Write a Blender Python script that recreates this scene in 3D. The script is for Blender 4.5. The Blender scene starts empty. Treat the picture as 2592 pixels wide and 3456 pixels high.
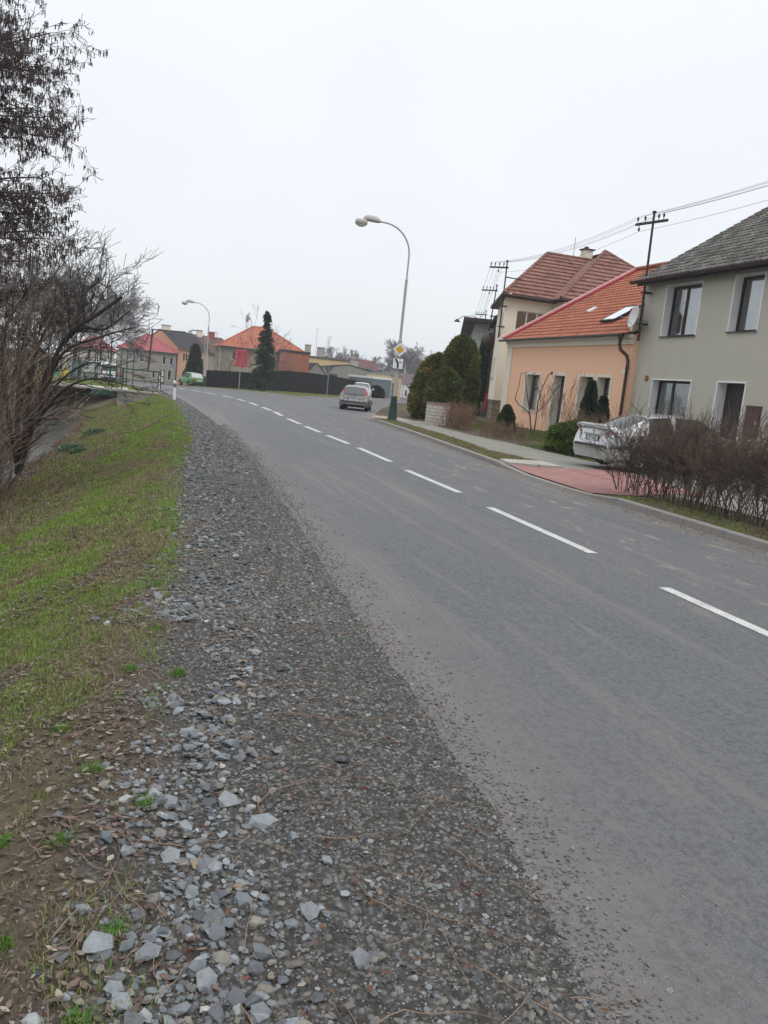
import bpy, bmesh, math, random
import numpy as np
from mathutils import Vector, Matrix
D = bpy.data
scn = bpy.context.scene
C = scn.collection
PI = math.pi
rng = np.random.default_rng(7)
random.seed(7)

# ------------------------------------------------------------------ camera
F_PX, CX, CY, EYE = 2800.0, 1296.0, 1728.0, 1.70
RM = np.array([[0.95482428, -0.05561038, -0.29192136],
               [-0.27862615, 0.17405702, -0.94449543],
               [0.10333471, 0.9831641, 0.15069936]])
cam_d = D.cameras.new('camera')
cam = D.objects.new('camera', cam_d); C.objects.link(cam)
cam_d.sensor_fit = 'VERTICAL'; cam_d.sensor_height = 36.0
cam_d.lens = F_PX / 3456.0 * 36.0
cam_d.clip_start = 0.05; cam_d.clip_end = 3000
m4 = Matrix([[*map(float, RM[i]), 0.0] for i in range(3)] + [[0, 0, 0, 1]])
m4.translation = Vector((0, 0, EYE))
cam.matrix_world = m4
scn.camera = cam

# ------------------------------------------------------------------ light
SUN_EL, SUN_AZ = math.radians(48), math.radians(150)
w = D.worlds.new('World'); scn.world = w; w.use_nodes = True
nt = w.node_tree; nt.nodes.clear()
def wn(t, **k):
    n = nt.nodes.new(t)
    for a, b in k.items(): setattr(n, a, b)
    return n
wo = wn('ShaderNodeOutputWorld'); bg = wn('ShaderNodeBackground')
sky = wn('ShaderNodeTexSky', sky_type='NISHITA', sun_disc=False)
sky.sun_elevation = SUN_EL; sky.sun_rotation = SUN_AZ
sky.air_density = 1.0; sky.dust_density = 6.0; sky.ozone_density = 1.0
bg.inputs['Strength'].default_value = 0.10
# closed cloud deck: a grey-white layer over the clear sky, brighter towards the zenith
tc = wn('ShaderNodeTexCoord'); sep = wn('ShaderNodeSeparateXYZ')
nt.links.new(tc.outputs['Generated'], sep.inputs[0])
rmp = wn('ShaderNodeValToRGB')
e = rmp.color_ramp.elements
e[0].position = 0.0; e[0].color = (8.7, 9.05, 9.4, 1)
e[1].position = 1.0; e[1].color = (22, 22.4, 23, 1)
for p, c in ((0.12, (8.9, 9.3, 9.7, 1)), (0.35, (9.0, 9.4, 10.0, 1)), (0.60, (10.0, 10.4, 11.0, 1))):
    q = e.new(p); q.color = c
nt.links.new(sep.outputs[2], rmp.inputs[0])
ns = wn('ShaderNodeTexNoise'); ns.inputs['Scale'].default_value = 1.6; ns.inputs['Detail'].default_value = 3
nt.links.new(tc.outputs['Generated'], ns.inputs['Vector'])
mr = wn('ShaderNodeMapRange'); mr.inputs[1].default_value = 0.3; mr.inputs[2].default_value = 0.7
mr.inputs[3].default_value = 0.955; mr.inputs[4].default_value = 1.05
nt.links.new(ns.outputs[0], mr.inputs[0])
mul = wn('ShaderNodeVectorMath', operation='SCALE')
nt.links.new(rmp.outputs[0], mul.inputs[0]); nt.links.new(mr.outputs[0], mul.inputs['Scale'])
mx = wn('ShaderNodeMix', data_type='RGBA'); mx.inputs[0].default_value = 0.94
nt.links.new(sky.outputs[0], mx.inputs[6]); nt.links.new(mul.outputs[0], mx.inputs[7])
nt.links.new(mx.outputs[2], bg.inputs['Color']); nt.links.new(bg.outputs[0], wo.inputs[0])
sd = D.lights.new('sun', 'SUN'); sd.energy = 0.6; sd.angle = math.radians(25); sd.color = (1, 0.97, 0.93)
so = D.objects.new('sun', sd); C.objects.link(so)
so.rotation_euler = (math.radians(90) - SUN_EL, 0, -SUN_AZ + PI)
scn.view_settings.view_transform = 'Standard'; scn.view_settings.look = 'None'
scn.view_settings.exposure = 0.08; scn.view_settings.gamma = 1.0
scn.view_settings.use_curve_mapping = False
scn.cycles.max_bounces = 6; scn.cycles.transparent_max_bounces = 16
scn.cycles.caustics_reflective = False; scn.cycles.caustics_refractive = False

# ------------------------------------------------------------------ places: pixel of the photograph -> point at a chosen depth
def ray(px, py): return RM @ np.array([px - CX, -(py - CY), -F_PX])
EYEP = np.array([0, 0, EYE])
def at_y(px, py, y): r = ray(px, py); return EYEP + r * (y / r[1])
def at_x(px, py, x): r = ray(px, py); return EYEP + r * (x / r[0])
def at_z(px, py, z): r = ray(px, py); return EYEP + r * ((z - EYE) / r[2])

# ------------------------------------------------------------------ helpers
def tag(o, label=None, cat=None, group=None, kind=None):
    if label: o['label'] = label
    if cat: o['category'] = cat
    if group: o['group'] = group
    if kind: o['kind'] = kind
    return o
def thing(name, label, cat, loc=(0, 0, 0), rz=0.0, group=None):
    o = D.objects.new(name, None); C.objects.link(o)
    o.location = loc; o.rotation_euler = (0, 0, rz); o.empty_display_size = 0.2
    return tag(o, label, cat, group)
def dup(root, loc, rz=None, label=None, group=None, scale=None):
    r = root.copy(); C.objects.link(r); r.location = loc
    if rz is not None: r.rotation_euler = (0, 0, rz)
    if scale: r.scale = scale if hasattr(scale, '__len__') else (scale,) * 3
    if label: r['label'] = label
    if group: r['group'] = group
    for ch in list(root.children):
        c = ch.copy(); C.objects.link(c); c.parent = r
        for g_ in list(ch.children):
            d = g_.copy(); C.objects.link(d); d.parent = c
    return r

class MB:
    """collects shapes for ONE mesh"""
    def __init__(s): s.v = []; s.f = []; s.mi = []; s.sm = []
    def add(s, vs, fs, mi=0, smooth=False):
        b = len(s.v); s.v += [tuple(map(float, p)) for p in vs]
        for f in fs: s.f.append([b + i for i in f]); s.mi.append(mi); s.sm.append(smooth)
        return s
    def box(s, x0, x1, y0, y1, z0, z1, mi=0):
        vs = [(x, y, z) for z in (z0, z1) for y in (y0, y1) for x in (x0, x1)]
        return s.add(vs, [(0, 2, 3, 1), (4, 5, 7, 6), (0, 1, 5, 4), (1, 3, 7, 5), (3, 2, 6, 7), (2, 0, 4, 6)], mi)
    def obox(s, c, ax, ay, az, mi=0):
        c = np.array(c, float); ax = np.array(ax, float); ay = np.array(ay, float); az = np.array(az, float)
        vs = [c + i * ax + j * ay + k * az for k in (-1, 1) for j in (-1, 1) for i in (-1, 1)]
        return s.add(vs, [(0, 2, 3, 1), (4, 5, 7, 6), (0, 1, 5, 4), (1, 3, 7, 5), (3, 2, 6, 7), (2, 0, 4, 6)], mi)
    def quad(s, a, b, c, d, mi=0): return s.add([a, b, c, d], [(0, 1, 2, 3)], mi)
    def prism(s, poly, axis_pt0, axis_pt1, mi=0):
        """poly: list of 3d points, extruded by vector (axis_pt1-axis_pt0)"""
        n = len(poly); dv = np.array(axis_pt1, float) - np.array(axis_pt0, float)
        a = [np.array(p, float) for p in poly]; b = [p + dv for p in a]
        fs = [tuple(range(n))[::-1], tuple(range(n, 2 * n))] + [(i, (i + 1) % n, n + (i + 1) % n, n + i) for i in range(n)]
        return s.add(a + b, fs, mi)
    def tube(s, pts, r, n=8, mi=0, cap=True):
        pts = [np.array(p, float) for p in pts]
        rs = r if hasattr(r, '__len__') else [r] * len(pts)
        vs = []; fs = []
        up = None
        for i, p in enumerate(pts):
            t = pts[min(i + 1, len(pts) - 1)] - pts[max(i - 1, 0)]; t /= (np.linalg.norm(t) + 1e-9)
            if up is None:
                up = np.array([0, 0, 1.0]) if abs(t[2]) < .9 else np.array([1.0, 0, 0])
            a = np.cross(t, up); a /= (np.linalg.norm(a) + 1e-9); b = np.cross(a, t); up = b
            for k in range(n):
                an = 2 * PI * k / n
                vs.append(p + rs[i] * (math.cos(an) * a + math.sin(an) * b))
        for i in range(len(pts) - 1):
            for k in range(n):
                k2 = (k + 1) % n
                fs.append((i * n + k, i * n + k2, (i + 1) * n + k2, (i + 1) * n + k))
        s.add(vs, fs, mi, True)
        if cap:
            s.add(vs[:n], [tuple(range(n))], mi); s.add(vs[-n:], [tuple(range(n))[::-1]], mi)
        return s
    def lathe(s, prof, c=(0, 0, 0), n=20, mi=0, ax='z', smooth=True):
        vs = []; fs = []
        for (r, h) in prof:
            for k in range(n):
                a = 2 * PI * k / n; x, y = r * math.cos(a), r * math.sin(a)
                p = (x, y, h) if ax == 'z' else ((h, x, y) if ax == 'x' else (x, h, y))
                vs.append((c[0] + p[0], c[1] + p[1], c[2] + p[2]))
        for i in range(len(prof) - 1):
            for k in range(n):
                k2 = (k + 1) % n
                fs.append((i * n + k, i * n + k2, (i + 1) * n + k2, (i + 1) * n + k))
        return s.add(vs, fs, mi, smooth)
    def build(s, name, mats, parent=None, recalc=True):
        me = D.meshes.new(name)
        me.from_pydata(s.v, [], s.f)
        if not isinstance(mats, (list, tuple)): mats = [mats]
        for m in mats: me.materials.append(m)
        me.polygons.foreach_set('material_index', s.mi)
        me.polygons.foreach_set('use_smooth', s.sm)
        if recalc:
            bm = bmesh.new(); bm.from_mesh(me)
            bmesh.ops.recalc_face_normals(bm, faces=bm.faces[:]); bm.to_mesh(me); bm.free()
        me.update()
        o = D.objects.new(name, me); C.objects.link(o)
        if parent is not None: o.parent = parent
        return o

def fast_mesh(name, V, loops, starts, totals, mat, parent=None, smooth=False, attrs=None):
    """V (n,3) ; loops flat vertex ids ; starts/totals per polygon"""
    me = D.meshes.new(name)
    me.vertices.add(len(V)); me.vertices.foreach_set('co', np.ascontiguousarray(V, np.float32).ravel())
    me.loops.add(len(loops)); me.loops.foreach_set('vertex_index', np.asarray(loops, np.int32))
    me.polygons.add(len(starts)); me.polygons.foreach_set('loop_start', np.asarray(starts, np.int32))
    try: me.polygons.foreach_set('loop_total', np.asarray(totals, np.int32))
    except Exception: pass
    me.polygons.foreach_set('use_smooth', np.full(len(starts), smooth, bool))
    for m in (mat if isinstance(mat, (list, tuple)) else [mat]): me.materials.append(m)
    if attrs:
        for k, a in attrs.items():
            if a.ndim == 1:
                at = me.attributes.new(k, 'FLOAT', 'POINT'); at.data.foreach_set('value', a.astype(np.float32))
            else:
                at = me.attributes.new(k, 'FLOAT_COLOR', 'POINT')
                at.data.foreach_set('color', np.c_[a, np.ones(len(a))].astype(np.float32).ravel())
    me.update(calc_edges=True); me.validate()
    o = D.objects.new(name, me); C.objects.link(o)
    if parent is not None: o.parent = parent
    return o
def fixed_faces(name, V, F, mat, **k):
    """F (m,c) array"""
    F = np.asarray(F); m, c = F.shape
    return fast_mesh(name, V, F.ravel(), np.arange(m) * c, np.full(m, c), mat, **k)
def twigs(name, segs, sides, mat, parent=None, attrs=None):
    """segs (n,8): p0 p1 r0 r1 -> one mesh of tapered rods"""
    S = np.asarray(segs, float); n = len(S)
    p0, p1, r0, r1 = S[:, :3], S[:, 3:6], S[:, 6], S[:, 7]
    t = p1 - p0; t /= (np.linalg.norm(t, axis=1, keepdims=True) + 1e-9)
    ref = np.where(np.abs(t[:, 2:3]) > .9, np.array([[1., 0, 0]]), np.array([[0, 0, 1.]]))
    a = np.cross(t, ref); a /= (np.linalg.norm(a, axis=1, keepdims=True) + 1e-9); b = np.cross(a, t)
    V = np.zeros((n, 2 * sides, 3))
    for k in range(sides):
        an = 2 * PI * k / sides; d = math.cos(an) * a + math.sin(an) * b
        V[:, k] = p0 + d * r0[:, None]; V[:, sides + k] = p1 + d * r1[:, None]
    base = (np.arange(n) * 2 * sides)[:, None, None]
    q = np.array([[k, (k + 1) % sides, sides + (k + 1) % sides, sides + k] for k in range(sides)])[None]
    Fq = (base + q).reshape(-1, 4)
    return fixed_faces(name, V.reshape(-1, 3), Fq, mat, parent=parent, smooth=sides > 3)

def vnoise(x, y, scale, seed=0):
    """smooth value noise in 0..1 on numpy arrays"""
    x = np.asarray(x, float) * scale; y = np.asarray(y, float) * scale
    xi = np.floor(x).astype(np.int64); yi = np.floor(y).astype(np.int64)
    fx = x - xi; fy = y - yi; fx = fx * fx * (3 - 2 * fx); fy = fy * fy * (3 - 2 * fy)
    def h(a, b):
        n = (a * 374761393 + b * 668265263 + seed * 974634777) & 0x7fffffff
        n = ((n ^ (n >> 13)) * 1274126177) & 0x7fffffff
        return ((n ^ (n >> 16)) & 0xffff) / 65535.0
    return (h(xi, yi) * (1 - fx) + h(xi + 1, yi) * fx) * (1 - fy) + (h(xi, yi + 1) * (1 - fx) + h(xi + 1, yi + 1) * fx) * fy
def fbm(x, y, scale, seed=0, octv=4):
    s = 0; a = .5; t = 0
    for i in range(octv): s = s + a * vnoise(x, y, scale * 2 ** i, seed + i * 17); t += a; a *= .5
    return s / t

def text_mesh(name, s, size, mat, parent=None, M=None, extrude=0.002, align='CENTER', sx=1.0):
    cu = D.curves.new(name, 'FONT'); cu.body = s; cu.size = size; cu.extrude = extrude
    cu.align_x = align; cu.align_y = 'CENTER'; cu.resolution_u = 2
    tmp = D.objects.new('tmp_text', cu); C.objects.link(tmp)
    bpy.context.view_layer.update()
    me = D.meshes.new_from_object(tmp.evaluated_get(bpy.context.evaluated_depsgraph_get()))
    D.objects.remove(tmp); D.curves.remove(cu)
    me.name = name; me.materials.clear(); me.materials.append(mat)
    me.transform(Matrix.Diagonal((sx, 1, 1, 1)))
    if M is not None: me.transform(M)
    o = D.objects.new(name, me); C.objects.link(o)
    if parent is not None: o.parent = parent
    return o
# ------------------------------------------------------------------ materials
class NT:
    def __init__(s, name, rough=.8, spec=.3, metal=0.0):
        s.m = D.materials.new(name); s.m.use_nodes = True; s.t = s.m.node_tree
        s.b = s.t.nodes['Principled BSDF']
        s.b.inputs['Roughness'].default_value = rough; s.b.inputs['Metallic'].default_value = metal
        s.b.inputs['Specular IOR Level'].default_value = spec
        s.tc = None
    def n(s, t, **k):
        n = s.t.nodes.new(t)
        for a, b in k.items(): setattr(n, a, b)
        return n
    def l(s, a, b): s.t.links.new(a, b)
    def obj(s):
        if s.tc is None: s.tc = s.n('ShaderNodeTexCoord')
        return s.tc.outputs['Object']
    def vec(s, scale=(1, 1, 1), rot=(0, 0, 0), src=None):
        mp = s.n('ShaderNodeMapping'); mp.inputs['Scale'].default_value = scale; mp.inputs['Rotation'].default_value = rot
        s.l(src or s.obj(), mp.inputs[0]); return mp.outputs[0]
    def noise(s, scale, detail=4, rough=.6, v=None, dist=0):
        n = s.n('ShaderNodeTexNoise'); n.inputs['Scale'].default_value = scale; n.inputs['Detail'].default_value = detail
        n.inputs['Roughness'].default_value = rough; n.inputs['Distortion'].default_value = dist
        s.l(v if v is not None else s.obj(), n.inputs['Vector']); return n.outputs[0]
    def voro(s, scale, v=None, feature='F1', out='Distance'):
        n = s.n('ShaderNodeTexVoronoi', feature=feature); n.inputs['Scale'].default_value = scale
        s.l(v if v is not None else s.obj(), n.inputs['Vector']); return n.outputs[out]
    def ramp(s, f, stops):
        r = s.n('ShaderNodeValToRGB'); e = r.color_ramp.elements
        while len(e) < len(stops): e.new(.5)
        for i, (p, c) in enumerate(stops):
            e[i].position = p; e[i].color = (*c, 1) if hasattr(c, '__len__') else (c, c, c, 1)
        s.l(f, r.inputs[0]); return r.outputs[0]
    def mix(s, f, a, b, mode='MIX'):
        m = s.n('ShaderNodeMix', data_type='RGBA', blend_type=mode)
        for i, x in ((0, f), (6, a), (7, b)):
            if hasattr(x, 'is_output'): s.l(x, m.inputs[i])
            elif i == 0: m.inputs[0].default_value = x
            else: m.inputs[i].default_value = (*x, 1) if hasattr(x, '__len__') else (x, x, x, 1)
        return m.outputs[2]
    def math(s, op, a, b=0.0, clamp=False):
        m = s.n('ShaderNodeMath', operation=op); m.use_clamp = clamp
        for i, x in ((0, a), (1, b)):
            if hasattr(x, 'is_output'): s.l(x, m.inputs[i])
            else: m.inputs[i].default_value = x
        return m.outputs[0]
    def attr(s, name, out='Fac'):
        a = s.n('ShaderNodeAttribute'); a.attribute_name = name; return a.outputs[out]
    def col(s, c):
        if hasattr(c, 'is_output'): s.l(c, s.b.inputs['Base Color'])
        else: s.b.inputs['Base Color'].default_value = (*c, 1)
        return s
    def bump(s, h, dist=.01, strength=.6):
        b = s.n('ShaderNodeBump'); b.inputs['Strength'].default_value = strength; b.inputs['Distance'].default_value = dist
        s.l(h, b.inputs['Height']); s.l(b.outputs[0], s.b.inputs['Normal']); return s
def plain(name, c, rough=.7, var=.12, scale=3.0, spec=.3, metal=0.0, bump=0.0, bscale=60, bdist=.003):
    k = NT(name, rough, spec, metal)
    f = k.noise(scale, 5)
    k.col(k.ramp(f, [(.25, tuple(x * (1 - var) for x in c)), (.75, tuple(min(1, x * (1 + var)) for x in c))]))
    if bump: k.bump(k.noise(bscale, 4), bdist, bump)
    return k.m
def attr_mat(name, rough=.85, spec=.2, var=.2, scale=30, bump=0.0):
    k = NT(name, rough, spec)
    f = k.ramp(k.noise(scale, 3), [(.2, 1 - var), (.8, 1 + var)])
    k.col(k.mix(1.0, k.attr('col', 'Color'), f, 'MULTIPLY'))
    if bump: k.bump(k.noise(scale * 3, 3), .003, bump)
    return k.m

def m_asphalt():
    k = NT('asphalt', .80, .35)
    grain = k.voro(120); g2 = k.noise(230, 3, .7); g3 = k.noise(34, 5, .75, k.vec((1, .8, 1))); big = k.noise(.55, 5, .65, k.vec((1, .22, 1)))
    base = k.ramp(g2, [(.32, (.045, .048, .054)), (.5, (.105, .110, .118)), (.68, (.235, .238, .242))])
    base = k.mix(k.ramp(g3, [(.42, .62), (.52, 0.0)]), base, (.045, .048, .053))
    base = k.mix(k.ramp(k.noise(19, 3, .6), [(.50, 0.0), (.72, .35)]), base, (.165, .168, .17))
    base = k.mix(k.ramp(big, [(.38, 0.0), (.68, .55)]), base, (.142, .138, .134))
    # long pale smears left by tyres
    st = k.noise(1.0, 6, .7, k.vec((3.0, .11, 1))); st2 = k.noise(1.0, 6, .72, k.vec((7.0, .30, 1)))
    base = k.mix(k.ramp(st, [(.53, 0.0), (.66, .6)]), base, (.185, .172, .158))
    base = k.mix(k.ramp(st2, [(.58, 0.0), (.68, .5)]), base, (.20, .185, .165))
    pits = k.ramp(grain, [(0.0, 1.0), (.12, 1.0), (.26, 0.0)])
    base = k.mix(k.math('MULTIPLY', k.ramp(k.noise(9, 5, .7), [(.36, 0.0), (.58, .9)]), pits), base, (.022, .024, .028))
    edge = k.attr('edge')                       # metres to the nearest edge
    n1 = k.math('MULTIPLY', k.math('SUBTRACT', k.noise(2.4, 7, .72), .5), -1.3)
    dn = k.math('ADD', edge, n1)
    base = k.mix(k.ramp(dn, [(0.0, .88), (.20, .70), (.50, .30), (1.0, 0.0)]), base, (.165, .152, .143))
    mud = k.noise(1.3, 7, .75, k.vec((2.6, .8, 1)))
    base = k.mix(k.math('MULTIPLY', k.ramp(mud, [(.565, 0.0), (.63, .75)]), k.attr('mud')), base, (.29, .245, .185))
    k.col(base)
    k.bump(k.math('ADD', g2, k.math('ADD', k.math('MULTIPLY', grain, .6), k.math('MULTIPLY', g3, .5))), .006, .7)
    return k.m
def m_ground():
    k = NT('soil_and_turf', .95, .15)
    dirt = k.ramp(k.noise(14, 8, .75), [(.3, (.050, .038, .028)), (.55, (.105, .083, .062)), (.75, (.17, .14, .11))])
    gv = k.voro(48, out='Color'); sepc = k.n('ShaderNodeSeparateColor'); k.l(gv, sepc.inputs[0])
    gravel = k.ramp(sepc.outputs[0], [(.0, (.048, .045, .042)), (.5, (.095, .091, .085)), (.85, (.15, .146, .138)), (1., (.24, .238, .23))])
    gravel = k.mix(k.ramp(k.voro(48), [(.25, 0.0), (.6, .7)]), gravel, (.050, .046, .042))
    grass = k.ramp(k.noise(34, 8, .8), [(.30, (.035, .032, .018)), (.5, (.085, .090, .030)), (.72, (.20, .20, .085))])
    dead = k.ramp(k.noise(31, 7, .75), [(.25, (.075, .056, .040)), (.5, (.16, .125, .085)), (.75, (.26, .21, .15))])
    patch = k.ramp(k.noise(1.3, 6, .7), [(.42, 0.0), (.60, 1.0)])
    turf = k.mix(k.math('MULTIPLY', patch, .75), grass, dead)
    c = k.mix(k.attr('grass'), dirt, turf)
    c = k.mix(k.attr('gravel'), c, gravel)
    k.col(c)
    k.bump(k.math('ADD', k.noise(30, 6, .7), k.math('MULTIPLY', k.voro(48), -.5)), .02, .9)
    return k.m
def m_plaster(name, c, var=.08, bscale=90, bd=.004, stain=.0, sc=(.3, .3, .28)):
    k = NT(name, .92, .15)
    f = k.noise(.9, 6, .65)
    base = k.ramp(f, [(.3, tuple(x * (1 - var) for x in c)), (.7, tuple(x * (1 + var) for x in c))])
    g = k.noise(bscale, 3, .7)
    base = k.mix(.5, base, k.ramp(g, [(.35, tuple(x * .80 for x in c)), (.65, tuple(min(1, x * 1.18) for x in c))]))
    g3 = k.noise(bscale * .28, 5, .75)
    base = k.mix(.55, base, k.ramp(g3, [(.34, tuple(x * .72 for x in c)), (.66, tuple(min(1, x * 1.22) for x in c))]))
    if stain:
        st = k.noise(1.0, 6, .7, k.vec((2.2, 2.2, .35)))
        base = k.mix(k.ramp(st, [(.5, 0.0), (.75, stain)]), base, sc)
    k.col(base); k.bump(g, bd, .8)
    return k.m
def m_tiles(name, cols, rough=.75, moss=0.0):
    k = NT(name, rough, .25)
    v = k.voro(3.2, k.vec((1, 1.0, 1.0)), out='Color'); sc = k.n('ShaderNodeSeparateColor'); k.l(v, sc.inputs[0])
    base = k.ramp(sc.outputs[0], [(0, cols[0]), (.5, cols[1]), (1, cols[2])])
    base = k.mix(k.ramp(k.noise(9, 6, .7), [(.45, 0.0), (.75, .5)]), base, tuple(x * .55 for x in cols[0]))
    if moss:
        base = k.mix(k.ramp(k.noise(2.3, 8, .8), [(.42, 0.0), (.6, moss)]), base, (.042, .039, .031))
        base = k.mix(k.ramp(k.noise(14, 6, .8), [(.58, 0.0), (.72, .8)]), base, (.25, .24, .225))
    k.col(base); k.bump(k.noise(60, 4), .004, .5)
    return k.m
def m_brick(name, c1, c2, mortar, scale=1.0, sz=(.25, .075), off=.5, axis='xz', msize=.012):
    k = NT(name, .9, .2)
    b = k.n('ShaderNodeTexBrick'); b.offset = off
    b.inputs['Color1'].default_value = (*c1, 1); b.inputs['Color2'].default_value = (*c2, 1); b.inputs['Mortar'].default_value = (*mortar, 1)
    b.inputs['Scale'].default_value = scale; b.inputs['Brick Width'].default_value = sz[0]; b.inputs['Row Height'].default_value = sz[1]
    b.inputs['Mortar Size'].default_value = msize; b.inputs['Bias'].default_value = 0.0
    if axis == 'xz':
        s3 = k.n('ShaderNodeSeparateXYZ'); k.l(k.obj(), s3.inputs[0]); c3 = k.n('ShaderNodeCombineXYZ')
        k.l(k.math('ADD', s3.outputs[0], s3.outputs[1]), c3.inputs[0]); k.l(s3.outputs[2], c3.inputs[1]); k.l(c3.outputs[0], b.inputs['Vector'])
    else: k.l(k.obj(), b.inputs['Vector'])
    c = k.mix(k.ramp(k.noise(12, 5, .7), [(.35, 0.0), (.8, .45)]), b.outputs[0], tuple(x * .6 for x in c1))
    k.col(c); k.bump(b.outputs[1], -.004, .6)
    return k.m
def m_glass(name='window_glass', tint=(.97, .98, 1.0), opac=.45):
    k = NT(name, .04, .5)
    t = k.n('ShaderNodeBsdfTransparent'); t.inputs[0].default_value = (*tint, 1)
    g = k.n('ShaderNodeBsdfGlossy'); g.inputs['Roughness'].default_value = .03; g.inputs['Color'].default_value = (.85, .88, .9, 1)
    fr = k.n('ShaderNodeFresnel'); fr.inputs['IOR'].default_value = 1.5
    fac = k.math('ADD', fr.outputs[0], opac * .45, True)
    ms = k.n('ShaderNodeMixShader'); k.l(fac, ms.inputs[0]); k.l(t.outputs[0], ms.inputs[1]); k.l(g.outputs[0], ms.inputs[2])
    out = [n for n in k.t.nodes if n.type == 'OUTPUT_MATERIAL'][0]; k.l(ms.outputs[0], out.inputs[0])
    return k.m
def m_paint(name, c, rough=.28, metal=.55):
    k = NT(name, rough, .5, metal); k.col(k.ramp(k.noise(1.5, 4), [(.3, tuple(x * .94 for x in c)), (.7, c)]))
    k.b.inputs['Coat Weight'].default_value = .6; k.b.inputs['Coat Roughness'].default_value = .08
    return k.m
def m_paving(name, c1, c2, mortar, sz, msize=.012, off=.5, rot=0.0):
    k = NT(name, .88, .2)
    b = k.n('ShaderNodeTexBrick'); b.offset = off
    for a, c in (('Color1', c1), ('Color2', c2), ('Mortar', mortar)): b.inputs[a].default_value = (*c, 1)
    b.inputs['Scale'].default_value = 1.0; b.inputs['Brick Width'].default_value = sz[0]; b.inputs['Row Height'].default_value = sz[1]
    b.inputs['Mortar Size'].default_value = msize
    k.l(k.vec((1, 1, 1), (0, 0, rot)), b.inputs['Vector'])
    c = k.mix(k.ramp(k.noise(3.5, 7, .72), [(.4, 0.0), (.8, .5)]), b.outputs[0], tuple(x * .62 for x in c1))
    c = k.mix(k.ramp(k.noise(60, 3), [(.5, 0.0), (.8, .35)]), c, tuple(min(1, x * 1.5) for x in c1))
    k.col(c); k.bump(b.outputs[1], -.004, .6)
    return k.m

def m_line():
    k = NT('road_paint', .75, .25); c = k.ramp(k.noise(5, 6, .7), [(.3, (.44, .44, .42)), (.7, (.60, .60, .575))])
    c = k.mix(k.ramp(k.noise(75, 4, .75), [(.50, 0.0), (.62, .75)]), c, (.20, .20, .20)); c = k.mix(k.ramp(k.noise(2.2, 6, .75), [(.52, 0.0), (.75, .6)]), c, (.25, .245, .235)); k.col(c); k.bump(k.noise(150, 4), .003, .4); return k.m
MT = dict(
    asphalt=m_asphalt(), ground=m_ground(),
    line=m_line(),
    kerb=plain('concrete_kerb', (.235, .220, .205), .9, .16, 6, bump=.4, bscale=80),
    concrete=plain('grey_concrete', (.25, .235, .205), .92, .22, 2.2, bump=.5, bscale=40, bdist=.008),
    paleconc=plain('pale_concrete', (.36, .34, .30), .9, .15, 5, bump=.3),
    sidewalk=m_paving('sidewalk_slabs', (.215, .21, .185), (.26, .25, .22), (.09, .085, .07), (.6, .3), .012),
    redpave=m_paving('red_pavers', (.30, .155, .14), (.37, .20, .18), (.16, .09, .08), (.2, .1), .01),
    tactile=m_paving('white_pavers', (.50, .47, .44), (.42, .38, .36), (.20, .17, .16), (.2, .2), .012, 0.0),
    bark=plain('bark', (.062, .052, .045), .95, .35, 8, bump=.5, bscale=40, bdist=.01),
    twig=plain('twig', (.105, .088, .076), .9, .3, 2),
    twigred=plain('red_brown_twig', (.15, .10, .075), .9, .35, 2),
    twigpale=plain('pale_stem', (.25, .215, .155), .9, .35, 2),
    twigfar=plain('far_twig', (.15, .14, .135), .95, .2, 1),  # paler and greyer than near twigs: distance haze put into the colour
    catkin=plain('catkin', (.075, .05, .05), .9, .25, 4),
    white=plain('white_paint', (.76, .76, .74), .6, .05, 3), whitew=plain('window_white', (.70, .71, .70), .5, .04, 3),
    brown=plain('dark_brown_wood', (.030, .018, .016), .45, .25, 5), black=plain('black_plastic', (.012, .012, .013), .5, .2, 6),
    rubber=plain('tyre_rubber', (.014, .014, .015), .8, .2, 8), steel=plain('galvanised_steel', (.34, .35, .36), .45, .10, 3, metal=.6),
    lampgrey=plain('grey_lamp_paint', (.36, .37, .385), .5, .08, 3), greenpaint=plain('dark_green_paint', (.026, .062, .052), .5, .2, 4),
    railgreen=plain('green_rail_paint', (.010, .06, .045), .5, .2, 4),
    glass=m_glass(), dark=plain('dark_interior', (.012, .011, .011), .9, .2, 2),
    curtain=plain('net_curtain', (.93, .95, .97), .9, .12, 7), curtaingreen=plain('green_curtain', (.03, .11, .085), .9, .2, 5),
    gutter=plain('brown_gutter', (.050, .030, .026), .5, .2, 4), guttergrey=plain('grey_gutter', (.10, .10, .10), .5, .2, 4),
    red=plain('red_flashing', (.30, .035, .035), .5, .15, 4), pink=plain('pale_pink_cap', (.62, .38, .37), .6, .1, 4),
    blackfence=plain('tarred_boards', (.011, .011, .012), .8, .35, 6),
    metaldark=plain('dark_metal', (.035, .024, .028), .6, .25, 6),
)
def shade_mats():
    pass
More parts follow.
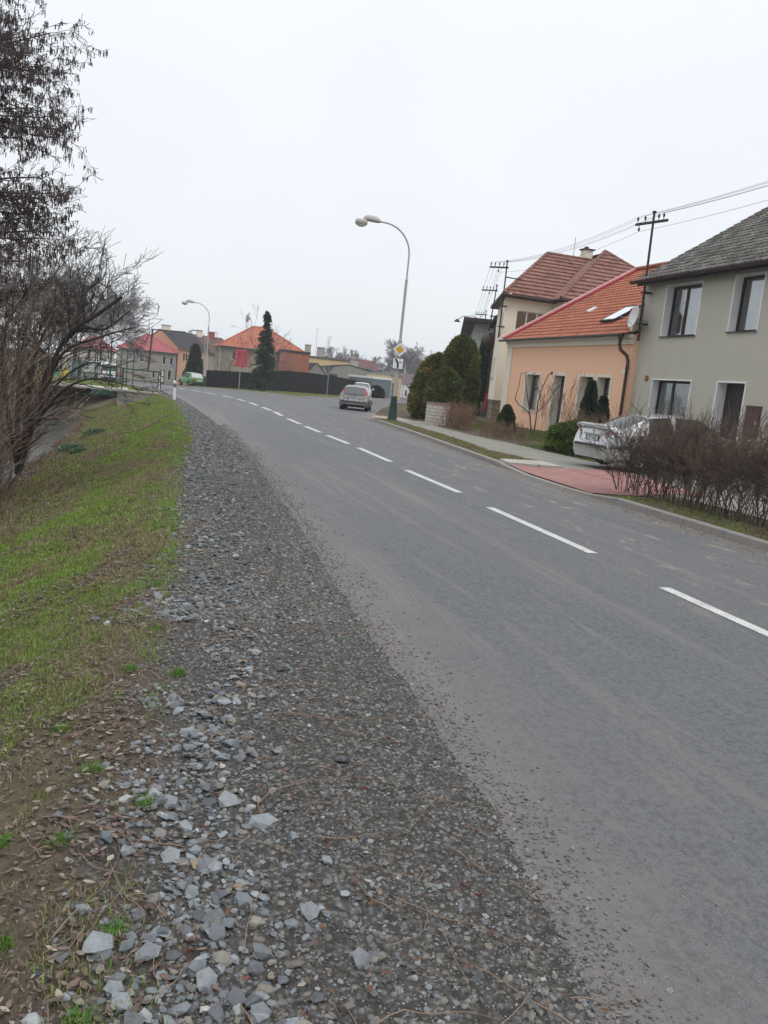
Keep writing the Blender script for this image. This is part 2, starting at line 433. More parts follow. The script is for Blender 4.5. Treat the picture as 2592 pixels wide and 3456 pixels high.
# ------------------------------------------------------------------ lie of the land (metres; +Y runs along the near street)
def zg(x, y):
    x = np.asarray(x, float); y = np.asarray(y, float)
    ww = (y - 58) - 1.6 * (x - 4)
    return np.maximum(-2.2, -.1 * np.log1p(np.exp(np.clip(ww / 5, -50, 50))))
IP = lambda t: (lambda y: np.interp(y, [p[0] for p in t], [p[1] for p in t]))
XL = IP([(-6, .95), (1.77, 1.27), (2.9, 1.44), (4.4, 1.52), (5.9, 1.57), (9.5, 1.81), (12.5, 1.96), (17.3, 2.16), (22.6, 2.3), (28.5, 2.29), (34.6, 2.17), (39.4, 2.05), (43, 1.9), (46.4, 1.72), (50.2, 1.3), (55.5, .57), (62, 0), (72, -.7), (84.5, -2.2), (95, -6), (105, -14), (112, -40)])
XR = IP([(-6, 8.2), (9.9, 8.28), (13.4, 8.34), (15.8, 8.4), (18.3, 8.55), (22.1, 9.0), (28.7, 9.74), (34.3, 10.25), (37.7, 10.5), (39.2, 10.8), (40.3, 11.2), (43.3, 12.1), (54, 15.8), (65.4, 19.6), (81, 25.3), (100, 33.4), (165, 60), (220, 84)])
KL = IP([(66, 12.4), (68, 12.0), (71, 11.0), (73.5, 9.9), (76, 8.0), (80, 6.6), (84, 5.3), (92, 3.0), (100, -.5), (110, -8), (118, -22), (124, -40)])
SL = IP([(66, 12.45), (68, 13.2), (72.6, 14.9), (78, 18.6), (90, 25), (103, 31), (165, 57), (220, 80)])
CREST = IP([(-6, -.12), (2.6, -.06), (4.4, -.02), (5.8, .12), (8.5, .3), (12.5, .47), (18.2, .95), (20.6, 1.15), (28.7, 1.33), (39.5, 1.4), (43, 1.1), (47, .4), (52, -.5)])
def zterr(x, y):
    """soil surface: verge, falling bank, brook bed, far bank, flat beyond"""
    x = np.asarray(x, float); y = np.asarray(y, float)
    base = zg(x, y)
    d = np.maximum(0, CREST(y) - x)
    fade = np.clip((50.5 - y) / 2.5, 0, 1)                      # brook runs into the culvert
    dd = d * d / (d + .22)
    left = -.40 * dd
    left = np.maximum(left, -1.85)
    far = np.clip((-5.2 - x) / 2.2, 0, 1); far = far * far * (3 - 2 * far)
    left = left * (1 - far) + (-.12) * far
    bumps = (fbm(x, y, .9, 3, 4) - .5) * .16 * np.clip(d * 1.2, 0, 1) * (1 - .3 * far)
    rough = (fbm(x, y, 9, 5, 3) - .5) * .045 * np.clip((XL(y) + .12 - x) * 1.6, .18, 1) * np.clip((60 - y) / 30, 0, 1)
    z = base + (left + bumps) * fade + rough + .003 * np.clip((x - XL(y) + .25) * 4, 0, 1)
    z = np.where((x > XL(y) + .30) & (y < 240), base - .09, z)
    return z

def sheet(name, xs_of, ys, zf, mat, attrs=None, kind='structure', label=None):
    rows = []
    for y in ys: rows.append(np.c_[xs_of(y), np.full(len(xs_of(y)), y)])
    P = np.array(rows); ny, nx = P.shape[:2]
    X, Y = P[..., 0].ravel(), P[..., 1].ravel()
    V = np.c_[X, Y, zf(X, Y)]
    i = np.arange(ny - 1)[:, None] * nx + np.arange(nx - 1)[None]
    Fq = np.stack([i, i + 1, i + 1 + nx, i + nx], -1).reshape(-1, 4)
    at = {k: f(X, Y) for k, f in (attrs or {}).items()}
    o = fixed_faces(name, V, Fq, mat, smooth=True, attrs=at or None)
    return tag(o, label, None, None, kind)

# ground: one sheet to the horizon, fine near the camera
xs = np.unique(np.round(np.r_[2.02, 2.12, 2.22, 2.32, 2.42, 2.52,-1500, -900, -500, -300, -200, -140, -100, -70, -50, -36, -26, -20, -16, np.arange(-13, -6, .5), np.arange(-6, -3, .16), np.arange(-3, 2.75, .05), np.arange(2.75, 13, 1.0), 16, 20, 26, 34, 44, 60, 80, 110, 150, 220, 330, 500, 900, 1500], 3))
yy = [-6.0, -3, -1.0, 0, .5]
while yy[-1] < 60: yy.append(yy[-1] + max(.045, .011 * yy[-1]))
ys = np.array(yy + [62, 64, 66, 69, 72, 76, 80, 85, 90, 96, 102, 110, 120, 130, 140, 155, 170, 190, 215, 250, 300, 380, 500, 750, 1100, 1600])
def a_gravel(x, y):
    n = (fbm(x, y, 2.2, 11, 4) - .5)
    lo = CREST(y) + .12 + n * .7
    return np.clip((x - lo) / .25 + .5, 0, 1) * (y < 60)
def a_grass(x, y):
    n = (fbm(x, y, 1.6, 21, 4) - .5)
    d = CREST(y) - x + n * .5
    near = np.clip((y - 2.6 + (x * -1.2) * 1.5) / 2.5, .12, 1)
    g = np.clip(d / .22 + .5, 0, 1) * near
    bank = np.clip(1.0 - (d - 2.2 - n) * 1.2, 0, 1)              # bare brown soil low on the bank
    bank = np.where((y > 51) | (x < -9), 1.0, bank)
    return np.clip(g * (.15 + .85 * bank), 0, 1) * np.where(y < 49, .62, 1.0)
ground = sheet('ground', lambda y: xs, ys, zterr, MT['ground'], dict(gravel=a_gravel, grass=a_grass))

# carriageway with the mouth of the side street
def xs_main(y):
    l, r = float(XL(y)) + (float(fbm(np.array(y), np.array(0.), 2.6, 33, 4)) - .5) * .05 - .03, float(XR(y))
    f = np.r_[0, .01, .025, .05, .09, .15, .25, .4, .55, .7, .82, .9, .95, .985, 1]
    return l + (r - l) * f
def wob(f, y): return f
def zroad(x, y):
    u = np.clip((x - XL(y)) / 6.5, 0, 1)
    e = np.clip((x - XL(y) + .02) / .17, 0, 1); return zg(x, y) - .010 + .022 * e ** .8
mainx = lambda x, y: np.minimum(x - XL(y), XR(y) - x)
def a_mud(x, y): return np.clip((x - 4.6) / 1.6, .1, 1) * np.clip((60 - y) / 30, 0, 1)
sheet('road', xs_main, np.r_[np.arange(-6, .5, .5), np.arange(.5, 12, .06), np.arange(12, 30, .15), np.arange(30, 66.01, .5), 66.0], zroad, MT['asphalt'], dict(edge=mainx, mud=a_mud))
def xs_far(y):
    l, r = float(XL(y)), float(KL(y)); return l + (r - l) * np.linspace(0, 1, 9)
sheet('far_road', xs_far, np.r_[np.arange(66, 104, 1.0)], zroad, MT['asphalt'], dict(edge=lambda x, y: np.minimum(x - XL(y), KL(y) - x), mud=lambda x, y: x * 0))
def ribbon(name, pts, half, dz, mat, attrs=None):
    P = np.array(pts, float); n = len(P)
    T = np.gradient(P, axis=0); T /= np.linalg.norm(T, axis=1, keepdims=True); N = np.c_[T[:, 1], -T[:, 0]]
    u = np.linspace(-1, 1, 7)
    Q = P[:, None] + N[:, None] * (u[None, :, None] * half)
    X, Y = Q[..., 0].ravel(), Q[..., 1].ravel()
    i = np.arange(n - 1)[:, None] * 7 + np.arange(6)[None]
    Fq = np.stack([i, i + 1, i + 8, i + 7], -1).reshape(-1, 4)
    at = dict(edge=np.full(len(X), 2.0), mud=np.zeros(len(X)))
    return tag(fixed_faces(name, np.c_[X, Y, zg(X, Y) + dz], Fq, mat, smooth=True, attrs=at), kind='structure')
ribbon('bend_road', [(1.5, 97), (-2, 103.9), (-9, 112), (-18, 117.5), (-30, 121), (-60, 124), (-120, 126)], 3.6, .018, MT['asphalt'])
def xs_side(y):
    l, r = float(SL(y)), float(XR(y)); return l + (r - l) * np.linspace(0, 1, 7)
sheet('side_street', xs_side, np.r_[np.arange(66, 110, 2.0), np.arange(110, 221, 10)], lambda x, y: zg(x, y) + .012, MT['asphalt'], dict(edge=lambda x, y: np.minimum(x - SL(y), XR(y) - x), mud=lambda x, y: x * 0))

# centre line: each dash a painted bar
CL = IP([(3, 5.0), (6.8, 5.08), (8.5, 5.2), (11.6, 5.27), (13.2, 5.38), (16.2, 5.4), (17.8, 5.53), (21, 5.6), (24.6, 5.58), (28.4, 5.6), (32.3, 5.66), (37, 5.88), (41, 5.88), (45.5, 5.82), (49.5, 5.58), (53.4, 5.12), (58, 4.3), (62, 3.65), (66, 3.2), (73, 2.45), (78, 1.7), (84, .8), (90, -.7), (96, -3), (102, -7)])
dash = [(3.8, 6.85), (8.4, 11.6), (13.15, 16.2), (17.8, 20.95), (22.0, 24.7), (25.75, 28.4), (29.3, 32.3), (34.1, 37.1), (38.0, 40.9), (42.4, 45.5), (46.7, 49.4), (50.4, 53.4), (55.0, 57.9), (59.0, 62.0), (64.2, 67.6), (70.0, 73.2), (75.5, 78.6), (81, 84)]
mbl = MB()
for a, b in dash:
    ya = np.linspace(a, b, 5); c = CL(ya); wv = .06 + .0011 * ya
    for i in range(4):
        q = []
        for (s, k) in ((-1, i), (1, i), (1, i + 1), (-1, i + 1)):
            x, y = c[k] + s * wv[k], ya[k]; q.append((x, y, float(zg(x, y)) + .017))
        mbl.quad(*q)
tag(mbl.build('centre_line_marking', MT['line'], recalc=False), kind='structure')

# kerb along the right side: separate stones with dropped section
kb = MB()
def kerb_run(ys0, ys1, step, xf, hf):
    y = ys0
    while y < ys1 - .05:
        y2 = min(y + step, ys1) - .012
        xa, xb = float(xf(y)), float(xf(y2)); ha, hb = hf(y), hf(y2); g0, g1 = float(zg(xa, y)), float(zg(xb, y2))
        v = []
        for (x, yq, h, g_) in ((xa, y, ha, g0), (xb, y2, hb, g1)):
            v += [(x, yq, g_ - .05), (x + .012, yq, g_ + h - .015), (x + .03, yq, g_ + h), (x + .15, yq, g_ + h), (x + .15, yq, g_ - .05)]
        kb.add(v, [(0, 1, 6, 5), (1, 2, 7, 6), (2, 3, 8, 7), (3, 4, 9, 8), (4, 3, 2, 1, 0), (5, 6, 7, 8, 9)])
        y += step
def hk(y):
    return float(np.interp(y, [-9, 13.0, 14.2, 17.4, 18.7, 36.5, 39.0, 60], [.13, .13, .035, .035, .125, .125, .03, .03]))
kerb_run(-2, 39.2, 1.0, XR, hk)
kerb_run(39.2, 46, .5, XR, lambda y: .03)
tag(kb.build('kerb', MT['kerb']), kind='structure')

# right-hand verge (turf strip), pavement, drive, gardens
SW0 = IP([(-6, 10.3), (16, 10.25), (20.4, 10.2), (22.3, 9.95), (28.2, 10.75), (35, 11.2), (38, 11.6), (41, 12.6)])
SW1 = IP([(-6, 12.6), (20, 12.45), (23.5, 12.42), (26.3, 12.5), (29, 12.25), (32, 12.35), (36, 12.7), (42, 14.2)])
def zr(x, y):
    top = .12 * np.interp(y, [13.0, 14.2, 17.4, 18.7], [1, .28, .28, 1]) * np.clip((SW0(y) - x) / 1.2, 0, 1) + .12 * np.clip((x - (SW0(y) - 1.2)) / 1.2, 0, 1) * np.clip((SW0(y) - x) / 1.2 * -1 + 1, 0, 1) 
    top = np.where(x < SW0(y), top, .12)
    gar = np.clip(x - SW1(y) - .1, 0, 4.6) * .065
    lift = np.interp(y, [36.5, 39, 41], [1, .35, .25])
    gar = gar * np.clip((60 - y) / 15, 0, 1)
    return top * np.where(x > SW1(y), 1, lift) * np.clip((70 - y) / 15, 0, 1) + gar + zg(x, y)
XK = lambda y: XR(y) + .145
def xs_verge(y):
    a, b = float(XK(y)), float(SW0(y)) + .02; return np.linspace(a, max(b, a + .05), 7)
tf = lambda x, y: np.clip(.55 + (fbm(x, y, 2.5, 31, 3) - .5) * 2.2, .1, 1)
sheet('verge', xs_verge, np.arange(-6, 39.6, .3), lambda x, y: zr(x, y) + (fbm(x, y, 5, 8, 3) - .5) * .05 * np.clip((x - XK(y)) * 5, 0, 1), MT['ground'], dict(gravel=lambda x, y: x * 0, grass=tf))
def xs_sw(y):
    a, b = float(SW0(y)), float(SW1(y)); return np.linspace(a, b, 5)
sheet('sidewalk', xs_sw, np.arange(-6, 40.1, .5), lambda x, y: zr(x, y) + .012, MT['sidewalk'])
def xs_gar(y):
    a = float(SW1(y)) if y < 40 else float(XR(y)) + .05
    return np.r_[np.linspace(a, max(17.3, a + 1.5), 8), np.linspace(max(17.3, a + 1.5) + 2, 80 + y * .6, 8)]
gg = lambda x, y: np.clip(.75 + (fbm(x, y, 1.2, 41, 3) - .5) * 1.6 - 1.2 * np.exp(-((x - SW1(y) - .9) / .9) ** 2) * (y > 21.5), .05, 1)
sheet('garden_soil', xs_gar, np.r_[np.arange(-6, 60, .6), np.arange(60, 221, 8)], zr, MT['ground'], dict(gravel=lambda x, y: x * 0, grass=gg))
def quad_sheet(name, poly, dz, mat, n=6):
    a, b, c, d = [np.array(p, float) for p in poly]
    u, v = np.meshgrid(np.linspace(0, 1, n), np.linspace(0, 1, n)); u = u[..., None]; v = v[..., None]
    P = (a * (1 - u) + b * u) * (1 - v) + (d * (1 - u) + c * u) * v
    X, Y = P[..., 0].ravel(), P[..., 1].ravel()
    i = np.arange(n - 1)[:, None] * n + np.arange(n - 1)[None]
    Fq = np.stack([i, i + 1, i + n + 1, i + n], -1).reshape(-1, 4)
    return tag(fixed_faces(name, np.c_[X, Y, zr(X, Y) + dz], Fq, mat, smooth=True), kind='structure')
quad_sheet('red_drive', [(8.50, 14.15), (10.22, 14.15), (10.22, 18.35), (8.72, 18.35)], .022, MT['redpave'])
quad_sheet('red_drive_apron', [(10.22, 14.15), (11.5, 14.15), (11.9, 18.7), (10.22, 18.3)], .027, MT['redpave'])
quad_sheet('parking_pad', [(12.45, 14.2), (17.3, 14.2), (17.3, 22.6), (12.45, 20.9)], .02, MT['sidewalk'])
# tactile crossing of white and red rows on the corner
tac = MB()
for k in range(8):
    y0 = 39.6 + k * .36 if False else 38.2 + k * .62
    for j in range(1):
        x0, x1 = float(XR(y0)) + .25, 14.2 + k * .36
        z0 = float(zr(np.array(12.), np.array(y0))) + .03
        tac.box(x0, x1, y0, y0 + .61, z0 - .05, z0, 1 if k % 2 else 0)
tag(tac.build('crossing_paving', [MT['tactile'], MT['redpave']]), kind='structure')
# three loose kerbside slabs by the drive
sl = MB()
for (x0, x1, y0, y1, dz) in ((8.75, 9.55, 18.45, 19.05, .045), (9.58, 10.2, 18.42, 19.02, .05), (8.98, 9.6, 19.1, 19.55, .042), (9.62, 10.25, 19.1, 19.6, .047)):
    z0 = .115; sl.box(x0, x1, y0, y1, z0 - .02, z0 + dz)
tag(sl.build('paving_slabs', MT['paleconc']), kind='structure')
# lawn in front of the black fence, with its low kerb
def xs_lawn(y):
    if y < 66.2: return np.linspace(12.3, 12.5, 9)
    return np.linspace(float(KL(y)) + .12, float(SL(y)) - .12, 9)
sheet('fence_lawn', xs_lawn, np.arange(66, 100, 1.0), lambda x, y: zg(x, y) + .10 * np.clip((y - 66) / .8, 0, 1) + (fbm(x, y, 1.5, 8, 3) - .5) * .05, MT['ground'], dict(gravel=lambda x, y: x * 0, grass=lambda x, y: x * 0 + .85))
lk = MB()
def kerb_pts(pts, h, wd):
    for (a, b) in zip(pts[:-1], pts[1:]):
        a = np.array(a, float); b = np.array(b, float); L = np.linalg.norm(b - a); n = max(1, int(L / 1.0)); t = (b - a) / L; nn = np.array([t[1], -t[0]])
        for i in range(n):
            p = a + (b - a) * (i + .5) / n; z = float(zg(p[0], p[1]))
            lk.obox((p[0], p[1], z + h / 2 - .03), (*(t * (L / n / 2 - .01)), 0), (*(nn * wd / 2), 0), (0, 0, h / 2 + .03))
kerb_pts([(float(KL(y)), y) for y in (66, 68, 71, 73.5, 76, 80, 84, 90)], .12, .15)
kerb_pts([(12.4, 66), (13.2, 68), (14.9, 72.6), (18.6, 78), (25, 90), (31, 103)], .12, .15)
tag(lk.build('lawn_kerb', MT['paleconc']), kind='structure')

# the brook
kw = NT('brook_water', .06, .5); kw.col((.06, .065, .055)); kw.bump(kw.noise(9, 4, .6, kw.vec((1, .5, 1))), .03, .5)
wb = MB(); wb.add([(-8.5, 8, -1.48), (-1.2, 8, -1.48), (-1.2, 52, -1.48), (-8.5, 52, -1.48)], [(0, 1, 2, 3)])
tag(wb.build('brook_water', kw.m), kind='structure')
# ------------------------------------------------------------------ building kit (local frame: front wall in the plane y=0 facing -y, x 0..W, z up)
FACES = {'front': ((0, 0), (1, 0)), 'right': ('W', (0, 1)), 'left': ('D', (0, -1))}
class House:
    def __init__(s, name, label, loc, rz, W, Dp, H, group=None):
        s.root = thing(name, label, 'house', loc, rz, group); s.W, s.D, s.H = W, Dp, H
    def face(s, f):
        if f == 'front': return np.array([0, 0, 0.]), np.array([1., 0, 0])
        if f == 'right': return np.array([s.W, 0, 0.]), np.array([0, 1., 0])
        return np.array([0, s.D, 0.]), np.array([0, -1., 0])
    def walls(s, mat, holes=None, z0=-.6, depth=.28, gables=None, back=True, reveal=None, name='wall'):
        holes = holes or {}; mb = MB(); up = np.array([0, 0, 1.])
        for f in ('front', 'right', 'left'):
            O, U = s.face(f); N = np.array([U[1], -U[0], 0]); L = s.W if f == 'front' else s.D
            hs = holes.get(f, [])
            us = sorted({0, L, *[h[0] for h in hs], *[h[2] for h in hs]}); vs = sorted({z0, s.H, *[h[1] for h in hs], *[h[3] for h in hs]})
            P = lambda u, v, d=0: O + U * u + up * v - N * d
            for i in range(len(us) - 1):
                for j in range(len(vs) - 1):
                    cu, cv = (us[i] + us[i + 1]) / 2, (vs[j] + vs[j + 1]) / 2
                    if any(h[0] < cu < h[2] and h[1] < cv < h[3] for h in hs): continue
                    mb.add([P(us[i], vs[j]), P(us[i + 1], vs[j]), P(us[i + 1], vs[j + 1]), P(us[i], vs[j + 1])], [(0, 1, 2, 3)], 0)
            for (a, b, c, d) in hs:
                k = 1 if reveal is not None else 0
                mb.add([P(a, b), P(a, b, depth), P(a, d, depth), P(a, d)], [(0, 1, 2, 3)], k)
                mb.add([P(c, b), P(c, b, depth), P(c, d, depth), P(c, d)], [(3, 2, 1, 0)], k)
                mb.add([P(a, d), P(a, d, depth), P(c, d, depth), P(c, d)], [(0, 1, 2, 3)], k)
                mb.add([P(a, b), P(a, b, depth), P(c, b, depth), P(c, b)], [(3, 2, 1, 0)], k)
        if back: mb.add([(0, s.D, z0), (s.W, s.D, z0), (s.W, s.D, s.H), (0, s.D, s.H)], [(3, 2, 1, 0)], 0)
        for g in (gables or []):
            mb.add(g, [tuple(range(len(g)))], 0)
        return mb.build(name, [mat, reveal] if reveal is not None else mat, s.root, recalc=False)
    def window(s, f, a, b, c, d, depth=.28, frame=None, lights=2, split=None, surround=None, sw=.13, sout=.03, sill=None, curtain=None, cuts=None, fw=.06, name='window', transom=None, door=None, blind=0.0):
        O, U = s.face(f); N = np.array([U[1], -U[0], 0]); up = np.array([0, 0, 1.])
        P = lambda u, v, dd=0: O + U * u + up * v - N * dd
        frame = frame or MT['whitew']
        bx = lambda mb, u0, u1, v0, v1, d0, d1: mb.obox(P((u0 + u1) / 2, (v0 + v1) / 2, (d0 + d1) / 2), U * (u1 - u0) / 2, up * (v1 - v0) / 2, N * (d1 - d0) / 2)
        mb = MB(); dd = depth - .05
        if door is not None:
            bx(mb, a, c, b, d, depth - .06, depth)
            w_ = mb.build('door', door, s.root)
            m2 = MB(); bx(m2, a + .12, a + .15, b + .95, b + 1.1, depth - .12, depth - .065); m2.build('handle', MT['steel'], w_)
            m3 = MB()
            for (q0, q1) in ((.12, .46), (.54, .94)):
                bx(m3, a + .14, c - .14, b + (d - b) * q0, b + (d - b) * q1, depth - .075, depth - .058)
            m3.build('door_panel', frame, w_)
            if surround is not None:
                m4 = MB(); bx(m4, a - sw, a, b, d + sw, -sout, .0); bx(m4, c, c + sw, b, d + sw, -sout, .0); bx(m4, a, c, d, d + sw, -sout, .0)
                m4.build('surround', surround, w_)
            return w_
        bx(mb, a, a + fw, b, d, dd - .03, dd + .03); bx(mb, c - fw, c, b, d, dd - .03, dd + .03)
        bx(mb, a + fw, c - fw, b, b + fw, dd - .03, dd + .03); bx(mb, a + fw, c - fw, d - fw, d, dd - .03, dd + .03)
        pos = cuts if cuts is not None else [a + (c - a) * i / lights for i in range(1, lights)]
        for q in pos: bx(mb, q - fw * .7, q + fw * .7, b + fw, d - fw, dd - .028, dd + .028)
        if transom: bx(mb, a + fw, c - fw, transom - .03, transom + .03, dd - .026, dd + .026)
        w_ = mb.build(name, frame, s.root)
        g = MB(); g.quad(P(a + fw, b + fw, dd), P(c - fw, b + fw, dd), P(c - fw, d - fw, dd), P(a + fw, d - fw, dd)); g.build('pane', MT['glass'], w_, recalc=False)
        if curtain is not None:
            for (q0, q1, m) in curtain:
                mc = MB(); n = max(8, int((q1 - q0) * (c - a) / .04)); vs_ = []
                for i in range(n + 1):
                    u = a + fw + (c - a - 2 * fw) * (q0 + (q1 - q0) * i / n); off = dd + .045 + .014 * math.sin(i * 1.9) + .008 * math.sin(i * .7)
                    vs_ += [P(u, b + .03, off), P(u, d - .04, off)]
                mc.add(vs_, [(2 * i, 2 * i + 2, 2 * i + 3, 2 * i + 1) for i in range(n)], 0, True); mc.build('curtain', m, w_, recalc=False)
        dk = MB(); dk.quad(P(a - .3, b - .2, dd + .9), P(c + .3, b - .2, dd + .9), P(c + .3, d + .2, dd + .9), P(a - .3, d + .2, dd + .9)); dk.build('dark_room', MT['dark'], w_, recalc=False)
        if surround is not None:
            m4 = MB(); bx(m4, a - sw, a, b - sw, d + sw, -sout, .0); bx(m4, c, c + sw, b - sw, d + sw, -sout, .0)
            bx(m4, a, c, d, d + sw, -sout, .0); bx(m4, a, c, b - sw, b, -sout, .0)
            m4.build('surround', surround, w_)
        if sill is not None:
            m5 = MB(); bx(m5, a - .04, c + .04, b - .035, b - .004, -.07, depth - .09); m5.build('sill', sill, w_)
        return w_

def tiled(name, P0, U, S, W, L, mat, parent, course=.34, cw=.30, amp=.022, step=.03, clips=(), thick=.05, prof='wave', jit=.0):
    P0 = np.array(P0, float); U = np.array(U, float); U /= np.linalg.norm(U); S = np.array(S, float); S /= np.linalg.norm(S)
    N = np.cross(U, S); N = N if N[2] > 0 else -N
    nc = max(1, int(round(W / cw))); nr = max(1, int(round(L / course))); sub = 6 if prof == 'wave' else 2
    nu = nc * sub + 1; us = np.linspace(0, W, nu)
    ph = (us / cw) % 1
    wave = amp * (np.sin(ph * 2 * PI) * .6 + .4 * np.cos(ph * 4 * PI)) if prof == 'wave' else amp * (np.arange(nu) % 2)
    rows = []; r0 = np.random.default_rng(5)
    for k in range(nr):
        j = (r0.random(nu) - .5) * jit
        rows.append((k * L / nr - .012, step + wave + j)); rows.append(((k + 1) * L / nr - .012, wave * .8 + j * .3 + .004))
    P = []
    for v, h in rows: P.append(P0 + U * us[:, None] + S * v + N * (h[:, None] + thick))
    P = np.array(P); nyv = len(rows)
    i = np.arange(nyv - 1)[:, None] * nu + np.arange(nu - 1)[None]
    F = np.stack([i, i + 1, i + nu + 1, i + nu], -1).reshape(-1, 4)
    o = fixed_faces(name, P.reshape(-1, 3), F, mat, parent=parent, smooth=False)
    if clips:
        bm = bmesh.new(); bm.from_mesh(o.data)
        for co, no in clips:
            bmesh.ops.bisect_plane(bm, geom=bm.verts[:] + bm.edges[:] + bm.faces[:], plane_co=co, plane_no=no, clear_outer=True, clear_inner=False)
        bm.to_mesh(o.data); bm.free()
    return o
def slab_roof(name, pts, mat, parent, th=.12):
    """flat polygon with thickness below it"""
    mb = MB(); mb.prism(pts, (0, 0, 0), (0, 0, -th)); return mb.build(name, mat, parent)

# ================================================================== grey two-storey house (right edge)
PL_GREY = m_plaster('grey_roughcast', (.50, .475, .40), .07, 75, .012, .30, (.36, .345, .30))
GX = 17.4
# local x = 27.3 - world y ; local front z = world z
gh = House('grey_roughcast_house', 'two-storey grey roughcast house with mossy grey roof beside the low salmon house', (GX, 27.3, 0), -PI / 2, 15.0, 11.0, 6.35)
L = lambda wy: 27.3 - wy
g_holes = [(L(25.82), 4.36, L(23.93), 6.08), (L(22.32), 4.42, L(21.06), 6.10), (L(25.88), 1.45, L(23.74), 2.86), (L(22.38), .52, L(21.14), 2.86),
           (L(18.4), 4.42, L(16.6), 6.1), (L(18.6), 1.45, L(16.6), 2.86)]
ridge_h = 6.55 + 5.4 * .655
gh.walls(PL_GREY, {'front': g_holes}, gables=[[(15, 0, 6.35), (15, 11, 6.35), (15, 5.5, ridge_h - .25)], [(.2, 0, 6.35), (.2, 5.5, ridge_h - .25), (.2, 11, 6.35)]], depth=.34, reveal=MT['white'])
cur = MT['curtain']
gw = dict(depth=.34, frame=MT['brown'], sill=MT['brown'], surround=MT['white'], sw=.045, sout=.018, fw=.075)
gh.window('front', *g_holes[0], cuts=[L(25.82) + .80], curtain=[(.46, 1.0, cur), (.28, .41, cur)], **gw)
gh.window('front', *g_holes[1], cuts=[], lights=1, curtain=[(.22, 1.0, cur)], **gw)
gh.window('front', *g_holes[2], cuts=[L(25.88) + .85], curtain=[(.0, .38, MT['curtaingreen']), (.45, 1., plain('dim_net', (.16, .17, .19), .9, .2, 8))], **gw)
gh.window('front', *g_holes[4], lights=2, curtain=[(.1, 1.0, cur)], **gw)
gh.window('front', *g_holes[5], lights=2, curtain=[(.1, 1.0, cur)], **gw)
d_ = gh.window('front', *g_holes[3], depth=.40, door=MT['brown'], frame=MT['metaldark'], surround=MT['white'], sw=.05, sout=.02)
M_front = lambda x, y, z: Matrix.Translation((x, y, z)) @ Matrix.Rotation(PI / 2, 4, 'X')
mb = MB(); mb.box(L(21.42), L(21.20), .22, .245, 2.52, 2.76); hp = mb.build('house_number_plate', MT['white'], gh.root)
text_mesh('number', '351', .11, MT['black'], hp, M_front((L(21.31)), .218, 2.64), .002)
mb = MB(); mb.box(L(20.88), L(20.28), -.06, .0, 1.28, 2.18); mb.box(L(20.90), L(20.26), -.075, 0.0, 2.18, 2.215); gb = mb.build('meter_cupboard', plain('brown_red_door', (.085, .045, .045), .6, .2, 4), gh.root)
mb = MB(); mb.box(L(20.40), L(20.36), -.075, -.06, 1.66, 1.78); mb.build('latch', MT['steel'], gb)
mb = MB(); mb.box(L(26.36), L(26.18), -.05, 0, 2.83, 3.0); mb.box(L(26.33), L(26.21), -.062, -.05, 2.86, 2.97, 1); mb.build('wall_box', [plain('rusty_box', (.24, .115, .05), .8, .3, 20), plain('ochre_lid', (.36, .20, .09), .8, .3, 30)], gh.root)
mb = MB(); mb.box(-.01, 15, -.05, .0, -.6, .55); mb.build('plinth', m_plaster('dark_plinth', (.15, .15, .14)), gh.root)
MOSS = m_tiles('mossy_fibre_tiles', ((.125, .115, .105), (.21, .20, .185), (.075, .070, .064)), .95, .9)
slope = np.array([0, 1, .655])
rl = 5.95 * math.hypot(1, .655)
tiled('roof', (.12, -.45, 6.30), (1, 0, 0), slope, 15.2, rl, MOSS, gh.root, course=.33, cw=.22, amp=.020, step=.026, jit=.012)
tiled('roof', (.12, 11.45, 6.30), (1, 0, 0), (0, -1, .655), 15.2, rl, MOSS, gh.root, course=.6, cw=.9, amp=.02, step=.02)
mb = MB(); mb.prism([(.16, -.40, 6.27), (.16, 5.5, 6.27 + 5.9 * .655), (.16, 5.5, 6.12 + 5.9 * .655), (.16, -.40, 6.12)], (0, 0, 0), (15.1, 0, 0)); mb.build('eaves_board', MT['brown'], gh.root)
mb = MB()
n = 10
prof = [(-.53 + .085 * math.cos(PI + PI * k / n), 6.28 + .085 * math.sin(PI + PI * k / n)) for k in range(n + 1)]
vs = []; fs = []
for x in (-.02, 15.4):
    vs += [(x, p[0], p[1]) for p in prof]
fs = [(k, k + 1, n + 2 + k, n + 1 + k) for k in range(n)]
mb.add(vs, fs, 0, True); mb.add([vs[k] for k in range(n + 1)], [tuple(range(n + 1))]); mb.tube([(-.02, -.62, 6.29), (15.4, -.62, 6.29)], .014, 6)
mb.build('gutter', MT['gutter'], gh.root, recalc=False)

# ================================================================== salmon single-storey house
SALM = m_plaster('salmon_render', (.86, .52, .35), .04, 110, .003, .10, (.62, .36, .24))
BEIGE = m_plaster('beige_trim', (.74, .67, .56), .05, 80, .003)
TILE_O = m_tiles('orange_pantiles', ((.29, .092, .048), (.37, .125, .064), (.235, .070, .037)), .7)
sh = House('salmon_house', 'low salmon pink house with bright orange pantile roof and three beige framed windows', (17.2, 38.0, 0), -PI / 2, 10.9, 12.8, 4.45)
L = lambda wy: 38.0 - wy
s_holes = [(L(35.58), 1.27, L(34.22), 2.86), (L(32.86), .42, L(31.90), 2.86), (L(30.62), 1.27, L(29.62), 2.86), (L(29.28), 1.27, L(28.32), 2.86)]
rz_ = 4.45 + 6.4 * .62
sh.walls(SALM, {'front': s_holes}, gables=[[(0, 0, 4.45), (0, 6.4, rz_), (0, 12.8, 4.45)], [(10.9, 0, 4.45), (10.9, 12.8, 4.45), (10.9, 6.4, rz_)]], depth=.42, reveal=BEIGE)
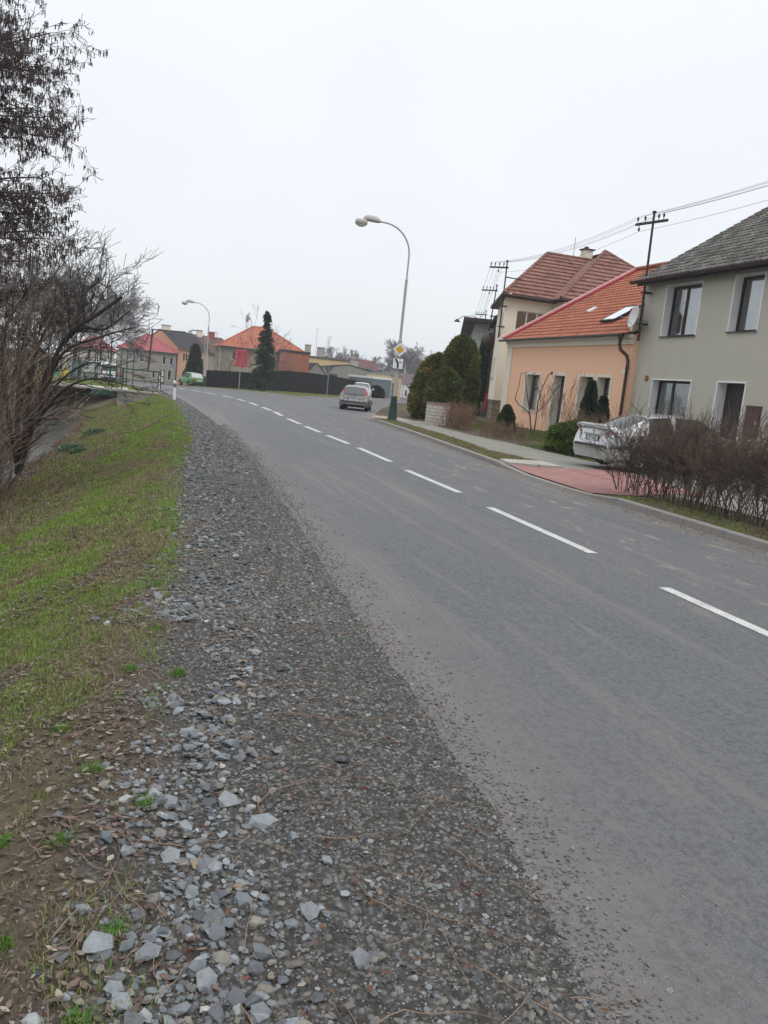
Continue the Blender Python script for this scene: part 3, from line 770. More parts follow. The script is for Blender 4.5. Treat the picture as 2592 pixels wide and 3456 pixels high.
sw_ = dict(depth=.42, frame=MT['brown'], surround=BEIGE, sw=.115, sout=.02, sill=BEIGE, fw=.05)
for i in (0, 2, 3):
    sh.window('front', *s_holes[i], lights=2, transom=2.25, curtain=[(.15, 1., MT['curtain'])], **sw_)
sh.window('front', *s_holes[1], depth=.42, door=MT['brown'], frame=MT['metaldark'], surround=BEIGE, sw=.115, sout=.02)
mb = MB(); mb.box(0, .62, -.05, 0, -.3, 4.10); mb.build('corner_pilaster', BEIGE, sh.root)
mb = MB(); mb.box(-.04, 10.9, -.08, 0, 4.10, 4.30); mb.box(-.06, 10.9, -.16, 0, 4.30, 4.45); mb.build('cornice', BEIGE, sh.root)
mb = MB(); mb.box(.0, 10.9, -.11, 0, -.3, .36); mb.build('plinth', MT['concrete'], sh.root)
mb = MB(); mb.box(L(33.18), L(33.08), -.03, 0, 2.90, 3.02); mb.build('house_number_plate', MT['metaldark'], sh.root)
mb = MB(); mb.box(L(27.62), L(27.42), -.012, 0, 3.0, 3.2); mb.build('junction_cover', BEIGE, sh.root)
rl = 6.75 * math.hypot(1, .62)
tiled('roof', (.12, -.32, 4.40), (1, 0, 0), (0, 1, .62), 10.78, rl, TILE_O, sh.root, course=.36, cw=.30, amp=.03, step=.035)
tiled('roof', (.12, 13.12, 4.40), (1, 0, 0), (0, -1, .62), 10.78, rl, TILE_O, sh.root, course=.7, cw=1.2)
mb = MB()
for s_, y0 in ((1, -.36), (-1, 13.16)):
    a, b = (y0, 4.42), (6.4, 4.42 + 6.78 * .62)
    mb.prism([(-.10, a[0], a[1] + .20), (-.10, b[0], b[1] + .20), (-.10, b[0], b[1] + .02), (-.10, a[0], a[1] + .02)], (0, 0, 0), (.16, 0, 0), 0)
mb.build('verge_cap', MT['pink'], sh.root)
mb = MB(); a, b = (-.36, 4.42), (6.4, 4.42 + 6.78 * .62)
mb.prism([(.06, a[0], a[1] + .14), (.06, b[0], b[1] + .14), (.06, b[0], b[1] + .0), (.06, a[0], a[1] + .0)], (0, 0, 0), (.26, 0, 0), 0)
mb.build('verge_flashing', MT['red'], sh.root)
mb = MB(); mb.tube([(-.02, 6.4, 8.72), (10.9, 6.4, 8.72)], .11, 10); mb.build('ridge_cap', TILE_O, sh.root)
mb = MB(); n = 10; prof = [(-.42 + .07 * math.cos(PI + PI * k / n), 4.42 + .07 * math.sin(PI + PI * k / n)) for k in range(n + 1)]
vs = [(x, p[0], p[1]) for x in (-.22, 10.75) for p in prof]
mb.add(vs, [(k, k + 1, n + 2 + k, n + 1 + k) for k in range(n)], 0, True); mb.add(vs[:n + 1], [tuple(range(n + 1))]); mb.tube([(-.22, -.49, 4.43), (10.75, -.49, 4.43)], .012, 6)
mb.build('gutter', MT['guttergrey'], sh.root, recalc=False)
# downpipe between the two houses
mb = MB(); px = 10.62
mb.tube([(px, -.42, 4.40), (px, -.42, 4.05), (px + .02, -.36, 3.86), (px + .18, -.16, 3.66), (px + .24, -.12, 3.45), (px + .24, -.12, 2.0), (px + .24, -.12, .25)], .062, 10)
for z in (3.2, 1.8, .6): mb.tube([(px + .24, -.12, z), (px + .24, -.12, z + .05)], .075, 10)
mb.lathe([(.06, 4.15), (.12, 4.38), (.13, 4.44)], (px, -.42, 0), 12)
mb.build('downpipe', MT['gutter'], sh.root)
# parapet at the right end above the tiles
mb = MB(); mb.prism([(10.72, -.15, 4.5), (10.72, .9, 5.15), (10.72, 1.6, 5.8), (10.72, .55, 5.72), (10.72, -.15, 5.28)], (0, 0, 0), (.16, 0, 0)); mb.build('parapet', BEIGE, sh.root)
mb = MB(); mb.prism([(10.66, -.22, 5.29), (10.66, 1.6, 6.37), (10.66, 1.6, 6.43), (10.66, -.22, 5.35)], (0, 0, 0), (.24, 0, 0)); mb.build('parapet_flashing', MT['red'], sh.root)
# roof window + small vent hatch, on the slope
def on_slope(x, t, h): # x local, t metres up-slope
    c = math.hypot(1, .62); return np.array([x, -.32 + t / c, 4.45 + .62 * t / c]) + np.array([0, -.62, 1]) / c * h
Sv = np.array([0, 1, .62]) / math.hypot(1, .62); Nv = np.array([0, -.62, 1]) / math.hypot(1, .62)
mb = MB(); cx_, t0, t1, wd = L(30.2) , 1.15, 2.45, .48
cpt = on_slope(cx_, (t0 + t1) / 2, .12); X1 = np.array([1, 0, 0.])
for sgn in (-1, 1): mb.obox(cpt + X1 * sgn * wd, X1 * .03, Sv * (t1 - t0) / 2, Nv * .03)
for q in (t0, t1): mb.obox(on_slope(cx_, q, .12), X1 * (wd + .05), Sv * .05, Nv * .04)
rw = mb.build('roof_window', MT['metaldark'], sh.root)
mb = MB(); mb.obox(on_slope(cx_, (t0 + t1) / 2, .14), X1 * (wd - .05), Sv * ((t1 - t0) / 2 - .06), Nv * .01); mb.build('pane', plain('sky_glass', (.86, .88, .88), .08, .03, 2, spec=.9, metal=.85), rw)
mb = MB(); mb.obox(on_slope(L(34.0), 2.75, .07), X1 * .14, Sv * .22, Nv * .04); mb.build('vent_hatch', MT['whitew'], sh.root)

# satellite dish on its arm at the corner
sd_ = thing('satellite_dish', 'white satellite dish on a bracket beside the upper corner of the grey house', 'satellite dish', (16.9, 26.75, 5.0))
mb = MB(); pr = []
for k in range(9):
    r = .40 * k / 8; pr.append((max(r, .002), .11 * (r / .4) ** 2))
mb.lathe(pr, (0, 0, 0), 28); dish = mb.build('reflector', plain('dish_white', (.60, .61, .62), .5, .04, 3), sd_)
dish.rotation_euler = (math.radians(80), 0, math.radians(-100)); dish.modifiers.new('t', 'SOLIDIFY').thickness = .012
mb = MB(); mb.tube([(.0, .0, -.05), (.28, -.12, -.36), (.32, .25, -.40)], .018, 6); mb.tube([(0, 0, 0), (.18, .05, -.04), (.5, .0, -.1)], .02, 6)
mb.tube([(-.05, -.02, -.28), (-.32, .30, -.05)], .012, 6); mb.build('bracket', MT['steel'], sd_)
mb = MB(); mb.tube([(-.32, .30, -.05), (-.40, .38, .0)], .035, 8); mb.build('receiver_head', MT['guttergrey'], sd_)

# ================================================================== cream villa
CREAM = m_plaster('cream_render', (.80, .745, .61), .04, 100, .003, .08, (.6, .54, .40))
TILE_R = m_tiles('weathered_red_tiles', ((.205, .10, .078), (.26, .13, .10), (.155, .073, .058)), .85)
STONE = m_brick('rubble_stone', (.30, .24, .16), (.22, .20, .16), (.14, .12, .10), 1.0, (.55, .32), .4, 'xz', .03)
PY = 43.0; ang = math.atan2(.93, .35)                       # street front runs along this heading
cv = thing('cream_villa', 'tall cream villa with hipped red tiled roof and stone base behind the salmon house', 'house', (18.95, PY, 0), 0)
class HV(House):
    def __init__(s, root, W, Dp, H): s.root = root; s.W, s.D, s.H = W, Dp, H
# right block: wall facing the camera (local front y=0)
v1 = HV(cv, 2.95, 9.0, 7.15)
vh = [(.62, 3.85, 2.6, 6.35)]
mb = MB()
def wall_holes(mb, O, U, L_, z0, z1, hs, depth, k=0, kr=0):
    O = np.array(O, float); U = np.array(U, float); N = np.array([U[1], -U[0], 0]); up = np.array([0, 0, 1.])
    us = sorted({0, L_, *[h[0] for h in hs], *[h[2] for h in hs]}); vs = sorted({z0, z1, *[h[1] for h in hs], *[h[3] for h in hs]})
    P = lambda u, v, d=0: O + U * u + up * v - N * d
    for i in range(len(us) - 1):
        for j in range(len(vs) - 1):
            cu, cv_ = (us[i] + us[i + 1]) / 2, (vs[j] + vs[j + 1]) / 2
            if any(h[0] < cu < h[2] and h[1] < cv_ < h[3] for h in hs): continue
            mb.add([P(us[i], vs[j]), P(us[i + 1], vs[j]), P(us[i + 1], vs[j + 1]), P(us[i], vs[j + 1])], [(0, 1, 2, 3)], k)
    for (a, b, c, d) in hs:
        for q in ([P(a, b), P(a, b, depth), P(a, d, depth), P(a, d)], [P(c, d), P(c, d, depth), P(c, b, depth), P(c, b)], [P(a, d), P(a, d, depth), P(c, d, depth), P(c, d)], [P(c, b), P(c, b, depth), P(a, b, depth), P(a, b)]): mb.add(q, [(0, 1, 2, 3)], kr)
hA = [(.78, 3.80, 2.7, 6.50), (.98, 1.55, 1.5, 2.75)]
wall_holes(mb, (0, 0, 0), (1, 0, 0), 2.9, 1.5, 7.15, hA, .2)
dS = np.array([.352, .936, 0]); fl = 7.0                      # street front direction
O2 = dS * fl
hB = [(fl - 5.2, 2.75, fl - 4.6, 4.0), (fl - 3.9, 2.75, fl - 3.3, 4.0), (fl - 1.6, 5.2, fl - .9, 6.4)]
wall_holes(mb, O2, -dS, fl, 1.5, 7.15, hB, .2)
# second wing, one metre forward
wall_holes(mb, (2.9, -1.2, 0), (1, 0, 0), 9.5, 1.5, 7.15, [(1.5, 4.2, 3.2, 6.2)], .2)
mb.quad((2.9, 0, 1.5), (2.9, -1.2, 1.5), (2.9, -1.2, 7.15), (2.9, 0, 7.15))
mb.quad((12.4, -1.2, 1.5), (12.4, 9, 1.5), (12.4, 9, 7.15), (12.4, -1.2, 7.15))
mb.quad(tuple(O2 + (0, 0, 1.5)), tuple(O2 + (9, 2.5, 1.5)), tuple(O2 + (9, 2.5, 7.15)), tuple(O2 + (0, 0, 7.15)))
mb.build('wall', CREAM, cv, recalc=False)
mb = MB(); wall_holes(mb, (0, .06, 0), (1, 0, 0), 12.4, -.4, 1.5, [], .1); wall_holes(mb, O2 + (.06, 0, 0), -dS, fl, -.4, 1.5, [], .1); mb.build('stone_base', STONE, cv, recalc=False)
v1.window('front', .78, 3.80, 2.7, 6.50, depth=.2, lights=3, frame=MT['whitew'], fw=.05, sill=MT['whitew'])
v1.window('front', .98, 1.55, 1.5, 2.75, depth=.2, lights=1, frame=MT['metaldark'], sill=MT['whitew'])
v2 = HV(cv, 2.95, 9, 7.15); v2.face = lambda f: (O2, -dS)
for h in hB: v2.window('front', *h, depth=.2, lights=1, frame=MT['metaldark'], sill=MT['metaldark'])
# roofs: main hip facing the camera, street-side hip, and the forward wing hip
pit = .92
nA = np.array([0, -1, 0.])
H0 = 7.2
e0 = (-.35, -.45)
ridge = (3.70, 3.2, 10.25); 
sA = np.array([0, 1, (10.25 - H0) / 3.65])
hipv = np.array([ridge[0] - e0[0], ridge[1] - e0[1], 3.05]); 
def side_plane(p, q, keep):  # vertical plane through p,q ; returns normal so that keep is inside
    d = np.array([q[0] - p[0], q[1] - p[1], 0]); n = np.array([d[1], -d[0], 0]); n /= np.linalg.norm(n)
    if np.dot(np.array([keep[0] - p[0], keep[1] - p[1], 0]), n) > 0: n = -n
    return ((p[0], p[1], 0), tuple(n))
tiled('roof', (e0[0], e0[1], H0), (1, 0, 0), sA, 9.5, 3.65 * math.hypot(1, sA[2]) + .05, TILE_R, cv, course=.38, cw=.24, amp=.014, step=.065,
      clips=[side_plane(e0, ridge, (5, 0)), side_plane((2.6, -.45), (7.6, 4.0), (0, 3))])
# street side slope
O3 = O2 + np.array([-.42, .1, 0]); e1 = np.array([e0[0], e0[1], 0.])
Us = (O3 - e1) / np.linalg.norm(O3 - e1); Ss = np.array([Us[1], -Us[0], 0]);
tiled('roof', tuple(e1 + (0, 0, H0)), tuple(Us), tuple(Ss + np.array([0, 0, .86])), float(np.linalg.norm(O3 - e1)), 5.2, TILE_R, cv, course=.38, cw=.24, amp=.014, step=.065,
      clips=[side_plane(e0, ridge, tuple(O2[:2])), side_plane(O3, (ridge[0] + 2.5, ridge[1] + 2.5), (0, 1))])
# forward wing
w0 = (2.45, -1.65); apex = (7.0, 2.4, 10.75); w1 = (12.85, -1.65)
sW = np.array([0, 1, (10.75 - H0) / 4.05])
tiled('roof', (w0[0], w0[1], H0), (1, 0, 0), sW, 10.4, 4.05 * math.hypot(1, sW[2]) + .03, TILE_R, cv, course=.38, cw=.24, amp=.014, step=.065,
      clips=[side_plane(w0, apex, (7, -1)), side_plane(w1, apex, (7, -1))])
mb = MB(); mb.add([(w0[0], w0[1], H0 + .05), apex, (w0[0], 3.5, H0 + .05)], [(0, 1, 2)]); mb.add([(w1[0], w1[1], H0 + .05), (w1[0], 6, H0 + .05), apex], [(0, 1, 2)])
mb.add([apex, (7.0, 6, 10.7), (w1[0], 8, H0)], [(0, 1, 2)]); mb.add([(ridge[0], ridge[1], 10.2), (7.0, 3.3, 10.2), (9, 9, H0), (O2[0], O2[1], H0)], [(0, 1, 2, 3)])
mb.build('rear_slope', TILE_R, cv, recalc=False)
mb = MB()
def capline(a, b, r=.09):
    global mb
    a = np.array(a, float); b = np.array(b, float); n = max(2, int(np.linalg.norm(b - a) / .38))
    for i in range(n):
        p, q = a + (b - a) * i / n, a + (b - a) * (i + .98) / n; mb.tube([p, q], [r * 1.12, r * .92], 8)
up6 = np.array([0, 0, .09])
capline(np.array([*e0, H0]) + up6, np.array(ridge) + up6); capline(np.array(ridge) + up6, np.array([7.4, 3.2, 10.25]) + up6)
mb.build('ridge_tiles', TILE_R, cv); mb = MB(); capline(np.array([*w0, H0]) + up6, np.array(apex) + up6); capline(np.array([*w1, H0]) + up6, np.array(apex) + up6)
mb.build('ridge_tiles', TILE_R, cv)
mb = MB(); mb.tube([(-.5, -.52, 7.17), (2.5, -.52, 7.17)], .07, 8); mb.tube([(2.45, -1.72, 7.17), (12.8, -1.72, 7.17)], .07, 8); mb.tube([(2.45, -1.72, 7.17), (2.45, -.5, 7.17)], .07, 8)
mb.tube([tuple(e1 + (-.03, 0, 7.17)), tuple(O3 + (-.03, 0, 7.17))], .07, 8); mb.build('gutter', MT['gutter'], cv)
mb = MB(); mb.box(-.35, 12.8, -.40, 0, 7.10, 7.16); mb.prism([tuple(e1 + (0, 0, 7.1)), tuple(O3 + (0, 0, 7.1)), tuple(O2 + (0, 0, 7.1)), (0, 0, 7.1)], (0, 0, 0), (0, 0, .06)); mb.build('soffit', MT['brown'], cv)
mb = MB(); mb.tube([(3.05, -1.72, 7.15), (3.1, -1.5, 6.85), (3.1, -1.3, 6.6), (3.1, -1.28, 2)], .05, 8); mb.build('downpipe', MT['gutter'], cv)
pO = dS * 6.6 + np.array([-.10, .03, 0])
mb = MB(); mb.tube([tuple(pO + (-.3, 0, 5.6)), tuple(pO + (0, 0, 5.1)), tuple(pO + (0, 0, 1.85))], .075, 8, 0); mb.tube([tuple(pO + (0, 0, 1.85)), tuple(pO + (0, 0, .7))], .09, 8, 1); mb.build('street_downpipe', [MT['gutter'], plain('red_pipe', (.42, .03, .03), .5, .1)], cv)
mb = MB(); q = dS * 7.2; mb.lathe([(.02, 5.9), (.45, 5.6), (.62, 5.2), (.55, 4.9), (.3, 4.7)], (q[0] - .1, q[1], 0), 14); mb.build('porch_roof', MT['gutter'], cv)
mb = MB(); mb.box(6.35, 6.9, 3.6, 4.1, 9.6, 10.98); mb.box(6.26, 6.99, 3.5, 4.2, 10.98, 11.05, 1); mb.box(6.5, 6.68, 3.8, 4.0, 11.05, 11.2, 1); mb.build('chimney', [BEIGE, MT['metaldark']], cv)
mb = MB(); mb.tube([(5.4, 3.2, 10.2), (5.4, 3.2, 11.5)], .02, 5); mb.build('lightning_rod', MT['steel'], cv)
mb = MB(); q = dS * 7.6
for k in range(5): mb.box(q[0] - .35, q[0] + .15, q[1] - .2, q[1] + .2, .0 + k * .26, .25 + k * .26)
mb.build('gate_pier', m_brick('light_brick', (.35, .30, .25), (.30, .26, .22), (.18, .16, .14)), cv)
# ================================================================== buildings farther off
def gable_house(name, label, p, rz, W, Dp, H, rise, wall, roof, ridge='x', hip=False, win=(), frame=None, group=None, door=(), over=.35, holes_side=(), z_base=None, flat=False, tilew=(.4, .45)):
    z = float(zg(p[0], p[1])) if z_base is None else z_base
    h = House(name, label, (p[0], p[1], z), rz, W, Dp, H, group)
    hs = [*win, *door]
    gb = None
    if not hip and not flat:
        gb = [[(W, 0, H), (W, Dp, H), (W, Dp / 2, H + rise)], [(0, 0, H), (0, Dp / 2, H + rise), (0, Dp, H)]] if ridge == 'x' else [[(0, 0, H), (W, 0, H), (W / 2, 0, H + rise)], [(0, Dp, H), (W / 2, Dp, H + rise), (W, Dp, H)]]
    h.walls(wall, {'front': hs, 'right': list(holes_side)}, z0=-1.2, depth=.2, gables=gb)
    for q in win: h.window('front', *q, depth=.2, lights=2 if q[2] - q[0] > .8 else 1, frame=frame or MT['whitew'], sill=MT['whitew'], fw=.07)
    for q in holes_side: h.window('right', *q, depth=.2, lights=2 if q[2] - q[0] > .8 else 1, frame=frame or MT['whitew'], sill=MT['whitew'], fw=.07)
    for q in door: h.window('front', *q, depth=.2, door=MT['brown'])
    o = over; co, cw_ = tilew
    if flat:
        mb = MB(); mb.box(-o, W + o, -o, Dp + o, H, H + .28); mb.build('roof', roof, h.root); return h
    if hip:
        s = rise / (Dp / 2); hipx = min(Dp / 2 + o, W / 2 - .2 + o); top = np.hypot(Dp / 2 + o, rise + s * o)
        A, Bq = (-o, -o), (hipx - o, Dp / 2); A2, B2 = (W + o, -o), (W + o - hipx, Dp / 2)
        z0 = H - s * o
        tiled('roof', (-o, -o, z0), (1, 0, 0), (0, 1, s), W + 2 * o, top, roof, h.root, course=co, cw=cw_, amp=.02, step=.045, clips=[side_plane(A, Bq, (W / 2, 0)), side_plane(A2, B2, (W / 2, 0))])
        mb = MB(); zt = H + rise + .04
        mb.add([(-o, -o, z0), (-o, Dp + o, z0), (Bq[0], Bq[1], zt)], [(0, 1, 2)]); mb.add([(W + o, -o, z0), (W + o, Dp + o, z0), (B2[0], B2[1], zt)], [(0, 1, 2)])
        mb.add([(-o, Dp + o, z0), (W + o, Dp + o, z0), (B2[0], B2[1], zt), (Bq[0], Bq[1], zt)], [(0, 1, 2, 3)]); mb.build('rear_slope', roof, h.root, recalc=False)
        mb = MB(); mb.tube([(-o, -o, z0 + .1), (Bq[0], Bq[1], zt + .06), (B2[0], B2[1], zt + .06), (W + o, -o, z0 + .1)], .10, 6); mb.build('ridge_tiles', roof, h.root)
    elif ridge == 'x':
        s = rise / (Dp / 2); top = np.hypot(Dp / 2 + o, rise + s * o)
        tiled('roof', (-.15, -o, H - s * o), (1, 0, 0), (0, 1, s), W + .3, top, roof, h.root, course=co, cw=cw_, amp=.02, step=.045)
        tiled('roof', (-.15, Dp + o, H - s * o), (1, 0, 0), (0, -1, s), W + .3, top, roof, h.root, course=co * 2, cw=1.0)
    else:
        s = rise / (W / 2); top = np.hypot(W / 2 + o, rise + s * o)
        tiled('roof', (-o, Dp + .15, H - s * o), (0, -1, 0), (1, 0, s), Dp + .3, top, roof, h.root, course=co, cw=cw_, amp=.02, step=.045)
        tiled('roof', (W + o, Dp + .15, H - s * o), (0, -1, 0), (-1, 0, s), Dp + .3, top, roof, h.root, course=co, cw=cw_, amp=.02, step=.045)
    mb = MB()
    if ridge == 'x' or hip: mb.tube([(-o, -o - .05, H - .02 - (rise / (Dp / 2)) * o), (W + o, -o - .05, H - .02 - (rise / (Dp / 2)) * o)], .07, 6)
    else: mb.tube([(-o - .05, 0, H - .2), (-o - .05, Dp, H - .2)], .07, 6)
    mb.build('gutter', MT['guttergrey'], h.root)
    return h
def chimney(h, x, y, z0, z1, w_=.6, mat=None, d=.5):
    mb = MB(); mb.box(x, x + w_, y, y + d, z0, z1, 0); mb.box(x - .06, x + w_ + .06, y - .06, y + d + .06, z1, z1 + .1, 1); mb.build('chimney', [mat or BEIGE, MT['metaldark']], h.root)
def antenna(h, x, y, z0, ht, bars=4):
    mb = MB(); mb.tube([(x, y, z0), (x, y, z0 + ht)], .03, 5)
    for k in range(bars): mb.tube([(x - .45 + .05 * k, y, z0 + ht - .15 - .22 * k), (x + .45 - .05 * k, y, z0 + ht - .15 - .22 * k)], .015, 4)
    mb.build('antenna', MT['steel'], h.root)
OLDRED = m_tiles('bright_red_orange_tiles', ((.40, .135, .08), (.46, .165, .095), (.33, .105, .065)), .8)
TANW = m_plaster('tan_plaster', (.36, .31, .235), .12, 30, .004, .4, (.24, .20, .15))
# orange-roofed house behind the black fence
oh = gable_house('orange_roof_house', 'detached tan house with bright orange hipped roof behind the black fence', (10.15, 112), 0.0, 10.9, 9.0, 5.75, 2.75, TANW, OLDRED, hip=True, win=[(1.45, 3.75, 2.65, 5.05), (6.1, 3.75, 7.3, 5.05), (6.2, 1.0, 7.3, 2.2)], over=.55, tilew=(.45, .45))
mb = MB(); mb.box(-.02, 10.9, -.06, 0, 5.2, 5.5); mb.build('cornice', MT['paleconc'], oh.root)
mb = MB(); mb.box(-.02, 8.0, -.07, 0, 1.7, 1.82); mb.build('string_course', MT['white'], oh.root)
mb = MB(); mb.tube([(-.55, -.6, 5.4), (-.12, -.08, 4.9), (-.12, -.08, 0)], .07, 8); mb.build('downpipe', MT['whitew'], oh.root)
mb = MB(); mb.box(2.7, 3.9, -.02, .0, 3.0, 5.1); mb.build('bare_brick_patch', plain('old_brick_patch', (.33, .19, .125), .9, .2, 12), oh.root)
RBR = m_brick('red_blocks', (.45, .145, .08), (.38, .12, .065), (.32, .17, .12), 1, (.5, .25), .5, 'xz', .02)
ex = gable_house('brick_extension', 'bare red brick lean-to with dark roof against the right end of the orange-roofed house', (17.7, 110.6), 0.0, 3.9, 4.0, 4.9, .1, RBR, MT['metaldark'], flat=True, over=.12, z_base=-.25)
# dark boarded fence: wavy top
FA = np.array([6.2, 82.0]); FD = np.array([17.3, 16.0]); FL = 29.5; FD = FD / np.linalg.norm(FD)
ftop = IP([(0, 1.34), (2.6, 1.44), (9, 1.58), (10.5, 1.95), (12, 2.10), (17.5, 2.16), (20.5, 2.08), (23.6, 2.0), (26.2, 1.88), (30, 1.8)])
bf = thing('black_board_fence', 'long tarred black board fence with a wavy top behind the strip of lawn', 'fence', (FA[0], FA[1], float(zg(*FA))), 0)
mb = MB(); s_ = 0.0; r0 = random.Random(3); z0_ = float(zg(*FA)); Nf = np.array([FD[1], -FD[0]])
while s_ < FL:
    p = FD * (s_ + .08); q = FA + p; zb = float(zg(q[0], q[1])) - .15 - z0_; zt = float(ftop(s_)) - z0_ + r0.uniform(-.015, .015); off = r0.uniform(-.008, .008)
    mb.obox((p[0] + Nf[0] * off, p[1] + Nf[1] * off, (zb + zt) / 2), (*(FD * .077), 0), (*(Nf * .012), 0), (0, 0, (zt - zb) / 2)); s_ += .16
mb.build('boards', MT['blackfence'], bf)
for s_ in np.arange(.3, FL, 2.6):
    p = FD * s_ - Nf * .08; q = FA + p; zb = float(zg(q[0], q[1])) - z0_ - .3; zt = float(ftop(s_)) - z0_ + .03; mb = MB(); mb.obox((p[0], p[1], (zb + zt) / 2), (.05, 0, 0), (0, .05, 0), (0, 0, (zt - zb) / 2)); mb.build('post', MT['blackfence'], bf)
# ---- left group beyond the bend
GREYST = m_plaster('grey_stucco', (.33, .31, .27), .12, 14, .01, .4, (.24, .22, .19))
REDM = m_tiles('raspberry_sheet_roof', ((.36, .085, .10), (.42, .12, .13), (.30, .07, .085)), .6)
l1 = gable_house('red_roofed_house', 'small grey two-storey house with raspberry red hipped roof beyond the bridge railing', (-3.0, 135), .035, 8.5, 8, 5.1, 2.3, GREYST, REDM, hip=True, over=.35, z_base=-1.78,
    win=[(1.25, 3.2, 2.0, 4.35), (3.0, 3.1, 3.75, 4.3), (6.45, 3.05, 6.95, 4.3), (7.55, 3.0, 8.05, 4.2), (5.0, .8, 5.5, 1.9), (7.35, .7, 7.9, 2.2)], door=[(6.2, .1, 6.9, 2.2)])
SALM2 = m_plaster('salmon_plaster_far', (.62, .36, .25), .05, 20, .004)
DKROOF = m_tiles('anthracite_tiles', ((.045, .04, .048), (.06, .052, .06), (.035, .03, .036)), .8)
l2 = gable_house('salmon_row_house', 'tall salmon row house with anthracite roof and big gable next to the grey house', (5.75, 136.0), .48, 5.6, 12.0, 5.95, 2.7, SALM2, DKROOF, ridge='x', over=.3, z_base=-1.85,
    win=[(.95, 3.9, 1.8, 5.2), (4.1, 3.3, 4.8, 4.6), (.9, .45, 1.7, 1.95), (3.8, .5, 4.8, 1.2)], frame=BEIGE)
chimney(l2, .1, 5.3, 8.4, 9.3, 1.3)
mb = MB(); mb.tube([(2.8, -.1, 5.9), (2.8, -.1, 4.6)], .05, 6); mb.build('downpipe', MT['gutter'], l2.root)
l3 = gable_house('brown_roof_house', 'grey fronted row house with brown tiled roof just left of the far lamp posts', (5.75 + 5.65 * math.cos(.48), 136.0 + 5.65 * math.sin(.48)), .48, 5.6, 11.6, 5.75, 2.75, GREYST, m_tiles('brown_tiles', ((.13, .075, .065), (.17, .10, .085), (.10, .06, .05)), .85), ridge='x', over=.3, z_base=-1.85, win=[(1.0, 2.9, 2.0, 4.4), (3.4, 2.9, 4.3, 4.4)])
chimney(l3, .6, 5.0, 7.9, 9.2, .9); chimney(l3, 3.0, 5.0, 7.9, 9.2, .9, plain('red_chimney', (.30, .07, .06), .9, .2))
antenna(l3, 5.2, 6.5, 7.8, 1.8)
l4 = gable_house('pale_house', 'pale grey house with low dark red roof half hidden by the left trees', (-10.5, 150), .1, 6.5, 8, 4.6, 2.2, plain('pale_wall', (.5, .48, .44), .9, .15, 2), REDM, hip=True, over=.3, z_base=-1.9, win=[(1.5, 1.8, 2.4, 3.2), (4.4, 1.8, 5.3, 3.2)])
# ---- middle group, right of the fence
YEL = m_plaster('pale_yellow_plaster', (.62, .47, .27), .06, 18, .004); GRY = m_plaster('raw_grey_plaster', (.30, .29, .26), .12, 18, .006, .4, (.22, .2, .17))
c1 = gable_house('yellow_block', 'pale yellow flat block with two wide chimneys right of the orange-roofed house', (25.0, 131), .0, 7.0, 7, 5.0, .1, YEL, MT['guttergrey'], flat=True, over=.15, z_base=-.25, win=[(4.6, 2.9, 6.3, 3.8)])
chimney(c1, .2, 2, 5.2, 6.9, .9, MT['paleconc']); chimney(c1, 2.2, 2, 5.2, 6.7, 1.1, MT['paleconc']); antenna(c1, 4.0, 2, 5.2, 3.6, 3); antenna(c1, 2.3, 4, 5.2, 4.6, 1); antenna(c1, 6.7, 3, 5.0, 2.6, 5)
c2 = gable_house('grey_gable_shed', 'raw grey workshop with low pitched gable behind the black fence', (24.9, 119), -.05, 8.3, 8, 3.45, .75, GRY, MT['guttergrey'], ridge='y', over=.15, z_base=-.2, win=[(1.3, 1.9, 2.6, 2.7)], frame=MT['metaldark'])
c2b = gable_house('dark_roof_shed', 'narrow shed with dark sloping roof between the brick extension and the grey workshop', (21.9, 114), .0, 3.0, 5, 2.3, 1.6, GRY, DKROOF, ridge='y', over=.2, z_base=-.2)
c3 = gable_house('flat_roof_workshop', 'long low building with blue-grey flat roof and yellow end wall', (29.4, 136), -.02, 7.6, 9, 4.25, .1, GRY, plain('blue_grey_sheet', (.15, .19, .20), .6, .2, 2), flat=True, over=.35, z_base=-.3)
mb = MB(); mb.box(4.9, 7.5, -.05, 0, 2.2, 4.1); mb.build('yellow_panel', YEL, c3.root)
chimney(c3, -.4, 2, 4.3, 5.6, .9, GREYST); chimney(c3, 2.9, 4, 4.5, 5.0, .7, GREYST); chimney(c3, 5.0, 4, 4.5, 5.6, 1.4, MT['paleconc'])
antenna(c3, 0.0, 2.2, 5.6, 1.7, 4); antenna(c3, .5, 2.2, 5.0, 3.4, 6)
c4 = gable_house('maroon_roof_house', 'distant house with maroon roof and pale gable behind the flat-roofed workshop', (41.2, 168), .0, 6.6, 8, 4.2, 2.6, MT['paleconc'], m_tiles('maroon_tiles', ((.15, .07, .07), (.18, .085, .085), (.12, .055, .055)), .8), ridge='x', over=.3, z_base=-.4)
chimney(c4, 1.2, 3.6, 6.4, 7.5, .9, GREYST)
c5 = gable_house('small_brick_house', 'narrow red brick end wall right of the flat-roofed workshop', (36.4, 134), .0, 1.4, 4, 3.7, .1, RBR, MT['guttergrey'], flat=True, over=.08, z_base=-.3)
c6 = gable_house('blue_garage', 'blue-grey sheet metal garage with white fascia', (29.4, 106), .32, 2.9, 6, 2.35, .1, plain('blue_sheet', (.15, .19, .215), .6, .15, 1.5), MT['white'], flat=True, over=.06, z_base=0.0)
c7 = gable_house('yellow_annexe', 'yellow annexe with two dark doorways beside the blue garage', (32.0, 107), .3, 1.9, 6, 2.9, .1, YEL, MT['concrete'], flat=True, over=.1, z_base=0.0, door=[(.35, .0, .7, 2.0), (.95, .0, 1.35, 2.2)])
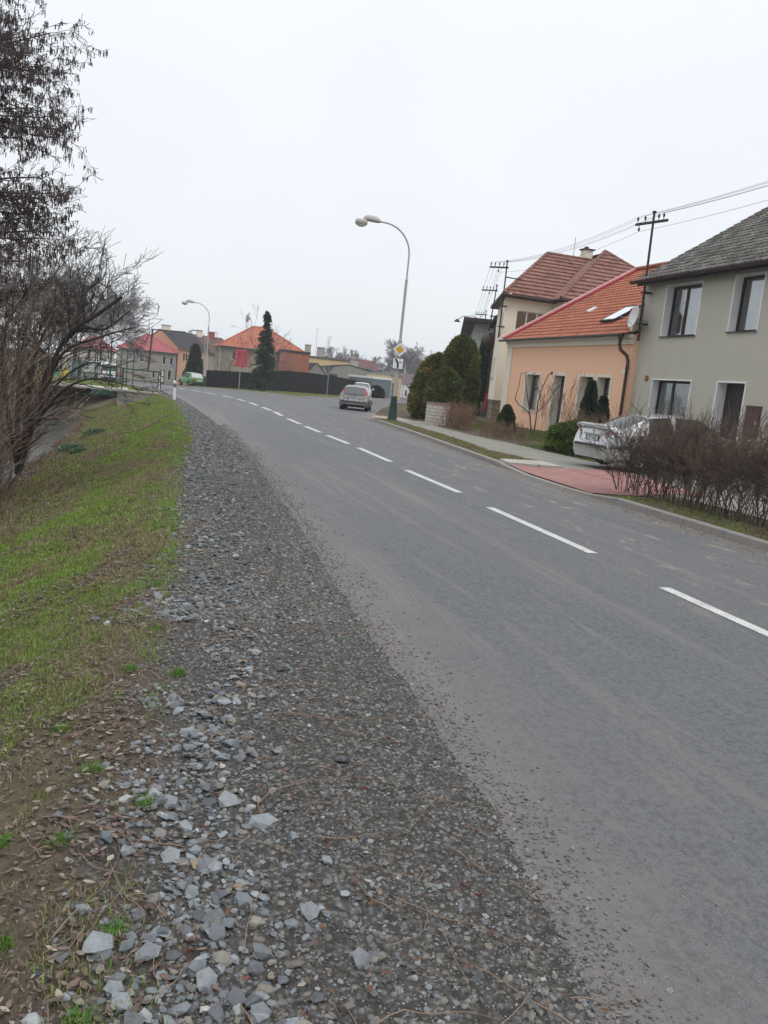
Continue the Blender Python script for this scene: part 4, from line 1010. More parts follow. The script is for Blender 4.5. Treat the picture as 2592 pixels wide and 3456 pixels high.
c8 = gable_house('grey_shed', 'long grey shed with flat top behind the yellow annexe', (33.6, 116), .2, 3.0, 6, 3.3, .1, MT['concrete'], MT['concrete'], flat=True, over=.1, z_base=0.0)
c9 = gable_house('white_farm_building', 'white two-storey building with plum roof at the far end of the side street', (62.5, 218), -.12, 19, 9, 3.9, 2.6, plain('whitewash', (.66, .66, .66), .9, .06, 1), m_tiles('plum_tiles', ((.13, .085, .10), (.15, .10, .115), (.11, .075, .085)), .9), ridge='x', over=.3, z_base=-1.1,
    win=[(5.2, 3.0, 5.7, 3.5), (7.2, 3.0, 7.7, 3.5), (8.9, 3.0, 9.4, 3.5), (10.6, 3.0, 11.1, 3.5), (4.9, .5, 5.6, 1.8), (7.0, .4, 7.6, 2.0), (8.6, .4, 9.3, 2.0)], frame=MT['metaldark'])
# ---- street row beyond the cream villa
dS2 = dS[:2]; A0 = np.array([18.95, 43.0]); rzS = math.atan2(-dS2[1], -dS2[0])      # local x runs back towards the camera along the street front
def row_house(name, label, s0, s1, H, out, wall, roof, **k):
    p = A0 + dS2 * s1 + np.array([-dS2[1], dS2[0]]) * out
    W = s1 - s0; n = max(1, int(W / 3.2)); wins = []
    for i in range(n):
        u = (i + .5) * W / n; wins += [(u - .5, 1.4, u + .5, 2.8), (u - .5, 4.2, u + .5, 5.5)] if H > 5.6 else [(u - .5, 1.3, u + .5, 2.6)]
    return gable_house(name, label, p, rzS, W, 9, H, k.pop('rise', .1), wall, roof, win=wins, z_base=0.0, **k)
h2 = row_house('red_roof_row_house', 'narrow grey street house with small red roof squeezed behind the cream villa', 7.3, 14.5, 6.7, -.2, GRY, TILE_R, rise=2.2, hip=True)
h3 = row_house('grey_flat_block', 'big grey flat-roofed street house with dark overhanging eaves and balcony', 16, 36, 6.9, 1.1, m_plaster('pale_grey_plaster', (.40, .41, .39), .06, 12, .006), MT['metaldark'], flat=True, over=.9)
mb = MB(); mb.box(20, 22.5, .2, 3.4, 3.1, 3.25); mb.box(20, 22.45, .2, .28, 3.2, 4.2); mb.build('balcony', GREYST, h3.root)
mb = MB(); mb.box(20.0, 22.4, .3, 3.2, -.2, 3.1); mb.build('porch', plain('dark_porch', (.03, .04, .042), .7, .2), h3.root)
mb = MB(); mb.tube([(.4, -.95, 6.85), (.4, -.6, 6.2), (.5, -.12, 5.8), (.5, -.12, 0)], .08, 8); mb.build('downpipe', MT['metaldark'], h3.root)
h4 = row_house('beige_cornice_house', 'street house with pale cornice between the grey flat block and the far red roof', 38, 50, 6.3, .9, GREYST, MT['metaldark'], flat=True, over=.5)
mb = MB(); mb.box(-.1, 12.1, -.15, 0, 5.9, 6.3); mb.box(12, 12.12, -.15, 9, 5.9, 6.3); mb.build('cornice', MT['white'], h4.root)
mb = MB(); mb.tube([(.4, -.55, 6.25), (.4, -.3, 5.6), (.4, -.1, 5.3), (.4, -.1, 0)], .08, 8); mb.build('downpipe', MT['metaldark'], h4.root)
h5 = row_house('far_red_roof_house', 'farthest street house of the row, grey with dark red hipped roof', 53, 68, 5.2, .6, GRY, m_tiles('dark_red_tiles', ((.26, .07, .06), (.3, .09, .07), (.2, .05, .045)), .85), rise=2.6, hip=True)
# water tower on the skyline
wt = thing('water_tower', 'mushroom-shaped concrete water tower on the far skyline', 'water tower', (99.6, 300, -1))
mb = MB(); mb.lathe([(.4, 0), (.32, 12.2), (.4, 12.4)], (0, 0, 0), 14); mb.build('shaft', MT['paleconc'], wt)
mb = MB(); mb.lathe([(.4, 12.3), (1.15, 12.9), (1.2, 13.7), (.1, 13.9)], (0, 0, 0), 18); mb.build('tank', MT['paleconc'], wt)

# ================================================================== bridge head over the brook
def pbox(mb, a, b, c, d, z0, z1, mi=0): mb.box(a, b, c, d, z0, z1, mi)
mb = MB(); mb.prism([(-.94, 43.4, -1.3), (1.35, 43.4, -1.3), (1.35, 43.4, .05), (-.94, 43.4, .05)], (0, 0, 0), (0, .45, 0), 0); mb.prism([(-.98, 43.35, .05), (1.2, 43.35, .05), (1.2, 43.95, .05), (-.98, 43.95, .05)], (0, 0, 0), (0, 0, .09), 1)
mb.box(-.96, -.55, 43.86, 47.6, -1.8, .04, 0); mb.box(-.98, -.5, 43.96, 47.7, .04, .10, 1)
tag(mb.build('bridge_wing_wall', [MT['concrete'], MT['paleconc']]), 'grey concrete wing wall with pale coping at the end of the grass bank', 'wall')
br = thing('footbridge', 'small concrete brook bridge with dark green edge beam and stone abutment', 'bridge', (-2.6, 48.5, -.1))
mb = MB(); mb.box(-1.9, 2.1, -.6, 2.2, -.04, .06); mb.build('deck', MT['paleconc'], br)
mb = MB(); mb.box(.2, 1.45, -.66, -.5, -.32, -.05); mb.build('edge_beam', MT['railgreen'], br)
mb = MB(); mb.box(1.2, 2.3, -.45, 2.2, -1.9, -.05); mb.box(-3.4, -1.7, -.45, 2.2, -1.9, -.05); mb.box(-1.7, 1.2, 2.3, 2.4, -1.9, -.05); mb.build('abutment', m_brick('rough_stone', (.12, .11, .09), (.09, .085, .07), (.04, .04, .035), 1, (.5, .22), .4, 'xz', .03), br)
mb = MB(); mb.box(-2.2, -1.45, 44.2, 44.9, -1.75, -1.22); tag(mb.build('concrete_step', MT['paleconc']), 'small pale concrete block in the brook below the bridge', 'concrete block')
def rail(name, label, pts, hgt, z0f, nrails=2, r=.028, posts=None, group=None):
    p0 = pts[0]; t = thing(name, label, 'railing', (p0[0], p0[1], z0f(p0)), 0, group)
    q = [np.array([p[0] - p0[0], p[1] - p0[1], z0f(p) - z0f(p0)]) for p in pts]
    mb = MB(); mb.tube([k + (0, 0, hgt) for k in q], r * 1.1, 8, cap=True); mb.build('handrail', MT['railgreen'], t)
    for j in range(1, nrails): mb = MB(); mb.tube([k + (0, 0, hgt * (1 - j / nrails)) for k in q], r * .8, 6); mb.build('mid_rail', MT['railgreen'], t)
    for k in q: mb = MB(); mb.tube([k + (0, 0, -.05), k + (0, 0, hgt)], r, 8); mb.build('post', MT['railgreen'], t)
    return t
zc = lambda p: .12
rail('bridge_railing', 'dark green tube railing on the wing wall next to the white marker post', [(-.75, 43.6), (.98, 43.6), (1.12, 45.0)], 1.05, zc)
rail('bridge_railing', 'low dark green railing over the green edge beam of the brook bridge', [(-3.45, 48.0), (-2.4, 48.0), (-1.35, 48.0)], .75, lambda p: -.04, 1, .02)
rail('bridge_railing', 'longer dark green railing along the far side of the bridge approach', [(-3.4, 54), (-1.7, 54.6), (-.9, 55.2)], 1.05, lambda p: 0.0)
# tall green mesh-fence posts behind
for i, px in enumerate((262, 318, 325, 371, 390, 405, 425, 447)):
    p = at_y(px, 1300, 57 + 2.0 * (i % 3)); x, y = float(p[0]), float(p[1]); z = float(zterr(x, y))
    mb = MB(); mb.tube([(0, 0, -.2), (0, 0, 2.35)], .032, 8); mb.lathe([(.036, 2.33), (.036, 2.38), (.005, 2.4)], (0, 0, 0), 8)
    o = mb.build('fence_post', MT['railgreen']); o.location = (x, y, z); tag(o, 'slim dark green fence post ' + ('in front of the mural wall', 'at the right end of the mural wall', 'paired close beside another post left of the van', 'in front of the left side of the van', 'in front of the right side of the van', 'just right of the van', 'before the left windows of the grey house', 'rightmost of the tall green posts')[i], 'fence post', 'green fence posts behind the bridge')
# playground behind the brook
SLOTS = []
gw_ = thing('graffiti_wall', 'blue and teal painted wall behind the brook playground', 'wall', (-6.9, 95, float(zterr(-6.9, 95))))
kk = NT('blue_mural_paint', .8, .2); kk.col(kk.ramp(kk.noise(1.9, 5, .7, dist=1.5), [(.30, (.04, .10, .15)), (.42, (.10, .24, .30)), (.52, (.07, .11, .20)), (.60, (.16, .30, .32)), (.68, (.32, .38, .42)), (.76, (.05, .12, .12))]))
mb = MB(); mb.box(0, 3.3, 0, .25, -.3, 2.15); mb.build('wall', kk.m, gw_)
mb = MB(); mb.box(-.05, 3.35, -.05, .3, 2.15, 2.25); mb.build('coping', MT['paleconc'], gw_)
pf = thing('play_panels', 'low playground barrier of yellow and green boards', 'play panel', (-8.9, 84, float(zterr(-8.9, 84))))
yel = plain('yellow_board', (.60, .42, .035), .6, .1, 4); grn = plain('green_board', (.03, .25, .15), .6, .1, 4); orr = plain('orange_board', (.62, .28, .08), .6, .1, 4)
for k, (x0, x1, m_) in enumerate(((0, .3, yel), (.45, .8, yel), (.8, 1.15, orr), (1.2, 1.85, grn), (1.9, 2.15, yel), (2.25, 2.6, yel))):
    mb = MB(); mb.box(x0, x1, 0, .06, .35, .95 + .06 * (k % 2)); mb.box(x0 + .02, x0 + .07, .01, .05, 0, .35); mb.box(x1 - .07, x1 - .02, .01, .05, 0, .35); mb.build('board', m_, pf)
pl_ = thing('climbing_frame', 'playground frame with yellow arch between tall posts', 'climbing frame', (-5.3, 84, float(zterr(-5.3, 84))))
mb = MB(); mb.tube([(-.27, 0, 0)] + [(-.27 + .27 * (1 - math.cos(a)), 0, 2.1 + .35 * math.sin(a)) for a in np.linspace(0, PI, 9)] + [(.27, 0, 0)], .035, 8); mb.build('arch', yel, pl_)
mb = MB(); mb.box(-.2, .2, -.02, .02, 1.85, 2.15); mb.build('sign_board', plain('violet_board', (.16, .12, .3), .6), pl_)
mb = MB(); mb.tube([(-.75, 0, 0), (-.75, 0, 2.3)], .05, 8); mb.tube([(.75, 0, 0), (.75, 0, 1.9)], .04, 8); mb.tube([(-.75, 0, 2.1), (.75, 0, 1.85)], .03, 8); mb.build('frame', MT['paleconc'], pl_)
# ================================================================== street lamps
def lamp(name, label, loc, H=8.6, reach=2.0, rz=0.0, twin=True, cone=True, group='street lamps along the main road'):
    t = thing(name, label, 'street lamp', loc, rz, group)
    if cone:
        mb = MB(); mb.lathe([(.235, -.1), (.225, 0), (.215, .08), (.135, 1.02), (.15, 1.05), (.15, 1.12), (.10, 1.14)], (0, 0, 0), 20)
        b = mb.build('base', MT['greenpaint'], t)
        mb = MB(); mb.box(-.06, .06, -.205, -.18, .25, .62); mb.build('hatch', MT['greenpaint'], b)
    k = H / 8.6
    mb = MB()
    mb.tube([(0, 0, 1.0), (0, 0, 3.55 * k)], .085, 14); mb.lathe([(.085, 3.5 * k), (.095, 3.53 * k), (.095, 3.58 * k), (.062, 3.66 * k)], (0, 0, 0), 14)
    mb.tube([(0, 0, 3.6 * k), (0, 0, 6.2 * k)], .062, 12); mb.lathe([(.062, 6.15 * k), (.07, 6.18 * k), (.07, 6.22 * k), (.04, 6.3 * k)], (0, 0, 0), 12)
    mb.build('pole', MT['lampgrey'], t)
    R = reach * .62; zc_ = (8.52 - .0) * k - R
    arc = [(0, 0, 6.2 * k), (0, 0, zc_)] + [(-R * (1 - math.cos(a)), 0, zc_ + R * math.sin(a)) for a in np.linspace(.15, PI / 2 - .05, 9)]
    e_ = arc[-1]; arc.append((e_[0] - reach * .2, 0, e_[2] + .02))
    mb = MB(); mb.tube(arc, .036, 10); mb.build('arm', MT['lampgrey'], t)
    hx, hz = arc[-1][0], arc[-1][2]
    mb = MB(); n = 14
    for (x0, x1, z0, zt, wy) in ((hx + .15, hx - .62, hz - .03, hz + .16, .17),):
        vs = []; fs = []
        for i in range(9):
            u = i / 8; x = x0 + (x1 - x0) * u; sc = [.35, .75, .95, 1.0, 1.0, 1.0, .95, .85, .5][i]
            for j in range(n):
                a = 2 * PI * j / n; vs.append((x, wy * sc * math.cos(a), z0 + (.07 if math.sin(a) < 0 else .20) * sc * math.sin(a) + .04 * u))
        for i in range(8):
            for j in range(n): fs.append((i * n + j, i * n + (j + 1) % n, (i + 1) * n + (j + 1) % n, (i + 1) * n + j))
        mb.add(vs, fs, 0, True); mb.add(vs[:n], [tuple(range(n))]); mb.add(vs[-n:], [tuple(range(n))[::-1]])
    hd = mb.build('lamp_housing', plain('weathered_alloy', (.42, .41, .39), .6, .12, 5), t)
    mb = MB(); cxh = hx - .72; czh = hz - .17
    mb.lathe([(.02, .14), (.24, .12), (.27, .05), (.27, -.06), (.25, -.08)], (cxh, 0, czh), 22); mb.build('lamp_shade', D.materials['weathered_alloy'], t)
    mb = MB(); mb.lathe([(.23, -.07), (.20, -.12), (.12, -.165), (.02, -.18)], (cxh, 0, czh), 22); mb.build('lens', plain('lamp_lens', (.72, .72, .68), .2, .04, 9), t)
    return t
lamp('street_lamp', 'tall curved grey street lamp with green conical foot at the street corner', (11.12, 36.25, .12), 8.6, 2.0, 0.0)
lamp('street_lamp', 'curved street lamp beside the green car at the left end of the black fence', (6.12, 82.0, float(zg(6.1, 82))), 7.95, 2.05, 0.0)
l3_ = lamp('street_lamp', 'smaller far street lamp behind the green car in front of the brown-roofed house', (9.0, 125.0, float(zg(9, 125)) + .6), 7.2, 1.9, 0.0, cone=False)
mb = MB(); mb.lathe([(.3, -.06), (.3, .06)], (0, 0, 0), 18, ax='y'); mb.lathe([(.22, -.065), (.01, -.06)], (0, 0, 0), 18, 0, 'y'); o = mb.build('traffic_mirror', MT['metaldark']); o.location = (8.8, 118.0, 4.55); tag(o, 'small round mirror disc near the far lamp post in front of the brown roof', 'traffic mirror')
mb = MB(); mb.tube([(0, 0, 0), (0, 0, 2.7)], .03, 6); mb.obox((-.15, -.03, 2.35), (.22, 0, 0), (0, .01, 0), (0, 0, .33)); o = mb.build('bus_stop_sign', plain('faded_blue_sign', (.20, .27, .33), .6, .1)); o.location = (4.7, 122, float(zg(4.7, 122)) + .2); tag(o, 'faded blue sign on a post before the salmon row house', 'sign')
mb = MB(); mb.tube([(0, 0, 0), (0, 0, 4.6)], .05, 7); mb.tube([(0, 0, 4.5), (-.35, 0, 4.9), (-1.0, 0, 5.0)], .03, 6); o = mb.build('far_lamp_post', MT['paleconc']); p = at_y(1360, 1310, 105); o.location = (float(p[0]), 105, .0)
tag(o, 'small pale curved lamp post seen behind the corner lamp by the plum-roofed building', 'street lamp')

# road signs on the corner lamp
sg = thing('priority_road_sign', 'yellow and white diamond priority road sign fixed to the corner lamp post', 'road sign', (11.10, 36.10, 3.32), -.26)
def plate(pts, y, mat, parent, name, th=.012):
    mb = MB(); mb.prism([(p[0], y, p[1]) for p in pts], (0, 0, 0), (0, th, 0)); return mb.build(name, mat, parent)
def rsq(h, r=.03, rot=0.0, n=5):
    o_ = []
    for cx_, cz_, a0 in ((h - r, h - r, 0), (-h + r, h - r, PI / 2), (-h + r, -h + r, PI), (h - r, -h + r, 1.5 * PI)):
        for k in range(n + 1):
            a = a0 + PI / 2 * k / n; x, z = cx_ + r * math.cos(a), cz_ + r * math.sin(a)
            o_.append((x * math.cos(rot) - z * math.sin(rot), x * math.sin(rot) + z * math.cos(rot)))
    return o_
greyb = plain('grey_sign_back', (.10, .10, .115), .5, .05)
ylw = plain('sign_yellow', (.62, .36, .02), .45, .04)
plate(rsq(.245, .03, PI / 4), 0, greyb, sg, 'border'); plate(rsq(.226, .025, PI / 4), -.004, MT['whitew'], sg, 'face', .004)
plate(rsq(.132, .006, PI / 4), -.008, greyb, sg, 'inner_border', .004); plate(rsq(.126, .006, PI / 4), -.012, ylw, sg, 'yellow_field', .004)
sg2 = thing('priority_course_sign', 'square white sign showing a thick bent road line, under the diamond sign', 'road sign', (11.08, 36.10, 2.70), -.26)
plate(rsq(.25, .02), 0, greyb, sg2, 'border'); plate(rsq(.225, .012), -.004, MT['whitew'], sg2, 'face', .004)
cl = [(-.135, .20), (-.105, .165), (-.045, .08), (-.012, .02), (0, -.05), (0, -.20)]
mb = MB(); vs = []
for i, p in enumerate(cl):
    a = np.array(cl[max(i - 1, 0)]); b = np.array(cl[min(i + 1, 5)]); t_ = (b - a) / np.linalg.norm(b - a); nn = np.array([-t_[1], t_[0]]) * .04
    for s_ in (-1, 1):
        for y in (-.012, -.0085): vs.append((p[0] + s_ * nn[0], y, p[1] + s_ * nn[1]))
mb.add(vs, [(4 * i, 4 * i + 2, 4 * i + 6, 4 * i + 4) for i in range(5)]); mb.build('bent_road_line', MT['black'], sg2, recalc=False)
plate([(.04, .052), (.185, .052), (.185, .082), (.04, .082)], -.012, MT['black'], sg2, 'side_road_line', .004)

# red direction board
ib = thing('direction_board', 'red direction board of seven stacked name plates on a thin pole before the black fence', 'direction sign', (8.0, 70.0, 0.0), -.10)
mb = MB(); mb.tube([(0, 0, -.2), (0, 0, 3.3)], .04, 8); mb.build('pole', MT['steel'], ib)
redb = plain('sign_red', (.36, .014, .03), .5, .05); rimp = plain('sign_pink_rim', (.52, .20, .23), .5, .05); txm = plain('sign_lettering', (.66, .42, .45), .6, .03)
names = ['P Masna Hruska', 'Svornosti', 'K Lipe', 'Pod Lesem', 'Zahradni', 'Sokolovna', 'Namesti']
for k, nm in enumerate(names):
    z1 = 3.36 - k * .208; mb = MB(); mb.box(-.49, .49, -.075, -.05, z1 - .195, z1, 0); mb.box(-.478, .478, -.079, -.075, z1 - .182, z1 - .014, 1)
    pb = mb.build('name_plate', [rimp, redb], ib)
    text_mesh('lettering', nm, .115, txm, pb, M_front(-.1 if k == 6 else .12 if k else .02, -.082, z1 - .10), .001, sx=1.05)
    mb = MB()
    if 0 < k < 6: mb.prism([(-.44, -.083, z1 - .10), (-.36, -.083, z1 - .065), (-.36, -.083, z1 - .135)], (0, 0, 0), (0, .003, 0)); mb.box(-.36, -.30, -.083, -.080, z1 - .115, z1 - .085)
    elif k == 6: mb.prism([(.44, -.083, z1 - .10), (.36, -.083, z1 - .135), (.36, -.083, z1 - .065)], (0, 0, 0), (0, .003, 0)); mb.box(.30, .36, -.083, -.080, z1 - .115, z1 - .085)
    if k: mb.build('arrow', txm, pb)
# give-way sign seen from behind
gs = thing('sign_back', 'grey back of an inverted triangular sign on a post in the lawn by the fence', 'road sign', (18.35, 83.0, float(zg(18.3, 83)) + .05), .25)
mb = MB(); mb.tube([(0, 0, -.2), (-.05, 0, 2.95)], .045, 8); mb.build('pole', MT['steel'], gs)
mb = MB(); mb.prism([(-.62, .06, 3.05), (.52, .06, 3.05), (-.05, .06, 2.15)], (0, 0, 0), (0, .02, 0)); mb.build('sign_plate', greyb, gs)
# marker posts
def delin(loc, label, lean=0.0):
    t = thing('marker_post', label, 'marker post', loc, 0, 'white roadside marker posts')
    t.rotation_euler = (0, lean, .2)
    def prof(z, s=1.0): return [(-.062 * s, -.03 * s, z), (.062 * s, -.03 * s, z), (.045 * s, .035 * s, z), (-.045 * s, .035 * s, z)]
    mb = MB(); mb.prism(prof(-.1), (0, 0, 0), (0, 0, .98)); mb.add([*prof(.88), (-.045, .0, .93), (.045, 0, .90)], [(0, 1, 5, 4), (1, 2, 5), (2, 3, 4, 5), (3, 0, 4)]); mb.build('post', MT['whitew'], t)
    mb = MB(); mb.prism([(p[0] * 1.04, p[1] * 1.06, p[2]) for p in prof(.60)], (0, 0, 0), (0, 0, .18)); bd = mb.build('black_band', MT['black'], t)
    mb = MB(); mb.box(-.026, .026, -.036, -.031, .62, .76); mb.build('reflector', MT['steel'], bd)
    return t
delin((1.66, 40.1, -.02), 'white marker post with black band where the grass bank ends', -.04)
delin((1.12, 47.6, -.03), 'white marker post with black band just behind the bridge railing')
# pale block pillar on the pavement edge
pil = thing('gate_pillar', 'low white brick pillar with brown slab top in front of the thuja hedge', 'pillar', (12.75, 35.6, .12), 0)
WB = m_brick('white_blocks', (.52, .48, .42), (.60, .56, .50), (.27, .24, .21), 1, (.30, .15), .5, 'xz', .015)
mb = MB(); mb.box(0, .85, 0, .8, -.15, .98); mb.build('body', WB, pil)
mb = MB(); mb.box(-.04, .89, -.04, .84, .98, 1.03); mb.build('cap', plain('brown_slab', (.22, .15, .12), .8, .15), pil)
mb = MB()
for k in range(9): mb.box(13.7 + k * .55 + .01, 14.2 + k * .55, 38.3, 38.45, .05, .32)
tag(mb.build('garden_edging', MT['concrete']), 'low concrete edging across the garden beyond the pillar', 'edging')
mb = MB()
yy_ = 20.4
while yy_ < 35.4:
    x_, x2 = float(SW1(yy_)), float(SW1(yy_ + 1)); z_ = float(zr(np.array(x_ + .02), np.array(yy_)))
    mb.prism([(x_ - .03, yy_, z_ - .05), (x_ + .04, yy_, z_ - .05), (x_ + .04, yy_, z_ + .035), (x_ - .03, yy_, z_ + .035)], (0, 0, 0), (x2 - x_, .985, 0)); yy_ += 1
tag(mb.build('pavement_edging', MT['paleconc']), kind='structure')

# ================================================================== roof-top electricity poles and wires
def epole(name, label, base, top, arm_dir, arml, armr, ins, stay=None, br=True, group='electricity poles on the house roofs'):
    b = np.array(base, float); tp = np.array(top, float); t = thing(name, label, 'electricity pole', tuple(b), 0, group)
    v = tp - b; mb = MB(); mb.tube([(0, 0, 0), v], [.048, .04], 8); mb.lathe([(.045, v[2]), (.08, v[2] + .02), (.08, v[2] + .06), (.01, v[2] + .09)], (v[0], v[1], 0), 8); mb.build('mast', MT['metaldark'], t)
    ad = np.array([arm_dir[0], arm_dir[1], 0.]); ad /= np.linalg.norm(ad); c = v * ((v[2] - .32) / v[2]); nn = np.array([-ad[1], ad[0], 0])
    mb = MB(); mb.obox(c + ad * (arml - armr) / 2 + nn * .05, ad * (arml + armr) / 2, nn * .03, (0, 0, .042)); mb.build('crossarm', MT['metaldark'], t)
    tips = []
    for q, dn in ins:
        p = c + ad * q + nn * .05; mb = MB(); s_ = -1 if dn else 1
        mb.tube([p, p + (0, 0, s_ * .16)], .012, 5); mb.lathe([(.015, s_ * .12), (.04, s_ * .15), (.035, s_ * .18), (.045, s_ * .20), (.025, s_ * .24), (.005, s_ * .25)], tuple(p), 8); mb.build('insulator', MT['metaldark'], t)
        tips.append(b + p + (0, 0, s_ * .26))
    if br:
        for z in (.6, 1.7):
            if z < v[2] - 1: mb = MB(); mb.obox(v * (z / v[2]) + (.08, 0, 0), (.16, 0, 0), (0, .12, 0), (0, 0, .03)); mb.build('bracket', MT['metaldark'], t)
    if stay is not None: mb = MB(); mb.tube([v * .80, np.array(stay) - b], .035, 6); mb.build('stay', MT['metaldark'], t)
    return tips
ins4 = [(.88, 0), (.64, 0), (.40, 0), (.16, 0), (.42, 1)]
A_ = epole('electricity_pole', 'thick dark electricity pole on the front corner of the grey roughcast house', (17.12, 26.75, 4.2), (17.02, 26.75, 8.62), (-.25, 1), .76, .70, [(.68, 0), (.34, 0), (-.28, 0), (-.50, 0), (.58, 1)])
B_ = epole('electricity_pole', 'electricity pole with slanting stay above the corner of the cream villa', (18.75, 42.9, 4.9), (18.75, 42.95, 8.95), (-.75, .66), .95, .12, ins4, stay=(21.6, 44.6, 8.35))
C_ = epole('electricity_pole', 'electricity pole behind the cream villa with two horizontal brackets', (21.9, 51.9, 5.2), (22.3, 52.3, 8.9), (-.75, .66), .97, .12, ins4)
D_ = epole('electricity_pole', 'electricity pole above the grey flat-roofed street house', (28.9, 69.5, 6.6), (28.9, 69.5, 9.0), (-.75, .66), .98, .14, ins4, br=False)
E_ = epole('electricity_pole', 'electricity pole between the far street houses, second from the end of the row', (37.8, 94, 6.2), (37.8, 94.0, 8.55), (-.75, .66), .98, .16, ins4, br=False)
F_ = epole('electricity_pole', 'farthest small electricity pole of the row above the thuja hedge', (46.5, 118, 5.0), (46.5, 118.0, 8.1), (-.75, .66), .98, .16, ins4, br=False)
G_ = [a + np.array([-.6, -22, .9]) for a in A_]
def wires(T1, T2, sag, label, r=.0055):
    mb = MB()
    for i in range(min(len(T1), len(T2))):
        a, b = np.array(T1[i]), np.array(T2[i])
        mb.tube([a + (b - a) * u - np.array([0, 0, sag * 4 * u * (1 - u)]) for u in np.linspace(0, 1, 13)], r, 4, cap=False)
    tag(mb.build('power_lines', MT['metaldark']), label, 'power lines', 'bundles of overhead wires')
wires(A_, B_, .35, 'overhead wires between the grey house pole and the cream villa pole')
wires(B_, C_, .15, 'overhead wires from the cream villa pole to the pole behind it', .007)
wires(C_, D_, .3, 'overhead wires reaching the pole above the flat-roofed street house', .008)
wires(D_, E_, .4, 'overhead wires running on between the farther street poles', .009)
wires(E_, F_, .4, 'overhead wires to the farthest street pole', .010)
wires(A_, G_, .45, 'overhead wires leaving the grey house pole above the mossy roof')
mb = MB(); mb.tube([(28.9, 69.5, 7.9), (28.0, 70.0, 8.5), (27.2, 70.6, 8.4), (26.9, 70.9, 8.1)], .03, 6); mb.lathe([(.05, .2), (.3, -.02), (.28, -.05)], (26.85, 70.95, 7.95), 12); tag(mb.build('bracket_lamp', MT['metaldark']), 'small hooded lamp on a curved bracket fixed to the third roof pole', 'bracket lamp')
mb = MB(); mb.tube([(0, 0, 0), (.3, 0, 5.6)], .12, 8); mb.tube([(.1, 0, 5.6), (4.6, 0, 5.75)], .09, 6); o = mb.build('gantry_pole', MT['metaldark']); o.location = (3.3, 118, .2)
o.location = (float(at_y(500, 1240, 118)[0]), 118, .2); tag(o, 'grey post with a horizontal top arm in front of the raspberry roof', 'pole')
